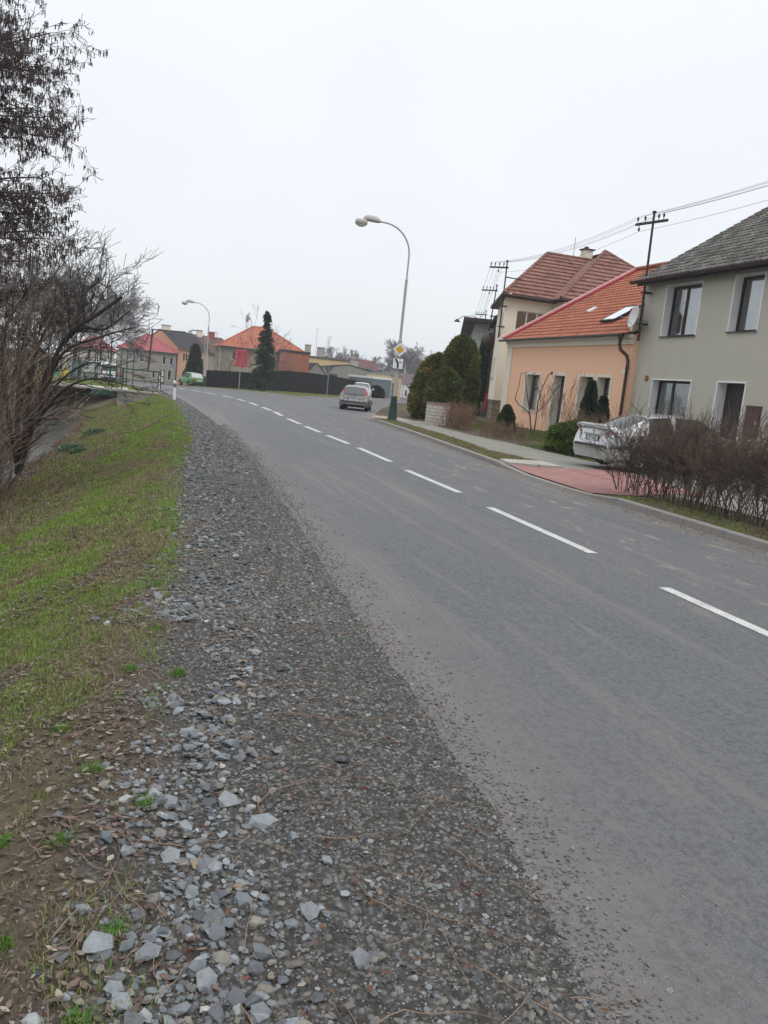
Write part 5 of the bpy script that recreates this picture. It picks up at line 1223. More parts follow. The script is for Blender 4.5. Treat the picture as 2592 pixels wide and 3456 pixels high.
# ================================================================== cars
def car(name, label, S, paint, loc, rz, pitch=0.0, plate_txt=None, style=None, group=None):
    """local: x forward from the rear bumper, y left, z up.  S: stations (x, zbot, wlow, zbelt, wbelt, ztop, wtop, glass_side, glass_top) ; flags apply to the strip up to the next station"""
    t = thing(name, label, 'car', loc, 0, group); t.rotation_euler = (0, -pitch, rz)
    pts = []; 
    for (x, zb, wl, ze, we, zt, wt, *_r) in S:
        zm = zb + (ze - zb) * .45; wm = max(wl, we) * 1.0
        half = [(0, zb), (wl * .86, zb), (wl, zb + .09), (wm, zm), (wm * .995, zm + (ze - zm) * .6), (we, ze), (wt, zt - .045 * min(1, (zt - ze) * 3)), (wt * .82, zt), (0, zt + .02 * min(1, (zt - ze) * 4))]
        pts.append([(x, y, z) for y, z in half] + [(x, -y, z) for y, z in half[-2:0:-1]])
    n = len(pts[0]); V = [p for r in pts for p in r]; F = []; MI = []
    for i in range(len(S) - 1):
        gs_, gt = S[i][7], S[i][8]
        for j in range(n):
            k = (j + 1) % n; F.append((i * n + j, i * n + k, (i + 1) * n + k, (i + 1) * n + j))
            jj = min(j, n - 1 - j)
            MI.append(1 if (jj == 5 and gs_) or (jj in (6, 7) and gt) else 2 if jj == 0 else 0)
    F.append(tuple(range(n))[::-1]); MI.append(0); F.append(tuple((len(S) - 1) * n + k for k in range(n))); MI.append(0)
    me = D.meshes.new(name + '_b'); me.from_pydata(V, [], F)
    gl = plain('tinted_glass', (.035, .045, .045), .05, .05, 2, spec=.8) if 'tinted_glass' not in D.materials else D.materials['tinted_glass']
    for m in (paint, gl, MT['black']): me.materials.append(m)
    me.polygons.foreach_set('material_index', MI); me.update()
    bm = bmesh.new(); bm.from_mesh(me); bmesh.ops.recalc_face_normals(bm, faces=bm.faces[:]); bm.to_mesh(me); bm.free()
    ob = D.objects.new('tmp_body', me); C.objects.link(ob)
    st = style; cut = []
    for wx in st['wheels']:
        cm = MB(); cm.lathe([(.001, -1.2), (st['arch'], -1.2), (st['arch'], 1.2), (.001, 1.2)], (wx, 0, st['wr']), 28, 0, 'y', smooth=False); c = cm.build('tmp_cut', MT['black']); cut.append(c)
        md = ob.modifiers.new('c', 'BOOLEAN'); md.operation = 'DIFFERENCE'; md.solver = 'EXACT'; md.object = c
    # keep the middle of the car body solid: the cutter is pierced by the underbody box added below
    bpy.context.view_layer.update()
    me2 = D.meshes.new_from_object(ob.evaluated_get(bpy.context.evaluated_depsgraph_get()))
    D.objects.remove(ob)
    for c in cut: D.objects.remove(c)
    bm = bmesh.new(); bm.from_mesh(me2)
    g2 = bm.copy()
    bmesh.ops.delete(bm, geom=[f for f in bm.faces if f.material_index == 1], context='FACES')
    bmesh.ops.delete(g2, geom=[f for f in g2.faces if f.material_index != 1], context='FACES')
    for nm, b_ in (('body', bm), ('windows', g2)):
        m_ = D.meshes.new(nm)
        for q in (paint, gl, MT['black']): m_.materials.append(q)
        for f in b_.faces: f.smooth = True
        b_.to_mesh(m_); b_.free(); m_.set_sharp_from_angle(angle=math.radians(28)); o = D.objects.new(nm, m_); C.objects.link(o); o.parent = t
    mb = MB(); x0, x1 = S[0][0] + .25, S[-1][0] - .25; w_ = S[len(S) // 2][2] * .74; mb.box(x0, x1, -w_, w_, S[len(S) // 2][1] + .03, st['wr'] + .42); mb.build('underbody', MT['black'], t)
    for wx in st['wheels']:
        for sy in (1, -1):
            r = st['wr']; yo = sy * (st['hw'] - .02); mb = MB()
            prof = [(r * .62, -.10), (r * .93, -.105), (r, -.08), (r, .08), (r * .93, .105), (r * .62, .10)]
            mb.lathe([(a, h) for a, h in prof], (wx, yo - sy * .105, r), 28, 0, 'y'); wh = mb.build('wheel', MT['rubber'], t)
            mb = MB(); yf = yo - sy * .025
            mb.lathe([(.02, 0), (r * .16, 0)], (wx, yf, r), 16, 0, 'y'); mb.lathe([(r * .52, -.01 * sy), (r * .64, .0)], (wx, yf, r), 28, 0, 'y'); mb.lathe([(.02, -.07 * sy), (r * .6, -.07 * sy)], (wx, yf, r), 20, 1, 'y')
            for k in range(7):
                a = 2 * PI * k / 7; d = np.array([math.cos(a), 0, math.sin(a)]); q = np.array([-math.sin(a), 0, math.cos(a)])
                mb.obox(np.array([wx, yf - sy * .012, r]) + d * r * .33, d * r * .24, q * .022, (0, .01, 0))
            mb.build('rim', [MT['steel'], MT['black']], wh)
    return t
silver = m_paint('silver_paint', (.56, .575, .59), .27, .7)
REDL = plain('tail_light_red', (.42, .012, .02), .15, .1, 6, spec=.6); CLRL = plain('tail_light_clear', (.62, .60, .58), .2, .1, 9); DKP = plain('dark_trim', (.045, .047, .05), .5, .15, 6)
M_rear = lambda x, y, z, a=0.0: Matrix.Translation((x, y, z)) @ Matrix.Rotation(-PI / 2, 4, 'Z') @ Matrix.Rotation(PI / 2 + a, 4, 'X')
# ---- silver liftback parked on the drive
S1 = [ # x, zbot, wlow, zbelt, wbelt, ztop, wtop, gs, gt
 (.00, .27, .72, .58, .80, .63, .72, 0, 0), (.04, .23, .80, .64, .845, .69, .72, 0, 0), (.09, .22, .83, .84, .83, .99, .70, 0, 0), (.15, .22, .845, .90, .825, 1.035, .69, 0, 0), (.34, .21, .855, .91, .82, 1.055, .68, 0, 0), (.50, .21, .86, .92, .81, 1.07, .66, 0, 1),
 (.80, .20, .86, .92, .80, 1.20, .60, 0, 1), (1.05, .20, .862, .93, .80, 1.31, .59, 0, 1), (1.25, .19, .864, .93, .80, 1.38, .58, 1, 0), (1.40, .19, .865, .93, .80, 1.41, .58, 1, 0), (1.95, .19, .865, .93, .80, 1.445, .585, 0, 0), (2.10, .19, .865, .93, .80, 1.445, .585, 1, 0), (2.75, .19, .865, .92, .80, 1.42, .575, 1, 0),
 (2.95, .19, .865, .92, .80, 1.385, .57, 1, 1), (3.35, .20, .86, .91, .78, 1.14, .62, 0, 1), (3.60, .20, .86, .90, .76, .97, .64, 0, 0), (3.9, .20, .86, .86, .74, .92, .62, 0, 0), (4.25, .21, .84, .76, .70, .84, .55, 0, 0), (4.42, .24, .80, .64, .66, .72, .45, 0, 0), (4.50, .32, .70, .52, .60, .58, .40, 0, 0)]
th = math.radians(3.0); fw_ = np.array([math.cos(th), math.sin(th)]); rear = np.array([11.35, 19.2])
c1_ = car('parked_car', 'silver liftback car with rear spoiler parked nose-in behind the bare hedge', S1, silver, (rear[0], rear[1], .135), th, math.radians(2.6), style=dict(wheels=(.98, 3.50), wr=.315, arch=.355, hw=.84))
mb = MB(); mb.prism([(-.02, y, z) for y, z in ((-.72, .56), (-.72, .62), (.72, .62), (.72, .56))], (0, 0, 0), (.06, 0, 0)); 
for sy in (1, -1): mb.prism([(-.02, sy * .72, .56), (-.02, sy * .72, .62), (.10, sy * .865, .62), (.10, sy * .865, .56)], (0, 0, 0), (.04, 0, 0)); mb.box(.10, .60, sy * .845 - .03, sy * .845 + .03, .56, .62)
mb.build('bumper_strip', DKP, c1_)
mb = MB()
for sy in (1, -1):
    mb.add([(.055, sy * .50, .70), (.055, sy * .56, .95), (.10, sy * .70, 1.0), (.16, sy * .79, .96), (.20, sy * .83, .70)], [(0, 1, 2, 3, 4)])
    mb.add([(.30, sy * .838, .70), (.27, sy * .80, .93), (.16, sy * .79, .96), (.20, sy * .83, .70)], [(0, 1, 2, 3)])
for sy in (1, -1):
    mb = MB(); mb.prism([(.04, sy * .52, .69), (.06, sy * .58, .95), (.09, sy * .70, 1.00), (.12, sy * .78, .95), (.14, sy * .835, .69)], (0, 0, 0), (.10, 0, 0)); tl = mb.build('tail_light', REDL, c1_)
    mb = MB()
    for z0 in (.775, .845): mb.prism([(.03, sy * .55, z0), (.035, sy * .565, z0 + .05), (.115, sy * .80, z0 + .05), (.12, sy * .81, z0)], (0, 0, 0), (.02, 0, 0))
    mb.build('clear_lens', CLRL, tl)
mb = MB(); mb.box(.035, .05, -.29, .29, .71, .83); pf_ = mb.build('number_plate', MT['black'], c1_)
mb = MB(); mb.box(.028, .036, -.26, .26, .72, .82, 0); mb.box(.026, .036, .215, .26, .72, .82, 1); pl2 = mb.build('plate_face', [MT['whitew'], plain('eu_blue', (.02, .09, .4), .5)], pf_)
text_mesh('plate_lettering', '2M9 4418', .095, MT['black'], pf_, M_rear(.024, -.02, .77), .0015, sx=.92)
mb = MB(); mb.box(.02, .09, -.36, .36, .85, .90); mb.build('boot_handle', silver, c1_)
mb = MB(); mb.lathe([(.045, .0), (.04, .02), (.005, .022)], (0, 0, 0), 16, 0, 'x'); bd = mb.build('badge', MT['steel'], c1_); bd.location = (.065, 0, .945)
mb = MB(); mb.box(.075, .085, -.46, -.34, .925, .945); mb.build('model_lettering', MT['steel'], c1_)
mb = MB(); mb.prism([(.02, -.74, 1.085), (.02, .74, 1.085), (.20, .72, 1.12), (.20, -.72, 1.12)], (0, 0, 0), (0, 0, .028))
for sy in (1, -1): mb.prism([(.02, sy * .74, 1.085), (.20, sy * .72, 1.11), (.50, sy * .79, 1.02), (.40, sy * .80, .96), (.12, sy * .78, .96)], (0, 0, 0), (0, -sy * .05, 0))
mb.build('spoiler', silver, c1_)
mb = MB(); mb.tube([(1.45, 0, 1.44), (1.42, 0, 1.50)], .02, 6); mb.tube([(1.42, 0, 1.48), (1.05, 0, 1.75)], .006, 4); mb.build('aerial', MT['black'], c1_)
mb = MB()
for sy in (1, -1): mb.obox((2.95, sy * .95, .98), (.05, 0, 0), (0, .09, 0), (0, 0, .065)); 
mb.build('side_mirrors', silver, c1_)
mb = MB()
for sy in (-1, 1): mb.box(1.2, 3.3, sy * .862 - .012, sy * .862 + .012, .50, .56)
mb.build('side_moulding', DKP, c1_)
mb = MB()
for xs_ in (1.18, 2.03, 3.22):
    for sy in (-1, 1): mb.box(xs_, xs_ + .008, sy * .866 - .004, sy * .866 + .004, .30, .86)
mb.build('door_seam', MT['black'], c1_)
for xs_ in (1.30, 2.16):
    for sy in (-1, 1): mb = MB(); mb.box(xs_, xs_ + .16, sy * .845 - .03, sy * .845 + .03, .80, .83); mb.build('door_handle', silver, c1_)
mb = MB(); mb.tube([(.15, -.45, .22), (.02, -.45, .21)], .03, 8); mb.build('exhaust', MT['metaldark'], c1_)
# ---- silver-beige estate driving into the side street
S2 = [(.00, .38, .70, .56, .76, .60, .66, 0, 0), (.06, .28, .80, .66, .86, .70, .74, 0, 0), (.10, .26, .84, .88, .85, .95, .70, 0, 0), (.13, .25, .86, .93, .85, .99, .70, 0, 1), (.42, .24, .87, .95, .845, 1.40, .60, 0, 0), (.56, .23, .875, .96, .84, 1.47, .60, 1, 0),
 (1.25, .22, .88, .96, .83, 1.50, .60, 0, 0), (1.35, .22, .88, .96, .83, 1.50, .60, 1, 0), (2.2, .2, .885, .95, .83, 1.49, .60, 0, 0), (2.3, .2, .885, .95, .83, 1.485, .60, 1, 0), (3.0, .2, .885, .94, .82, 1.42, .58, 1, 1), (3.55, .21, .88, .93, .80, 1.08, .64, 0, 1), (3.75, .22, .88, .91, .78, .97, .66, 0, 0), (4.15, .23, .86, .82, .74, .86, .6, 0, 0), (4.42, .27, .80, .66, .66, .70, .5, 0, 0), (4.5, .33, .70, .55, .60, .58, .4, 0, 0)]
beige = m_paint('silver_beige_paint', (.20, .20, .19), .35, .25)
a2 = PI / 2 - .33; f2 = np.array([math.cos(a2), math.sin(a2)]); r2 = np.array([12.52, 48.8]) - f2 * .85
c2_ = car('estate_car', 'silver-beige estate car with tall red tail lights turning into the side street', S2, beige, (r2[0], r2[1], -.02), a2, style=dict(wheels=(.85, 3.5), wr=.315, arch=.36, hw=.87))
for sy in (1, -1):
    mb = MB(); mb.prism([(.03, sy * .64, .74), (.12, sy * .62, 1.02), (.30, sy * .60, 1.32), (.36, sy * .66, 1.30), (.25, sy * .80, 1.0), (.12, sy * .865, .74)], (0, 0, 0), (.06, sy * .012, 0)); tl = mb.build('tail_light', REDL, c2_)
    mb = MB(); mb.prism([(.02, sy * .66, .62), (.02, sy * .65, .76), (.10, sy * .86, .76), (.10, sy * .85, .62)], (0, 0, 0), (.06, 0, 0)); mb.build('clear_lens', CLRL, tl)
mb = MB(); mb.prism([(.10, -.62, .98), (.10, .62, .98), (.38, .56, 1.36), (.38, -.56, 1.36)], (0, 0, 0), (-.02, 0, .014)); mb.build('rear_window', D.materials['tinted_glass'], c2_)
mb = MB(); mb.box(.02, .06, -.26, .26, .62, .72); pf_ = mb.build('number_plate', MT['whitew'], c2_); text_mesh('plate_lettering', '3M1 0627', .095, MT['black'], pf_, M_rear(.018, 0, .67), .0015, sx=.9)
mb = MB(); mb.box(.0, .07, -.38, .38, .745, .785); mb.build('chrome_handle', plain('chrome', (.7, .7, .7), .2, .03, metal=.7), c2_)
mb = MB(); mb.box(-.012, .06, -.76, .76, .50, .58); 
for sy in (1, -1): mb.prism([(-.01, sy * .60, .50), (-.01, sy * .60, .63), (.1, sy * .872, .63), (.1, sy * .872, .50)], (0, 0, 0), (.05, 0, 0))
mb.build('bumper_strip', DKP, c2_)
mb = MB(); mb.lathe([(.05, .0), (.045, .02), (.005, .022)], (0, 0, 0), 14, 0, 'x'); bd = mb.build('badge', MT['steel'], c2_); bd.location = (.055, 0, .86)
mb = MB(); mb.tube([(.6, 0, 1.50), (.5, 0, 1.62)], .01, 5); mb.build('aerial', MT['black'], c2_)
mb = MB(); mb.obox((.26, -.1, 1.06), (.015, 0, .01), (0, .28, 0), (0, 0, .02)); mb.build('rear_wiper', MT['black'], c2_)
mb = MB()
for sy in (1, -1): mb.obox((2.85, sy * 1.0, 1.0), (.05, 0, 0), (0, .11, 0), (0, 0, .075))
mb.build('side_mirrors', MT['black'], c2_)
# ---- light grey car coming the other way
S3 = [(.00, .34, .70, .60, .70, .66, .5, 0, 0), (.08, .25, .82, .72, .76, .80, .60, 0, 0), (.35, .22, .86, .84, .80, .92, .66, 0, 0), (.95, .20, .87, .93, .80, 1.02, .66, 0, 1), (1.55, .20, .875, .98, .80, 1.50, .60, 1, 1), (1.62, .20, .875, .98, .80, 1.53, .60, 1, 0), (2.4, .20, .88, .99, .81, 1.60, .60, 0, 0), (2.5, .20, .88, .99, .81, 1.60, .60, 1, 0), (3.6, .21, .87, .99, .81, 1.56, .60, 0, 1), (3.95, .24, .85, .95, .80, 1.15, .66, 0, 0), (4.05, .30, .78, .70, .76, .8, .66, 0, 0), (4.1, .36, .7, .56, .7, .6, .6, 0, 0)]
lg = m_paint('light_grey_paint', (.55, .56, .56), .3, .35); a3 = -PI / 2 - .30; f3 = np.array([math.cos(a3), math.sin(a3)])
c3_ = car('oncoming_car', 'light grey car facing the camera directly behind the silver-beige estate', [(4.1 - s[0], *s[1:7], *(S3[::-1][i + 1][7:] if i + 1 < len(S3) else (0, 0))) for i, s in enumerate(S3[::-1])], lg, (18.4 - f3[0] * 4, 70.0 - f3[1] * 4, .10), a3, style=dict(wheels=(.7, 3.3), wr=.31, arch=.35, hw=.86))
mb = MB()
for sy in (1, -1): mb.obox((2.75, sy * 1.0, 1.10), (.05, 0, 0), (0, .11, 0), (0, 0, .075))
mb.build('side_mirrors', lg, c3_)
for sy in (1, -1): mb = MB(); mb.obox((3.98, sy * .6, .72), (.05, 0, 0), (0, .15, 0), (0, 0, .08)); mb.build('headlight', CLRL, c3_)
# ---- green saloon parked by the far lamp
S4 = [(.00, .32, .70, .52, .74, .60, .70, 0, 0), (.05, .28, .76, .80, .77, .86, .70, 0, 0), (.10, .26, .78, .84, .77, .89, .69, 0, 0), (.62, .24, .79, .87, .77, .93, .66, 0, 1), (.95, .23, .79, .88, .76, 1.32, .55, 0, 0), (1.05, .23, .79, .88, .76, 1.36, .56, 1, 0), (1.85, .22, .80, .88, .76, 1.39, .56, 0, 0), (1.93, .22, .80, .88, .76, 1.39, .56, 1, 0), (2.6, .22, .80, .88, .75, 1.34, .55, 1, 1), (2.98, .23, .79, .87, .74, .96, .62, 0, 0), (3.9, .25, .77, .76, .70, .82, .6, 0, 0), (4.1, .3, .72, .56, .66, .62, .5, 0, 0)]
gp_ = m_paint('apple_green_paint', (.085, .25, .06), .4, .1); a4 = PI / 2 + .32; p4 = at_y(672, 1309, 85.0)
c4_ = car('green_car', 'old bright green saloon parked beside the lamp post left of the black fence', S4, gp_, (float(p4[0]), 85.0, float(zg(p4[0], 85)) + .02), a4, style=dict(wheels=(.85, 3.2), wr=.29, arch=.32, hw=.78))
for sy in (1, -1): mb = MB(); mb.box(-.02, .05, sy * .62 - .12, sy * .62 + .12, .60, .76); mb.build('tail_light', REDL, c4_)
mb = MB(); mb.box(-.02, .03, -.26, .26, .60, .72); mb.build('number_plate', MT['whitew'], c4_)
mb = MB(); mb.box(-.06, .06, -.78, .78, .38, .50); mb.build('bumper', DKP, c4_)
mb = MB(); mb.prism([(.60, -.60, .94), (.60, .60, .94), (.93, .52, 1.30), (.93, -.52, 1.30)], (0, 0, 0), (-.015, 0, .015)); mb.build('rear_window', plain('pale_reflection_glass', (.45, .47, .47), .08, .05), c4_)
# ---- white van behind the footbridge
S5 = [(.00, .36, .80, .60, .86, .66, .82, 0, 0), (.06, .30, .88, 1.05, .90, 1.10, .86, 0, 1), (.16, .28, .90, 1.08, .90, 1.72, .80, 0, 0), (.30, .28, .90, 1.08, .90, 1.90, .76, 1, 0), (1.3, .26, .91, 1.08, .90, 1.95, .76, 0, 0), (1.4, .26, .91, 1.08, .90, 1.95, .76, 0, 0), (3.2, .26, .91, 1.08, .90, 1.93, .76, 1, 0), (3.7, .26, .91, 1.08, .88, 1.86, .74, 1, 1), (4.3, .28, .90, 1.06, .86, 1.16, .74, 0, 0), (4.8, .32, .84, .85, .78, .90, .68, 0, 0), (4.9, .38, .76, .62, .7, .66, .6, 0, 0)]
p5 = at_y(368, 1290, 88.0)
c5_ = car('white_van', 'white van parked behind the footbridge railings next to the blue mural wall', S5, m_paint('white_van_paint', (.66, .68, .70), .35, .0), (float(p5[0]), 88.0, float(zterr(float(p5[0]), 88.0)) + .02), PI / 2 + .45, style=dict(wheels=(.9, 3.9), wr=.33, arch=.37, hw=.88))
for sy in (1, -1): mb = MB(); mb.box(-.02, .08, sy * .82 - .07, sy * .82 + .07, .75, 1.1); mb.build('tail_light', REDL, c5_)
mb = MB(); mb.box(-.03, .05, -.26, .26, .66, .78); mb.build('number_plate', MT['whitew'], c5_)
mb = MB(); mb.box(-.05, .05, -.86, .86, .38, .52); mb.build('bumper', DKP, c5_)
# ================================================================== bare wood
def rv(r, s=1.0): return np.array([r.gauss(0, 1), r.gauss(0, 1), r.gauss(0, 1)]) * s
def grow(segs, p, d, L, r, lev, R, kids=4, bend=.25, up=.1, ratio=.62, steps=4, spread=.8, tips=None, minr=.003):
    d = d / np.linalg.norm(d); q = p; rr = r; st = L / steps; nodes = []
    for i in range(steps):
        d = d + rv(R, bend * .5) + np.array([0, 0, up]); d /= np.linalg.norm(d)
        n = q + d * st; r2 = max(minr, rr * (.82 if lev > 0 else .7)); segs.append((*q, *n, rr, r2)); nodes.append((n, d.copy(), r2)); q, rr = n, r2
    if tips is not None and lev <= 1: tips += [n for n, _, _ in nodes]
    if lev == 0: return
    for k in range(kids):
        i = min(steps - 1, int(R.random() * steps * .999) if lev > 1 else R.randrange(steps)); n, dd, r2 = nodes[i] if k else nodes[-1]
        side = rv(R); side -= dd * side.dot(dd); side /= (np.linalg.norm(side) + 1e-6)
        grow(segs, n, dd + side * R.uniform(.5, 1.1) * spread, L * ratio * R.uniform(.7, 1.15), max(minr, r2 * .72), lev - 1, R, kids, bend, up, ratio, max(2, steps - 1), spread, tips, minr)
def bare_tree(name, label, cat, loc, H, seed, lev=5, kids=4, r0=None, mat=None, up=.06, spread=.8, minr=.006, group=None, trunk=.35, ratio=.66, lean=(0, 0, 1), tm=None):
    R = random.Random(seed); segs = []; r0 = r0 or H * .016; p = np.zeros(3); tr = []
    d = np.array(lean, float); d /= np.linalg.norm(d); n = 6; q = p - np.array([0, 0, .15]); rr = r0; nodes = []
    for i in range(n):
        d2 = d + rv(R, .05); nn = q + d2 / np.linalg.norm(d2) * H * (trunk + .25) / n; tr.append((*q, *nn, rr, rr * .85)); nodes.append((nn, rr * .85)); q, rr = nn, rr * .85
    for i in range(2, n):
        for k in range(2 if i < n - 1 else 4):
            a = R.random() * 2 * PI; dd = np.array([math.cos(a), math.sin(a), R.uniform(.6, 1.4)])
            grow(segs, nodes[i][0], dd, H * .30 * R.uniform(.7, 1.1), nodes[i][1] * .6, lev - 1, R, kids, .25, up, ratio, 4, spread, None, minr)
    t = thing(name, label, cat, loc, R.random() * 6, group)
    twigs('trunk', tr, 8, tm or MT['bark'], t); twigs('crown', segs, 3, mat or MT['twig'], t)
    return t
# prototype far trees, then copies
tw = MT['twigfar']
fa = bare_tree('bare_tree', 'wide bare tree left of the water tower on the skyline behind the street', 'tree', (63, 255, -1), 11, 11, lev=5, kids=4, mat=tw, minr=.045, group='bare trees on the skyline', tm=tw)
fb = bare_tree('bare_tree', 'tall rounded bare tree behind the plum-roofed white building', 'tree', (82, 262, -1), 14, 12, lev=5, kids=4, mat=tw, minr=.045, group='bare trees on the skyline', tm=tw)
def far(src, px, y, h, lab, s):
    p = at_y(px, 1300, y); dup(src, (float(p[0]), y, -1.2), random.random() * 6, lab, 'bare trees on the skyline', s)
for i, (px, y, s) in enumerate(((1120, 250, .78), (1160, 235, .85), (1190, 262, .62), (1215, 250, .7), (1243, 258, .72), (1318, 255, 1.0), (1345, 248, 1.05), (1375, 262, 1.05), (1402, 255, .95), (1430, 262, .8), (1298, 248, .6))):
    far(fa if i % 2 else fb, px, y, 0, 'hazy bare tree standing %s' % ('above the flat-roofed workshop', 'behind the maroon roof', 'low between the maroon roof and the corner lamp', 'just right of the maroon roof', 'left of the tall skyline clump', 'in the skyline clump directly behind the square sign', 'tallest of the clump behind the corner lamp post', 'over the plum roof, right of the lamp post', 'over the plum roof beside the water tower', 'beside the thuja hedge on the skyline', 'low on the left edge of the skyline clump')[i], s)
# left background
bt = bare_tree('bare_tree', 'slim bare birch with fine drooping twigs behind the red-roofed grey house', 'tree', (float(at_y(338, 1200, 112)[0]), 112, -1.5), 13.2, 21, lev=5, kids=4, mat=tw, minr=.02, group='bare trees behind the footbridge', up=-.02, spread=.6)
for i, (px, y, s) in enumerate(((372, 118, .80), (300, 105, .80), (255, 100, .70), (205, 92, .66), (160, 98, .8), (110, 90, .8), (60, 84, .8), (15, 88, .85))):
    p = at_y(px, 1250, y); dup(bt, (float(p[0]), y, -1.4), i * 1.3, 'bare tree of the grey thicket, %s' % ('right of the tall birch', 'left of the tall birch', 'above the mural wall', 'above the yellow arch', 'above the play panels', 'left of the play panels', 'seen through the brook shrubs', 'at the left edge of the photo', 'lowest, beside the raspberry roof', 'far back above the mural wall', 'far back above the play panels', 'farthest left and tallest')[i], 'bare trees behind the footbridge', s)
p = at_y(425, 1200, 125)
# bare trees around the orange-roofed house
og = bare_tree('bare_tree', 'bare garden tree rising over the ridge of the orange roof', 'tree', (13.6, 100, -.3), 7.6, 31, lev=4, kids=3, mat=MT['twigfar'], minr=.011, group='bare garden trees by the orange roof')
for i, (px, s) in enumerate(((775, .62), (745, .5), (975, .66), (1000, .5), (935, .85))):
    p = at_y(px, 1250, 98 + i); dup(og, (float(p[0]), 98 + i, -.4), i * 2.1, ('bare garden tree in front of the left window of the orange-roofed house', 'small bare tree at the left corner of the orange-roofed house', 'bare tree left of the brick extension', 'low bare tree before the brick extension', 'bare tree behind the spruce top')[i], 'bare garden trees by the orange roof', s)

# ---- the alder leaning in from the left, with catkins
R = random.Random(5)
al = thing('alder_tree', 'tall dark alder hung with catkins reaching in from the left edge', 'tree', (-4.3, 15.5, -1.5))
base = np.array([-4.3, 15.5, -1.5]); tr = []; q = np.zeros(3); rr = .17
nodes = []
for i in range(16):
    nn = q + np.array([R.uniform(-.06, .06), R.uniform(-.06, .06), .95]); tr.append((*q, *nn, rr, rr * .93)); q, rr = nn, rr * .93; nodes.append((q.copy(), rr))
segs = []; tips = []
for i, (n, r_) in enumerate(nodes):
    if i < 3: continue
    for k in range(9 if i < 13 else 4):
        a = R.uniform(-.95, .75) if k < 7 else R.uniform(0, 6.28)
        low = 3 <= i <= 7; a = R.uniform(-.5, .3) if k < 4 else a
        L_ = ((2.85 if low else (2.25 if i < 10 else 1.85)) * (R.uniform(.86, 1.0) if k < 4 else R.uniform(.55, .95)))
        dd = np.array([math.cos(a), math.sin(a), R.uniform(-.14, .10) if low else R.uniform(-.5, -.05)])
        m_ = L_ / math.sqrt(dd[0] ** 2 + dd[1] ** 2); lim = 3.3 if low else 2.6
        L_ = min(L_, lim)
        # main limb: nearly level, tip turning up
        steps = 9; qq = n.copy(); d = dd / np.linalg.norm(dd); r2 = r_ * .36; st = L_ / steps
        for s_ in range(steps):
            d = d + rv(R, .09) + np.array([.02, 0, .035 if s_ > 5 else -.012]); d /= np.linalg.norm(d); e2 = qq + d * st; segs.append((*qq, *e2, r2, max(.006, r2 * .88))); r2 = max(.006, r2 * .88); qq = e2
            for c_ in range(2 if s_ > 1 else 1):
                sd_v = rv(R); sd_v -= d * sd_v.dot(d); sd_v /= np.linalg.norm(sd_v) + 1e-6
                grow(segs, qq, d * 1.0 + sd_v * .7 + np.array([0, 0, -.15]), L_ * (.17 if s_ > 2 else .22) * R.uniform(.6, 1.25), max(.0045, r2 * .55), 2, R, 4, .3, .0, .58, 4, .8, tips, .0036)
tips = np.array(tips); print('alder segs', len(segs), 'tips', len(tips))
twigs('trunk', tr, 10, MT['bark'], al); twigs('branches', segs, 3, MT['twig'], al)
sel = tips[rng.random(len(tips)) < .24]; cs = []
for t_ in sel:
    for k in range(R.choice((1, 2, 3))):
        L_ = R.uniform(.045, .10); o_ = np.array([R.uniform(-.03, .03), R.uniform(-.03, .03), 0]); a0 = t_ + o_; cs.append((*a0, *(a0 + np.array([R.uniform(-.01, .01), 0, -.02])), .003, .006)); cs.append((*(a0 + (0, 0, -.015)), *(a0 + (R.uniform(-.008, .008), 0, -L_)), .0068, .005))
    if R.random() < .5:
        a0 = t_ + rv(R, .02); cs.append((*a0, *(a0 + (0, 0, -.022)), .009, .008))
o = twigs('catkins', cs, 4, MT['catkin'], al); o['kind'] = 'stuff'

# ---- the crooked willow-like tree sweeping over the brook
def limb(segs, pts, r0, r1, R, sub=10, L=1.0, lev=2, up=.02, tips=None, minr=.0035):
    P = [np.array(p, float) for p in pts]
    Q = []
    for i in range(len(P) - 1):
        for u in np.linspace(0, 1, 5)[:-1]:
            p0, p1, p2, p3 = P[max(i - 1, 0)], P[i], P[i + 1], P[min(i + 2, len(P) - 1)]
            Q.append(.5 * ((2 * p1) + (-p0 + p2) * u + (2 * p0 - 5 * p1 + 4 * p2 - p3) * u * u + (-p0 + 3 * p1 - 3 * p2 + p3) * u ** 3))
    Q.append(P[-1]); n = len(Q) - 1
    for i in range(n):
        a, b = r0 + (r1 - r0) * i / n, r0 + (r1 - r0) * (i + 1) / n; segs.append((*Q[i], *Q[i + 1], a, b))
    for k in range(sub):
        i = min(n - 1, int(n * (R.random() ** .7))); d = Q[i + 1] - Q[i]; d /= np.linalg.norm(d); s_ = rv(R); s_ -= d * s_.dot(d); s_ /= np.linalg.norm(s_)
        s_ = s_ + np.array([0, 0, .45])
        grow(segs, Q[i], d * .7 + s_ * .8, L * R.uniform(.5, 1.2), max(minr, (r0 + (r1 - r0) * i / n) * .42), lev, R, 4, .28, up, .62, 4, .75, tips, minr)
R = random.Random(8); W0 = np.array([-3.15, 15.6, -1.55]); wl = thing('crooked_tree', 'crooked bare tree with cut limb ends sweeping right over the brook', 'tree', tuple(W0))
PX = lambda px, py, y: at_y(px, py, y) - W0
segs = []
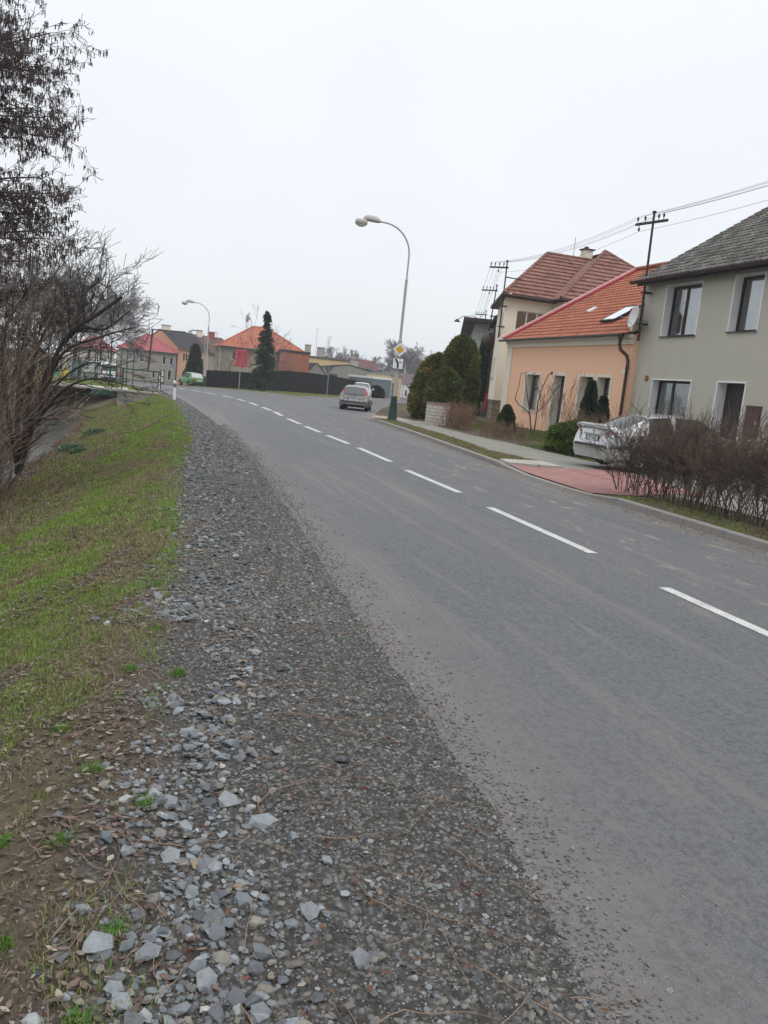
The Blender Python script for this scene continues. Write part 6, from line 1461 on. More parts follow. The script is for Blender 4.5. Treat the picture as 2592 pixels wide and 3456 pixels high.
mains = [
 ([(60, 1600, 15.6), (120, 1400, 15.2), (175, 1230, 15), (240, 1120, 14.6), (330, 1060, 14.3), (410, 1003, 14)], .060, .028, 36, .7),
 ([(240, 1120, 14.6), (262, 1060, 14.7), (290, 985, 14.9), (332, 952, 15)], .036, .022, 20, .6),
 ([(90, 1500, 15.5), (160, 1250, 15.8), (260, 1115, 15.4), (350, 1112, 15), (440, 1048, 14.6)], .048, .012, 34, .65),
 ([(70, 1560, 15.5), (150, 1330, 14.6), (215, 1190, 14), (330, 1140, 13.6), (450, 1105, 13.4)], .042, .010, 30, .7),
 ([(60, 1600, 15.6), (90, 1420, 16), (120, 1200, 16.5), (190, 1050, 17), (270, 985, 17.4), (345, 945, 17.6)], .050, .008, 34, .62),
 ([(60, 1600, 15.6), (60, 1400, 15.8), (75, 1190, 16.2), (120, 1010, 16.6), (190, 930, 17)], .055, .010, 34, .7),
 ([(60, 1580, 15.6), (20, 1350, 15), (10, 1150, 15), (60, 1030, 15.2), (120, 960, 15.4)], .05, .010, 30, .65),
 ([(80, 1480, 15), (190, 1340, 14.2), (260, 1290, 13.8), (330, 1278, 13.6), (395, 1290, 13.4), (430, 1302, 13.3)], .026, .006, 16, .5),
 ([(90, 1460, 15.2), (200, 1290, 15), (300, 1225, 14.8), (370, 1240, 14.6), (455, 1215, 14.4)], .022, .006, 18, .5),
 ([(120, 1400, 15.2), (210, 1350, 14.6), (290, 1330, 14.3), (345, 1350, 14)], .018, .005, 14, .5),
 ([(75, 1540, 15.6), (150, 1390, 15), (235, 1300, 14.6), (330, 1310, 14.3), (385, 1325, 14.1)], .018, .004, 14, .5)]
for pts, a, b, sub, L_ in mains: limb(segs, [PX(*p) for p in pts], a, b, R, int(sub * .42), L_, 2, .03)
print('willow segs', len(segs)); twigs('branches', segs, 4, MT['bark'], wl)
# ---- thicket of thin stems on the bank
def stems(n, R, h0, h1, spread, lean, lev=2, kids=3, r=.008, minr=.003, rad=.3):
    segs = []
    for k in range(n):
        a = R.uniform(0, 6.28); p = np.array([math.cos(a), math.sin(a), 0]) * rad * R.random(); p[2] = -.1
        d = np.array([R.gauss(lean[0], spread), R.gauss(lean[1], spread), 1.0]); grow(segs, p, d, R.uniform(h0, h1), r * R.uniform(.6, 1.3), lev, R, kids, .17, .035, .5, 6, .6, None, minr)
    return segs
R = random.Random(15); protos = []
for k, (mt, hh) in enumerate(((MT['twigred'], (1.5, 2.6)), (MT['twigpale'], (1.6, 2.9)), (MT['twigred'], (1.0, 1.8)), (MT['twig'], (1.8, 3.2)))):
    o = twigs('bank_shrub', stems(34, R, hh[0], hh[1], .34, (.12, 0), 2, 4, .011, .0042), 3, mt); protos.append(o)
spots = [(-2.55, 13.6), (-3.1, 14.6), (-2.5, 15.9), (-3.4, 16.8), (-3.0, 18.6), (-3.5, 20.6), (-3.3, 23.5), (-4.2, 19), (-4.4, 23), (-4.9, 29), (-5.4, 36), (-5.6, 25.5), (-6.1, 40), (-4.5, 16.2), (-3.9, 14.2), (-3.0, 12.4)]
WH = ['lowest on the bank at the left edge', 'half cut off by the left edge', 'right of the foot of the crooked tree', 'behind the foot of the crooked tree', 'just behind the crooked tree limbs', 'leaning over the near pool of water', 'on the waterline beyond the pool', 'across the brook, straight behind the alder', 'across the brook beside the far water bend', 'on the far bank below the play panels', 'on the far bank left of the bridge abutment', 'on the far bank below the mural wall', 'farthest one, against the bridge abutment', 'on the far side left of the crooked trunk', 'at the left edge under the alder', 'in the very corner where turf reaches the left edge']
for i, (x, y) in enumerate(spots):
    src = protos[i % 4]; o = src if i < 4 else src.copy()
    if i >= 4: C.objects.link(o)
    o.location = (x, y, float(zterr(x, y))); o.rotation_euler = (0, R.uniform(-.05, .15), R.uniform(0, 6)); s_ = R.uniform(.8, 1.2) * (1.0 if y < 24 else .85); o.scale = (s_, s_, s_)
    tag(o, ('tangled reddish-brown shrub', 'pale-stemmed leafless shrub', 'short reddish thicket', 'tall dark leafless shrub')[i % 4] + ' ' + WH[i], 'shrub', 'leafless shrubs along the brook')

# ---- clipped bare hedge on the verge
R = random.Random(22); segs = []; HB = np.array([9.55, 12.0, .13])
y = 5.2
while y < 14.65:
    for row in (-.24, .2):
        x = 9.55 + row + R.uniform(-.1, .1); zb = .12
        for k in range(5):
            p = np.array([x + R.uniform(-.07, .07), y + R.uniform(-.1, .1), zb]) - HB
            d = np.array([R.gauss(0, .22), R.gauss(0, .22), 1.0]); grow(segs, p, d, R.uniform(.62, .85), .011, 3, R, 4, .26, .045, .62, 5, .75, None, .0032)
    # thin vertical shoots above
    for k in range(16):
        p = np.array([9.55 + R.uniform(-.5, .5), y + R.uniform(-.15, .15), R.uniform(.85, 1.25)]) - HB; d = np.array([R.gauss(0, .12), R.gauss(0, .14), 1]); grow(segs, p, d, R.uniform(.35, .65), .0045, 1, R, 3, .12, .05, .5, 3, .5, None, .0026)
    y += .29
for k in range(26):   # wispy side shoots at the free end
    p = np.array([9.5 + R.uniform(-.3, .3), 14.6, R.uniform(.3, 1.2)]) - HB; d = np.array([R.gauss(-.1, .3), 1.0, R.gauss(.25, .3)]); grow(segs, p, d, R.uniform(.2, .4), .005, 2, R, 3, .2, .03, .5, 4, .6, None, .0026)
print('hedge segs', len(segs))
o = twigs('hedge', segs, 3, plain('hedge_twig', (.108, .078, .060), .9, .35, 2)); o.location = tuple(HB); tag(o, 'dense leafless clipped hedge along the verge in front of the silver car', 'hedge')

# ---- dry shrubs by the pavement
def drybush(label, p, r, h, n, mat, seed, lev=2):
    R = random.Random(seed); segs = []
    for k in range(n):
        a = R.uniform(0, 6.28); q = np.array([math.cos(a) * r[0], math.sin(a) * r[1], 0]) * math.sqrt(R.random()); q[2] = -.05
        grow(segs, q, np.array([R.gauss(0, .1), R.gauss(0, .1), 1.0]), R.uniform(h * .55, h), .006, lev, R, 3, .12, .04, .5, 4, .45, None, .0035)
    o = twigs('dry_shrub', segs, 3, mat); o.location = p; return tag(o, label, 'shrub', 'dry shrubs along the pavement')
rb = plain('rusty_stem', (.20, .125, .085), .9, .3, 3)
drybush('rust-brown leafless shrubs right in front of the white brick pillar', (13.35, 33.6, .14), (.45, 1.7), .78, 210, rb, 1)
drybush('rust-brown low shrubs between the pillar and the small conical thuja', (13.3, 28.9, .14), (.5, 2.0), .5, 170, rb, 2)
drybush('thin reddish bush between the salmon door and the silver car', (15.2, 28.6, .24), (.6, .6), 1.6, 24, MT['twigred'], 3, 3)
drybush('small dry bush under the juniper beside the silver car', (14.4, 24.6, .22), (.5, .9), .9, 150, rb, 4)
# small pruned tree before the salmon house
yb = 31.2; b0 = at_y(1793, 1462, yb); t = thing('pruned_tree', 'small bare pruned tree with four upright limbs before the salmon house', 'tree', tuple(b0)); segs = []
for pts, r0_ in (([(1793, 1462), (1788, 1400), (1783, 1390), (1750, 1365), (1738, 1345), (1752, 1300), (1758, 1262)], .03), ([(1788, 1400), (1785, 1370), (1776, 1310), (1773, 1258)], .026), ([(1785, 1380), (1790, 1330), (1798, 1262)], .022), ([(1803, 1455), (1812, 1392), (1815, 1360), (1830, 1310), (1852, 1263)], .03), ([(1812, 1392), (1845, 1360), (1868, 1325), (1890, 1298)], .022)):
    P = [at_y(px, py, yb + .12 * math.sin(px)) - b0 for px, py in pts]
    for i in range(len(P) - 1): segs.append((*P[i], *P[i + 1], r0_ * (1 - .1 * i), r0_ * (1 - .1 * (i + 1))))
    for k in range(3):
        q = P[-1]; segs.append((*q, *(q + rv(random.Random(k), .06) + (0, 0, .05)), .01, .006))
twigs('branches', segs, 6, MT['twig'], t)

# ================================================================== evergreens
def sprays(name, P, Dn, size, cols, mat, parent, seed=1, blades=3, aspect=.38):
    """P points, Dn outward directions; each point carries a fan of narrow leaf-like faces"""
    r = np.random.default_rng(seed); n = len(P); V = []; A = []
    ref = r.normal(size=(n, 3)); a = np.cross(Dn, ref); a /= np.linalg.norm(a, axis=1, keepdims=True) + 1e-9
    for b in range(blades):
        d = Dn + r.normal(size=(n, 3)) * .55 + np.array([0, 0, .25]); d /= np.linalg.norm(d, axis=1, keepdims=True)
        w_ = np.cross(d, r.normal(size=(n, 3))); w_ /= np.linalg.norm(w_, axis=1, keepdims=True) + 1e-9
        L_ = size * r.uniform(.6, 1.3, (n, 1)); W_ = L_ * aspect
        q = np.stack([P - w_ * W_ * .3, P + d * L_ * .5 - w_ * W_ * .5, P + d * L_, P + d * L_ * .45 + w_ * W_ * .5], 1)
        V.append(q); A.append(np.repeat(cols * r.uniform(.55, 1.55, (n, 1)), 4, axis=0).reshape(n, 4, 3))
    V = np.concatenate(V).reshape(-1, 3); A = np.concatenate(A).reshape(-1, 3)
    F = np.arange(len(V)).reshape(-1, 4)
    return fixed_faces(name, V, F, mat, parent=parent, attrs=dict(col=np.clip(A, 0, 1)))
LEAF = attr_mat('evergreen_foliage', .8, .25, .25, 25)
def thuja(label, loc, rx, ry, H, n, seed, cols, size=.13, shape='cone', group=None, name='thuja', brown=.12, cat='conifer', lump=.16, zmin=0.03):
    r = np.random.default_rng(seed); t = thing(name, label, cat, loc, 0, group)
    u = r.random(n) ** .8; a = r.uniform(0, 2 * PI, n)
    if shape == 'cone': rad = np.minimum(1, (1.02 - u) ** .62 * 1.12) * np.minimum(1, .72 + u * 2.2)
    elif shape == 'col': rad = np.minimum(1, (1.02 - u) * 3.2) ** .6 * np.minimum(1, .8 + u)
    elif shape == 'low': rad = np.sqrt(np.clip(1 - u ** 2.2, 0, 1)) * (1 + .12 * np.sin(a * 5 + 1)) 
    else: rad = np.sqrt(np.clip(1 - (u * 1.02) ** 3.2, 0, 1)) * np.minimum(1, .78 + u * 1.5)
    lumps = (fbm(a * 1.6 + seed, u * 5.0, 1.3, seed, 3) - .5) * 2 * lump * 2
    rad = rad * (1 + lumps); inner = np.where(r.random(n) < .72, r.uniform(.88, 1.04, n), r.uniform(.45, .9, n)); rr = rad * inner
    P = np.c_[rx * rr * np.cos(a), ry * rr * np.sin(a), zmin + H * u * (1 + .06 * lumps)]
    Dn = np.c_[np.cos(a), np.sin(a), np.full(n, .55)]; Dn /= np.linalg.norm(Dn, axis=1, keepdims=True)
    cl = fbm(a * 2.2, u * 9, 1.6, seed + 5, 3)[:, None]; c0, c1, c2 = [np.array(c) for c in cols]
    cc = c0 * (1 - cl) + c1 * cl; bm_ = (fbm(a * 3, u * 7, 1.2, seed + 9, 3) > .62)[:, None] & (r.random((n, 1)) < brown * 4)
    cc = np.where(bm_, c2, cc); cc = cc * (.62 + .38 * np.clip((inner[:, None] - .5) * 2.2, 0, 1)) if False else cc
    o = sprays('foliage', P, Dn, size, cc, LEAF, t, seed)
    mb = MB(); mb.tube([(0, 0, -.1), (0, 0, H * .8)], [.09, .02], 7); mb.build('trunk', MT['bark'], t)
    # twig core that closes the inside
    mc = []; 
    for k in range(220):
        a_ = r.uniform(0, 6.28); z_ = r.uniform(.05, .85) * H; k_ = .7 * (1 - .5 * z_ / H); mc.append((0, 0, z_ * .8, rx * k_ * math.cos(a_), ry * k_ * math.sin(a_), z_, .03, .008))
    twigs('branches', mc, 3, MT['bark'], t)
    return t
TC = ((.036, .058, .014), (.135, .165, .032), (.20, .13, .038))
gthu = 'thujas behind the white pillar'
p = at_y(1535, 1400, 41.5); thuja('tallest thuja of the hedge, conical and dull green', (float(p[0]), 41.5, .12), 1.02, .95, 4.45, 11000, 3, TC, .22, 'egg', gthu, lump=.15)
p = at_y(1460, 1400, 42.5); thuja('broad lower thuja with bronze tinted top left of the tallest one', (float(p[0]), 42.5, .1), 1.05, 1.0, 3.4, 9500, 4, ((.040, .055, .014), (.165, .165, .032), (.24, .155, .04)), .22, 'egg', gthu, brown=.2, lump=.2)
p = at_y(1424, 1400, 43.2); thuja('outermost rounded thuja at the street corner', (float(p[0]), 43.2, .05), .62, .7, 2.75, 5000, 6, TC, .20, 'egg', gthu, lump=.2)
p = at_y(1495, 1400, 40.6); thuja('front thuja bulging toward the pillar', (float(p[0]), 40.6, .12), .95, .8, 2.6, 5200, 7, TC, .20, 'egg', gthu, lump=.2)
DK = ((.014, .028, .018), (.035, .062, .038), (.03, .045, .03))
for k, (px, y, h, rx) in enumerate(((1588, 50, 2.9, .5), (1600, 54, 3.6, .6), (1617, 53, 5.6, .9), (1606, 58, 4.6, .9))):
    p = at_y(px, 1370, y); thuja('dark narrow conifer %s' % ('just right of the thuja hedge', 'second in the gap right of the thuja hedge', 'tallest in the gap beside the cream villa', 'farthest back in the gap by the cream villa')[k], (float(p[0]), y, 0.0), rx, rx, h, 3800, 30 + k, DK, .16, 'cone', 'dark conifers in the gap by the villa')
b_ = at_x(1665, 1432, 14.6); thuja('small conical thuja in the front garden', (14.6, 31.6, .22), .40, .40, 1.12, 2600, 41, ((.02, .045, .012), (.05, .085, .022), (.05, .06, .02)), .09, 'cone', None)
thuja('spreading green juniper bush beside the pavement', (13.55, 23.6, .16), .75, 1.55, .92, 9000, 42, ((.030, .058, .010), (.12, .17, .030), (.07, .08, .02)), .15, 'low', None, name='juniper', cat='bush', lump=.22)
thuja('taller dark juniper spire in front of the salmon windows', (15.2, 26.2, .25), .30, .30, 2.25, 4200, 43, ((.014, .032, .018), (.038, .075, .040), (.03, .045, .03)), .12, 'cone', 'dark juniper spires', name='juniper')
thuja('shorter dark juniper spire right beside the taller one', (15.35, 25.55, .25), .28, .28, 1.75, 3200, 44, ((.014, .032, .018), (.038, .075, .040), (.03, .045, .03)), .12, 'cone', 'dark juniper spires', name='juniper')
p = at_y(652, 1290, 108); thuja('columnar green thuja before the salmon row house', (float(p[0]), 108, float(zg(p[0], 108))), 1.05, 1.05, 5.0, 4200, 45, ((.015, .035, .012), (.04, .07, .022), (.05, .06, .02)), .30, 'cone', None)
p = at_y(1270, 1325, 98); thuja('small dark round bush in front of the blue garage', (float(p[0]), 98, .0), .8, .8, 1.3, 2000, 46, DK, .3, 'low', None, name='bush', cat='bush')
p = at_y(1285, 1280, 150); thuja('dark pines behind the brick end wall', (float(p[0]), 150, -.5), 2.2, 2, 4.2, 3000, 47, ((.015, .035, .028), (.03, .06, .045), (.02, .03, .02)), .6, 'egg', None, name='pine_tree', cat='tree')
# spruce in front of the fence
R = random.Random(2); rsp = np.random.default_rng(12); sp = thing('spruce_tree', 'ragged dark spruce standing between the red board and the black fence', 'tree', (10.75, 76, .08)); P = []; Dn = []
for k in range(210):
    u = R.random() ** .85; z = .35 + 6.6 * u; a = R.uniform(0, 6.28); Lb = (1.35 * (1 - u) ** .95 + .16) * R.uniform(.6, 1.12)
    if .80 < u < .9: Lb *= .45
    for j in range(34):
        s_ = (j + 1) / 34; P.append((Lb * s_ * math.cos(a) + R.gauss(0, .05), Lb * s_ * math.sin(a) + R.gauss(0, .05), z - .32 * Lb * s_ ** 1.4 * 1.2 + R.gauss(0, .05) - R.random() * .12)); Dn.append((math.cos(a) * .7 + R.gauss(0, .3), math.sin(a) * .7 + R.gauss(0, .3), -.35))
P = np.array(P); Dn = np.array(Dn); Dn /= np.linalg.norm(Dn, axis=1, keepdims=True)
cl = rsp.random((len(P), 1)); sprays('foliage', P, Dn, .20, np.array([.020, .032, .022]) * (1 - cl) + np.array([.060, .082, .052]) * cl, LEAF, sp, 3, 2)
mb = MB(); mb.tube([(0, 0, -.1), (0, 0, 6.95)], [.12, .02], 8); mb.build('trunk', MT['bark'], sp)
mb = MB(); mb.tube([(.42, 0, 0), (.42, 0, 7.6)], .03, 6); o = mb.build('mast', MT['steel']); o.location = (12.0, 104, .0); o.scale = (1, 1, 1.15)
tag(o, 'thin aerial mast with oval panel beside the spruce top', 'aerial mast'); mb = MB(); mb.lathe([(.02, -.42), (.16, -.3), (.2, 0), (.16, .3), (.02, .42)], (.28, 0, 6.9), 10); mb.build('panel', MT['lampgrey'], o)
# small evergreen tufts low on the brook bank
for k, (x, y, s_) in enumerate(((-1.62, 25.5, .45), (-1.2, 29.0, .4), (-1.35, 23.8, .28))):
    thuja(('green-leaved plant tuft low on the bank by the water', 'longer green plant tuft farther along the bank', 'smallest green tuft on the bank, nearest the camera')[k], (x, y, float(zterr(x, y)) - .05), s_ * .9, s_ * 1.3, s_ * .38, 420, 60 + k, ((.05, .095, .05), (.14, .20, .12), (.2, .2, .14)), .10, 'low', 'green plant tufts on the bank', name='plant', cat='plant')
# ================================================================== road shoulder: broken slate, gravel, turf, leaves, twigs
def stone_shapes(n, seed):
    out = []
    r = np.random.default_rng(seed)
    for k in range(n):
        bm = bmesh.new(); bmesh.ops.create_icosphere(bm, subdivisions=1, radius=1.0)
        V = np.array([v.co[:] for v in bm.verts]); bm.free()
        # cut the ball by a few random planes -> angular broken stone
        for j in range(7):
            nn = r.normal(size=3); nn /= np.linalg.norm(nn); h = r.uniform(.45, .8); d = V @ nn; V = np.where((d > h)[:, None], V - nn * (d - h)[:, None], V)
        V *= np.array([1, r.uniform(.6, .9), r.uniform(.28, .6)]); V += r.normal(size=V.shape) * .03; out.append(V)
    return out
_bm = bmesh.new(); bmesh.ops.create_icosphere(_bm, subdivisions=1, radius=1.0); _bm.verts.ensure_lookup_table(); ICO_F = np.array([[v.index for v in f.verts] for f in _bm.faces]); _bm.free()
SH = stone_shapes(14, 4); SHV = np.array(SH)
def scatter_stones(name, X, Y, size, cols, seed, sink=.25, zf=zterr, tilt=.35):
    r = np.random.default_rng(seed); n = len(X); k = r.integers(0, len(SH), n); a = r.uniform(0, 2 * PI, n); V = SHV[k] * size[:, None, None]
    tx, ty = r.normal(0, tilt, n), r.normal(0, tilt, n)
    def rot(V, ax, ang):
        c, s = np.cos(ang)[:, None], np.sin(ang)[:, None]; V = V.copy(); i, j = [(1, 2), (2, 0), (0, 1)][ax]
        vi, vj = V[..., i].copy(), V[..., j].copy(); V[..., i] = vi * c - vj * s; V[..., j] = vi * s + vj * c; return V
    V = rot(V, 0, tx); V = rot(V, 1, ty); V = rot(V, 2, a)
    Z = zf(X, Y) + size * .30 * (1 - sink * 2)
    V = V + np.stack([X, Y, Z], 1)[:, None]
    nv = V.shape[1]; F = (ICO_F[None] + (np.arange(n) * nv)[:, None, None]).reshape(-1, 3)
    A = np.repeat(cols, nv, axis=0)
    return tag(fixed_faces(name, V.reshape(-1, 3), F, ATT_ST, attrs=dict(col=A)), kind='stuff')
ATT_ST = attr_mat('broken_slate', .8, .3, .22, 60, .5)
def st_cols(r, n, dark=.0):
    base = np.array([[.135, .150, .158], [.185, .20, .21], [.095, .10, .108], [.16, .150, .125], [.24, .25, .25], [.12, .115, .11]])
    c = base[r.choice(6, n, p=[.30, .2, .24, .12, .06, .08])]; c = c * r.uniform(.7, 1.25, (n, 1)) * (1 - dark)
    br = r.random(n) < .012; c[br] = np.array([.20, .155, .11]); wh = r.random(n) < .006; c[wh] = np.array([.33, .33, .32]); return c
def fine_cols(r, n):
    c = st_cols(r, n, .0); dust = r.random((n, 1)) < .45; return np.where(dust, np.array([[.125, .116, .104]]) * r.uniform(.6, 1.5, (n, 1)), c * 1.0)
r = np.random.default_rng(77)
def sample(n, y0, y1, x_of, pw=1.6):
    u = r.random(n); y = y0 + (y1 - y0) * u ** pw; return y
def shoulder_xy(n, y0, y1, pw, a, b, jl=.1, jr=.1):
    y = y0 + (y1 - y0) * r.random(n) ** pw; lo = CREST(y) + a; hi = XL(y) + b; x = lo + (hi - lo) * r.random(n); x += r.normal(0, 1, n) * np.where(x < (lo + hi) / 2, jl, jr) * .5; return x, y
# fine chippings
x, y = shoulder_xy(44000, 1.35, 7.0, 1.35, -.05, .09, .25, .12); s = r.lognormal(math.log(.0052), .62, len(x)).clip(.0022, .020); m = (fbm(x, y, 3.2, 55, 4) + .25 * (x - CREST(y)) > .36) & (x < XL(y) + .12); x, y, s = x[m], y[m], s[m]
scatter_stones('gravel', x, y, s, fine_cols(r, len(x)), 1, .55)
x, y = shoulder_xy(26000, 5.5, 16, 1.2, -.05, .03, .2, .08); s = r.lognormal(math.log(.011), .5, len(x)).clip(.005, .030)
scatter_stones('gravel', x, y, s, fine_cols(r, len(x)), 2, .5)
x, y = shoulder_xy(16000, 14, 46, 1.1, -.05, .0, .2, .05); s = r.lognormal(math.log(.024), .35, len(x)).clip(.014, .05)
scatter_stones('gravel', x, y, s, fine_cols(r, len(x)), 3, .4)
# grit creeping over the tarmac edge
n = 26000; y = 1.3 + 24 * r.random(n) ** 1.6; x = XL(y) + r.normal(0, 1, n) * (.085 + .03 * np.sin(y * 3.1) + .12 * fbm(y, y * 0, 1.3, 9)) + .02 + np.where(r.random(n) < .12, r.exponential(.14, n), 0)
scatter_stones('grit', x, y, r.lognormal(math.log(.0052), .45, n).clip(.0025, .013) * (1 + y * .03), np.array([[.155, .146, .136]]) * r.uniform(.55, 1.4, (n, 1)), 4, .1, lambda X, Y: zroad(X, Y) + 0 * X)
# larger slate lumps in a band along the turf
def band(n, y0, y1, pw, s0, sg, smax):
    y = y0 + (y1 - y0) * r.random(n) ** pw; c = CREST(y) + .36 + .09 * np.sin(y * 1.7) + .006 * y; x = c + r.normal(0, .15, n) * (1 + .09 * y)
    m = fbm(x, y, 2.6, 51, 3) > .40; x, y = x[m], y[m]; s = r.lognormal(math.log(s0), sg, len(x)).clip(.012, smax); return x, y, s
for i, a in enumerate(((2500, 1.45, 6.0, 1.0, .0175, .45, .044), (1900, 5.5, 14, 1.1, .022, .42, .052), (700, 13, 30, 1.0, .030, .35, .06))):
    x, y, s = band(*a); c = st_cols(r, len(x)); c = c * (1.12 if i == 0 else .95); scatter_stones('slate_stones', x, y, s, c, 10 + i, .1, tilt=.25)
x = np.array([-.02, .05, .12, .27, .34, .55, .62, .20, .44, .72, .40, .60, .16]); y = np.array([2.30, 2.05, 2.22, 2.1, 2.62, 2.9, 2.35, 2.72, 3.1, 2.1, 1.95, 1.75, 1.72])
scatter_stones('slate_stones', x, y, np.array([.062, .045, .05, .055, .05, .062, .045, .05, .06, .05, .052, .055, .04]), np.array([[.2, .215, .225]] * 13) * r.uniform(.8, 1.15, (13, 1)), 21, .1, tilt=.15)
n = 15000; y = 1.35 + 7 * r.random(n) ** 1.3; x = CREST(y) + .35 - 1.6 * r.random(n); scatter_stones('soil_crumbs', x, y, r.lognormal(math.log(.0055), .5, n).clip(.0025, .016), np.array([[.095, .075, .058]]) * r.uniform(.5, 1.8, (n, 1)), 31, .35)
# sandy grit at the foot of the right kerb
n = 9000; y = 8 + 31 * r.random(n) ** 1.3; x = XR(y) - np.abs(r.normal(0, .22, n)) - .01
scatter_stones('grit', x, y, r.lognormal(math.log(.009), .4, n).clip(.005, .02), np.array([[.26, .235, .195]]) * r.uniform(.6, 1.2, (n, 1)), 5, .1, lambda X, Y: zroad(X, Y) + 0 * X)

# ---- grass blades
GRS = attr_mat('grass_blades', .75, .25, .15, 12)
def blades(name, X, Y, H, W, cols, zf, seed, lean=.5):
    r = np.random.default_rng(seed); n = len(X); a = r.uniform(0, 2 * PI, n); b = r.uniform(0, 2 * PI, n); l = r.random(n) * lean + .08
    wd = np.c_[np.cos(a), np.sin(a), np.zeros(n)] * (W / 2)[:, None]; dr = np.c_[np.cos(b), np.sin(b), np.zeros(n)]
    P = np.c_[X, Y, zf(X, Y) - .004]; up = np.array([[0, 0, 1.]])
    m = P + up * (H * .55)[:, None] + dr * (H * l * .35)[:, None]; t = P + up * (H * (1 - .35 * l))[:, None] + dr * (H * l)[:, None]
    V = np.stack([P - wd, P + wd, m + wd * .8, m - wd * .8, t], 1).reshape(-1, 3); k = np.arange(n)[:, None] * 5
    loops = np.concatenate([np.c_[k + 0, k + 1, k + 2, k + 3], np.c_[k + 3, k + 2, k + 4]], 1).ravel()
    tot = np.tile([4, 3], n); st = np.concatenate([[0], np.cumsum(tot)[:-1]])
    return tag(fast_mesh(name, V, loops, st, tot, GRS, attrs=dict(col=np.repeat(cols, 5, axis=0))), kind='stuff')
def g_cols(r, n, X, Y, straw=.25):
    u = r.random((n, 1)); g = np.array([.095, .170, .026]) * (1 - u) + np.array([.27, .39, .07]) * u
    d = np.array([.27, .225, .13]) * r.uniform(.6, 1.3, (n, 1)); pr = straw - .04 + .65 * np.clip((fbm(X * 1.2, Y * .6 - X * .4, 1.9, 61, 4) - .48) * 5, -.35, 1)
    return np.where((r.random(n) < pr)[:, None], d, g)
def turf(n, y0, y1, pw, wmax, hm, wm, seed, dens=.46, pull=1.0):
    y = y0 + (y1 - y0) * r.random(n) ** pw; d = -.16 + (wmax + .12) * r.random(n) ** pull; x = CREST(y) - d + r.normal(0, .06, n)
    lim = np.clip((y - 1.5) / 4.2, .10, 1) * .78 + .18 * (d > .6); keep = (fbm(x * 1.1, y * .7 - x * .5, 2.9, 71, 5) > .60 - .34 * lim) & (r.random(n) < lim + .15); x, y = x[keep], y[keep]
    tuft = .55 + .9 * fbm(x, y, 7, 81, 2); h = hm * tuft * r.uniform(.5, 1.3, len(x)); return x, y, h, np.full(len(x), wm) * r.uniform(.7, 1.3, len(x)), seed
for a in ((210000, 1.4, 8.5, 1.25, 2.4, .036, .0034, 101), (170000, 7.5, 20, 1.15, 3.2, .046, .0070, 102), (110000, 18, 45, 1.1, 3.4, .060, .014, 103)):
    x, y, h, w_, sd_s = turf(*a); blades('grass', x, y, h, w_, g_cols(r, len(x), x, y, .26 if a[1] < 8 else .13), zterr, sd_s)
    print('grass', len(x))
n = 120000; y = 1.35 + 20 * r.random(n) ** 1.3; d = -.25 + 3.2 * r.random(n); x = CREST(y) - d; m = (fbm(x, y, 3.1, 66, 3) > .36) & ((d > .1) | (r.random(n) < .25)); x, y = x[m], y[m]; n = len(x); u = r.random((n, 1)); blades('matted_straw', x, y, .022 * r.uniform(.5, 1.8, n) * (1 + .04 * y), .0035 + .0004 * y, (np.array([.11, .085, .06]) * (1 - u) + np.array([.30, .25, .16]) * u) * r.uniform(.6, 1.2, (n, 1)), zterr, 109, 1.6)
# straggling tufts on the stony soil
cx_ = np.array([.02, -.05, -.18, -.1, .12, -.3, .30, -.02, -.25, .05, .2, -.15, .22, -.38]); cy_ = np.array([2.35, 2.0, 2.9, 3.4, 3.1, 2.4, 4.5, 1.75, 3.9, 4.6, 5.3, 5.2, 6.4, 3.0]); k = r.integers(0, 14, 2600)
x = cx_[k] + r.normal(0, .022, 2600); y = cy_[k] + r.normal(0, .025, 2600); blades('grass', x, y, r.uniform(.02, .055, 2600), np.full(2600, .0028), np.array([[.09, .19, .03]]) * r.uniform(.7, 1.4, (2600, 1)), zterr, 110, .9)
# verge strip and gardens on the right
n = 60000; y = 8 + 30 * r.random(n) ** 1.15; x = XK(y) + .03 + (SW0(y) - XK(y) - .05) * r.random(n); m = (fbm(x, y, 2.5, 31, 3) > .40) & ~((y > 13.6) & (y < 19.7)); x, y = x[m], y[m]
blades('grass', x, y, .045 * r.uniform(.4, 1.4, len(x)) * (1 + y / 50), .005 + .0004 * y, g_cols(r, len(x), x, y, .72) * .85, zr, 111)
n = 60000; y = 20.8 + 22 * r.random(n); x = SW1(y) + .1 + (17 - SW1(y)) * r.random(n) ** 1.1; m = (fbm(x, y, 1.2, 41, 3) > .30) & ~((x < SW1(y) + 1.7) & (y > 26.5)); x, y = x[m], y[m]
blades('grass', x, y, .05 * r.uniform(.4, 1.3, len(x)), np.full(len(x), .014), np.where(r.random((len(x), 1)) < .8, np.array([[.09, .17, .022]]), np.array([[.15, .15, .05]])) * r.uniform(.7, 1.3, (len(x), 1)), zr, 112)
n = 26000; y = 66.5 + 24 * r.random(n); lo, hi = KL(y) + .15, np.minimum(SL(y) - .15, 26); x = lo + (hi - lo) * r.random(n)
blades('grass', x, y, .12 * r.uniform(.4, 1.3, n), np.full(n, .03), g_cols(r, n, x, y, .4), lambda X, Y: zg(X, Y) + .08, 113)
# far green behind the footbridge
n = 40000; x = -14 + 14.5 * r.random(n); y = 49.5 + 35 * r.random(n) ** 1.2; m = x < XL(y) - .8; x, y = x[m], y[m]
blades('grass', x, y, .11 * r.uniform(.4, 1.3, len(x)), np.full(len(x), .03), g_cols(r, len(x), x, y, .25), zterr, 114)

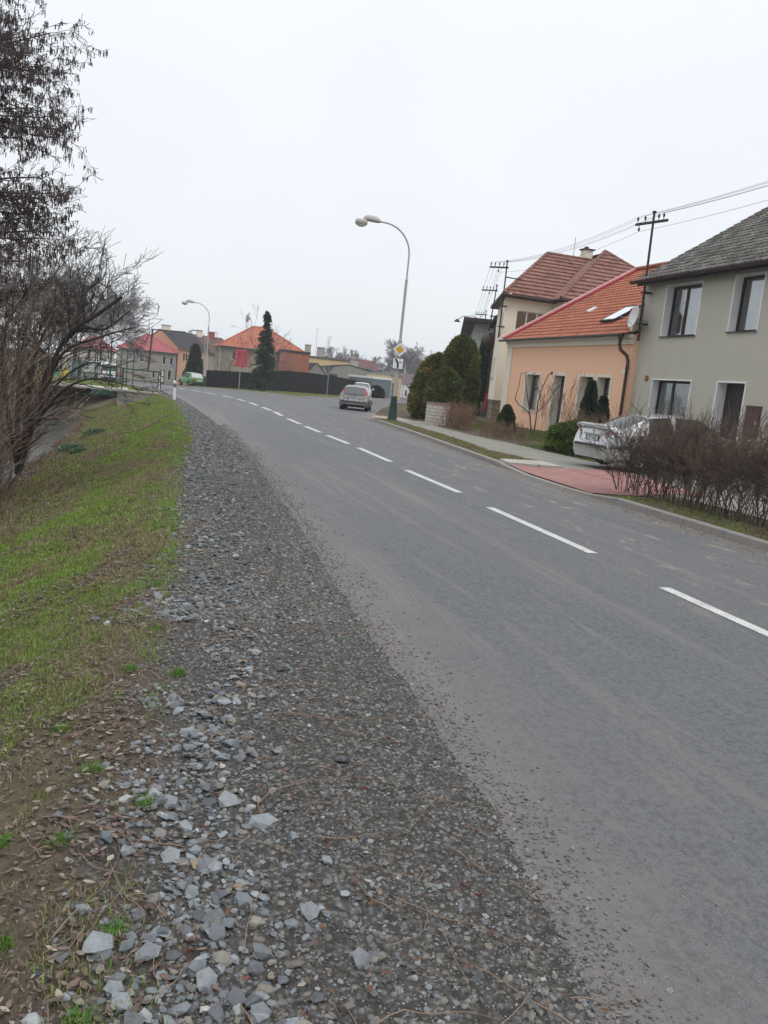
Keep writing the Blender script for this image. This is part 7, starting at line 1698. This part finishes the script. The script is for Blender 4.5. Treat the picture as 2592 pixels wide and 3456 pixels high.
# ---- dead leaves
LF = attr_mat('dead_leaf', .9, .15, .2, 40)
def leaves(name, X, Y, S, cols, zf, seed):
    r = np.random.default_rng(seed); n = len(X); a = r.uniform(0, 2 * PI, n); c, s = np.cos(a), np.sin(a)
    prof = np.array([[-1, 0], [-.6, .36], [.0, .48], [.6, .3], [1, 0], [.6, -.3], [.0, -.48], [-.6, -.36]]); cu = r.uniform(.15, .9, n); tw_ = r.uniform(-.7, .7, n)
    V = np.zeros((n, 10, 3)); L_ = S[:, None]
    px = np.r_[prof[:, 0], -.2, .45][None]; py = np.r_[prof[:, 1], 0, 0][None] * r.uniform(.6, 1.1, (n, 1))
    z = (cu[:, None] * (px ** 2) * .45 + np.abs(py) * cu[:, None] * .9 + px * tw_[:, None] * .3 + .06) 
    V[..., 0] = (px * c[:, None] - py * s[:, None]) * L_; V[..., 1] = (px * s[:, None] + py * c[:, None]) * L_; V[..., 2] = z * L_
    V += np.stack([X, Y, zf(X, Y) + r.uniform(0, .018, n)], 1)[:, None]
    f = np.array([[0, 1, 8], [1, 2, 8], [2, 9, 8], [2, 3, 9], [3, 4, 9], [4, 5, 9], [5, 6, 9], [6, 8, 9], [6, 7, 8], [7, 0, 8]])
    F = (f[None] + (np.arange(n) * 10)[:, None, None]).reshape(-1, 3)
    return tag(fixed_faces(name, V.reshape(-1, 3), F, LF, attrs=dict(col=np.repeat(cols, 10, axis=0))), kind='stuff')
def l_cols(r, n):
    b = np.array([[.165, .125, .10], [.11, .08, .07], [.27, .24, .20], [.14, .10, .09], [.075, .055, .048]]); return b[r.choice(5, n, p=[.3, .25, .15, .2, .1])] * r.uniform(.7, 1.25, (n, 1))
for (n, y0, y1, pw, s0, sd_s) in ((11000, 1.35, 7.5, 1.1, .016, 1), (13000, 6.5, 20, 1.1, .020, 2), (10000, 18, 42, 1.2, .032, 3)):
    y = y0 + (y1 - y0) * r.random(n) ** pw; x = CREST(y) - np.abs(r.normal(0, 1, n)) * (.95 + .05 * y) + .16 + r.normal(0, .12, n) * .8; m = (fbm(x, y, 2.3, 91, 3) > .42) | (r.random(n) < .3); x, y = x[m], y[m]
    leaves('dead_leaves', x, y, s0 * r.uniform(.6, 1.4, len(x)), l_cols(r, len(x)), zterr, 120 + sd_s)
n = 22000; y = 11 + 32 * r.random(n); x = CREST(y) - 1.3 - 3.0 * r.random(n); leaves('dead_leaves', x, y, .032 * r.uniform(.5, 1.5, n), l_cols(r, n), zterr, 128)
n = 60000; y = 10 + 36 * r.random(n); x = CREST(y) - 1.6 - 3.2 * r.random(n); m = (fbm(x, y, 1.7, 95, 4) > .47) | (x < -4.6); x, y = x[m], y[m]; blades('dry_grass', x, y, .11 * r.uniform(.3, 1.5, len(x)), np.full(len(x), .010), np.array([[.21, .165, .10]]) * r.uniform(.5, 1.4, (len(x), 1)), zterr, 129, 1.1)
n = 14000; y = 12 + 33 * r.random(n); x = -5.2 - 4 * r.random(n); blades('dry_grass', x, y, .28 * r.uniform(.3, 1.5, n), np.full(n, .014), np.array([[.22, .18, .10]]) * r.uniform(.5, 1.4, (n, 1)), zterr, 131, 1.0)
n = 700; y = 1.4 + 9 * r.random(n); x = .2 + 1.2 * r.random(n); leaves('dead_leaves', x, y, .013 * r.uniform(.5, 1.4, n), np.where(r.random((n, 1)) < .35, np.array([[.13, .065, .04]]), l_cols(r, n)), lambda X, Y: zterr(X, Y) + .012, 130)

# ---- fallen twigs and red catkins
R = random.Random(40); sg = []; sc = []
def fallen(x, y, L, a, r0, curve):
    q = np.array([x, y, 0.]); n = 9
    for i in range(n):
        a += curve / n + R.gauss(0, .08); p2 = q + np.array([math.cos(a), math.sin(a), 0]) * L / n
        z0, z1 = float(zterr(q[0], q[1])), float(zterr(p2[0], p2[1])); h0, h1 = .018 + .006 * math.sin(i * 1.3), .018 + .006 * math.sin(i * 1.3 + 1.3)
        rr0, rr1 = r0 * (1 - .75 * i / n), r0 * (1 - .75 * (i + 1) / n); sg.append((q[0], q[1], z0 + h0, p2[0], p2[1], z1 + h1, rr0, rr1)); q = p2
        if R.random() < .13 and L > .15: 
            a2 = a + R.choice((-.8, .8)); L2 = L * .25; p3 = q + np.array([math.cos(a2), math.sin(a2), 0]) * L2; sg.append((q[0], q[1], z1 + h1, p3[0], p3[1], float(zterr(p3[0], p3[1])) + .02, rr1 * .7, rr1 * .3))
for k in range(210):
    y_ = 1.5 + 8 * R.random() ** 1.5; x_ = R.uniform(-.4, 1.25) + .02 * y_; fallen(x_, y_, R.uniform(.07, .42) * (1 + .05 * y_), R.uniform(0, 6.3), R.uniform(.0011, .0026) * (1 + .06 * y_), R.gauss(0, .8))
fallen(-.15, 2.35, .55, 1.0, .0028, .5); fallen(.75, 3.9, .9, -.35, .0032, .4); fallen(.55, 3.05, .7, .9, .003, -1.3); fallen(1.1, 4.3, .6, 2.7, .003, 1.2); fallen(.35, 2.0, .5, -1.2, .003, .4); fallen(.85, 1.75, .45, .2, .003, .3)
tag(twigs('fallen_twigs', sg, 5, plain('dry_twig', (.21, .15, .11), .9, .4, 20)), kind='stuff')
for k in range(30):
    y_ = 1.5 + 5 * R.random(); x_ = R.uniform(.05, 1.3); a = R.uniform(0, 6.3); z_ = float(zterr(x_, y_)) + .012; L_ = R.uniform(.012, .03)
    sc.append((x_, y_, z_, x_ + math.cos(a) * L_, y_ + math.sin(a) * L_, z_ + .004, .0035, .0045)); sc.append((x_ + math.cos(a) * L_, y_ + math.sin(a) * L_, z_ + .004, x_ + math.cos(a + .5) * L_ * 1.7, y_ + math.sin(a + .5) * L_ * 1.7, z_, .0045, .002))
tag(twigs('fallen_catkins', sc, 5, plain('red_catkin', (.115, .048, .032), .9, .3, 60)), kind='stuff')
# a few leaves and pale chips lying on the tarmac
n = 60; y = 2.5 + 14 * r.random(n); x = XL(y) + .5 + 5.5 * r.random(n); scatter_stones('grit', x, y, r.uniform(.004, .010, n), np.array([[.42, .38, .32]]) * r.uniform(.6, 1.2, (n, 1)), 140, .1, lambda X, Y: zroad(X, Y) + 0 * X)
# ================================================================== winter haze
hz = D.materials.new('winter_haze'); hz.use_nodes = True; t_ = hz.node_tree; t_.nodes.clear()
o_ = t_.nodes.new('ShaderNodeOutputMaterial'); v_ = t_.nodes.new('ShaderNodeVolumePrincipled'); v_.inputs['Color'].default_value = (.80, .84, .90, 1); v_.inputs['Density'].default_value = .00065; v_.inputs['Anisotropy'].default_value = .2
t_.links.new(v_.outputs[0], o_.inputs['Volume'])
mb = MB(); mb.box(-1600, 1600, -40, 1700, -4, 24); o = mb.build('haze', hz); tag(o, kind='stuff')
scn.cycles.volume_bounces = 1
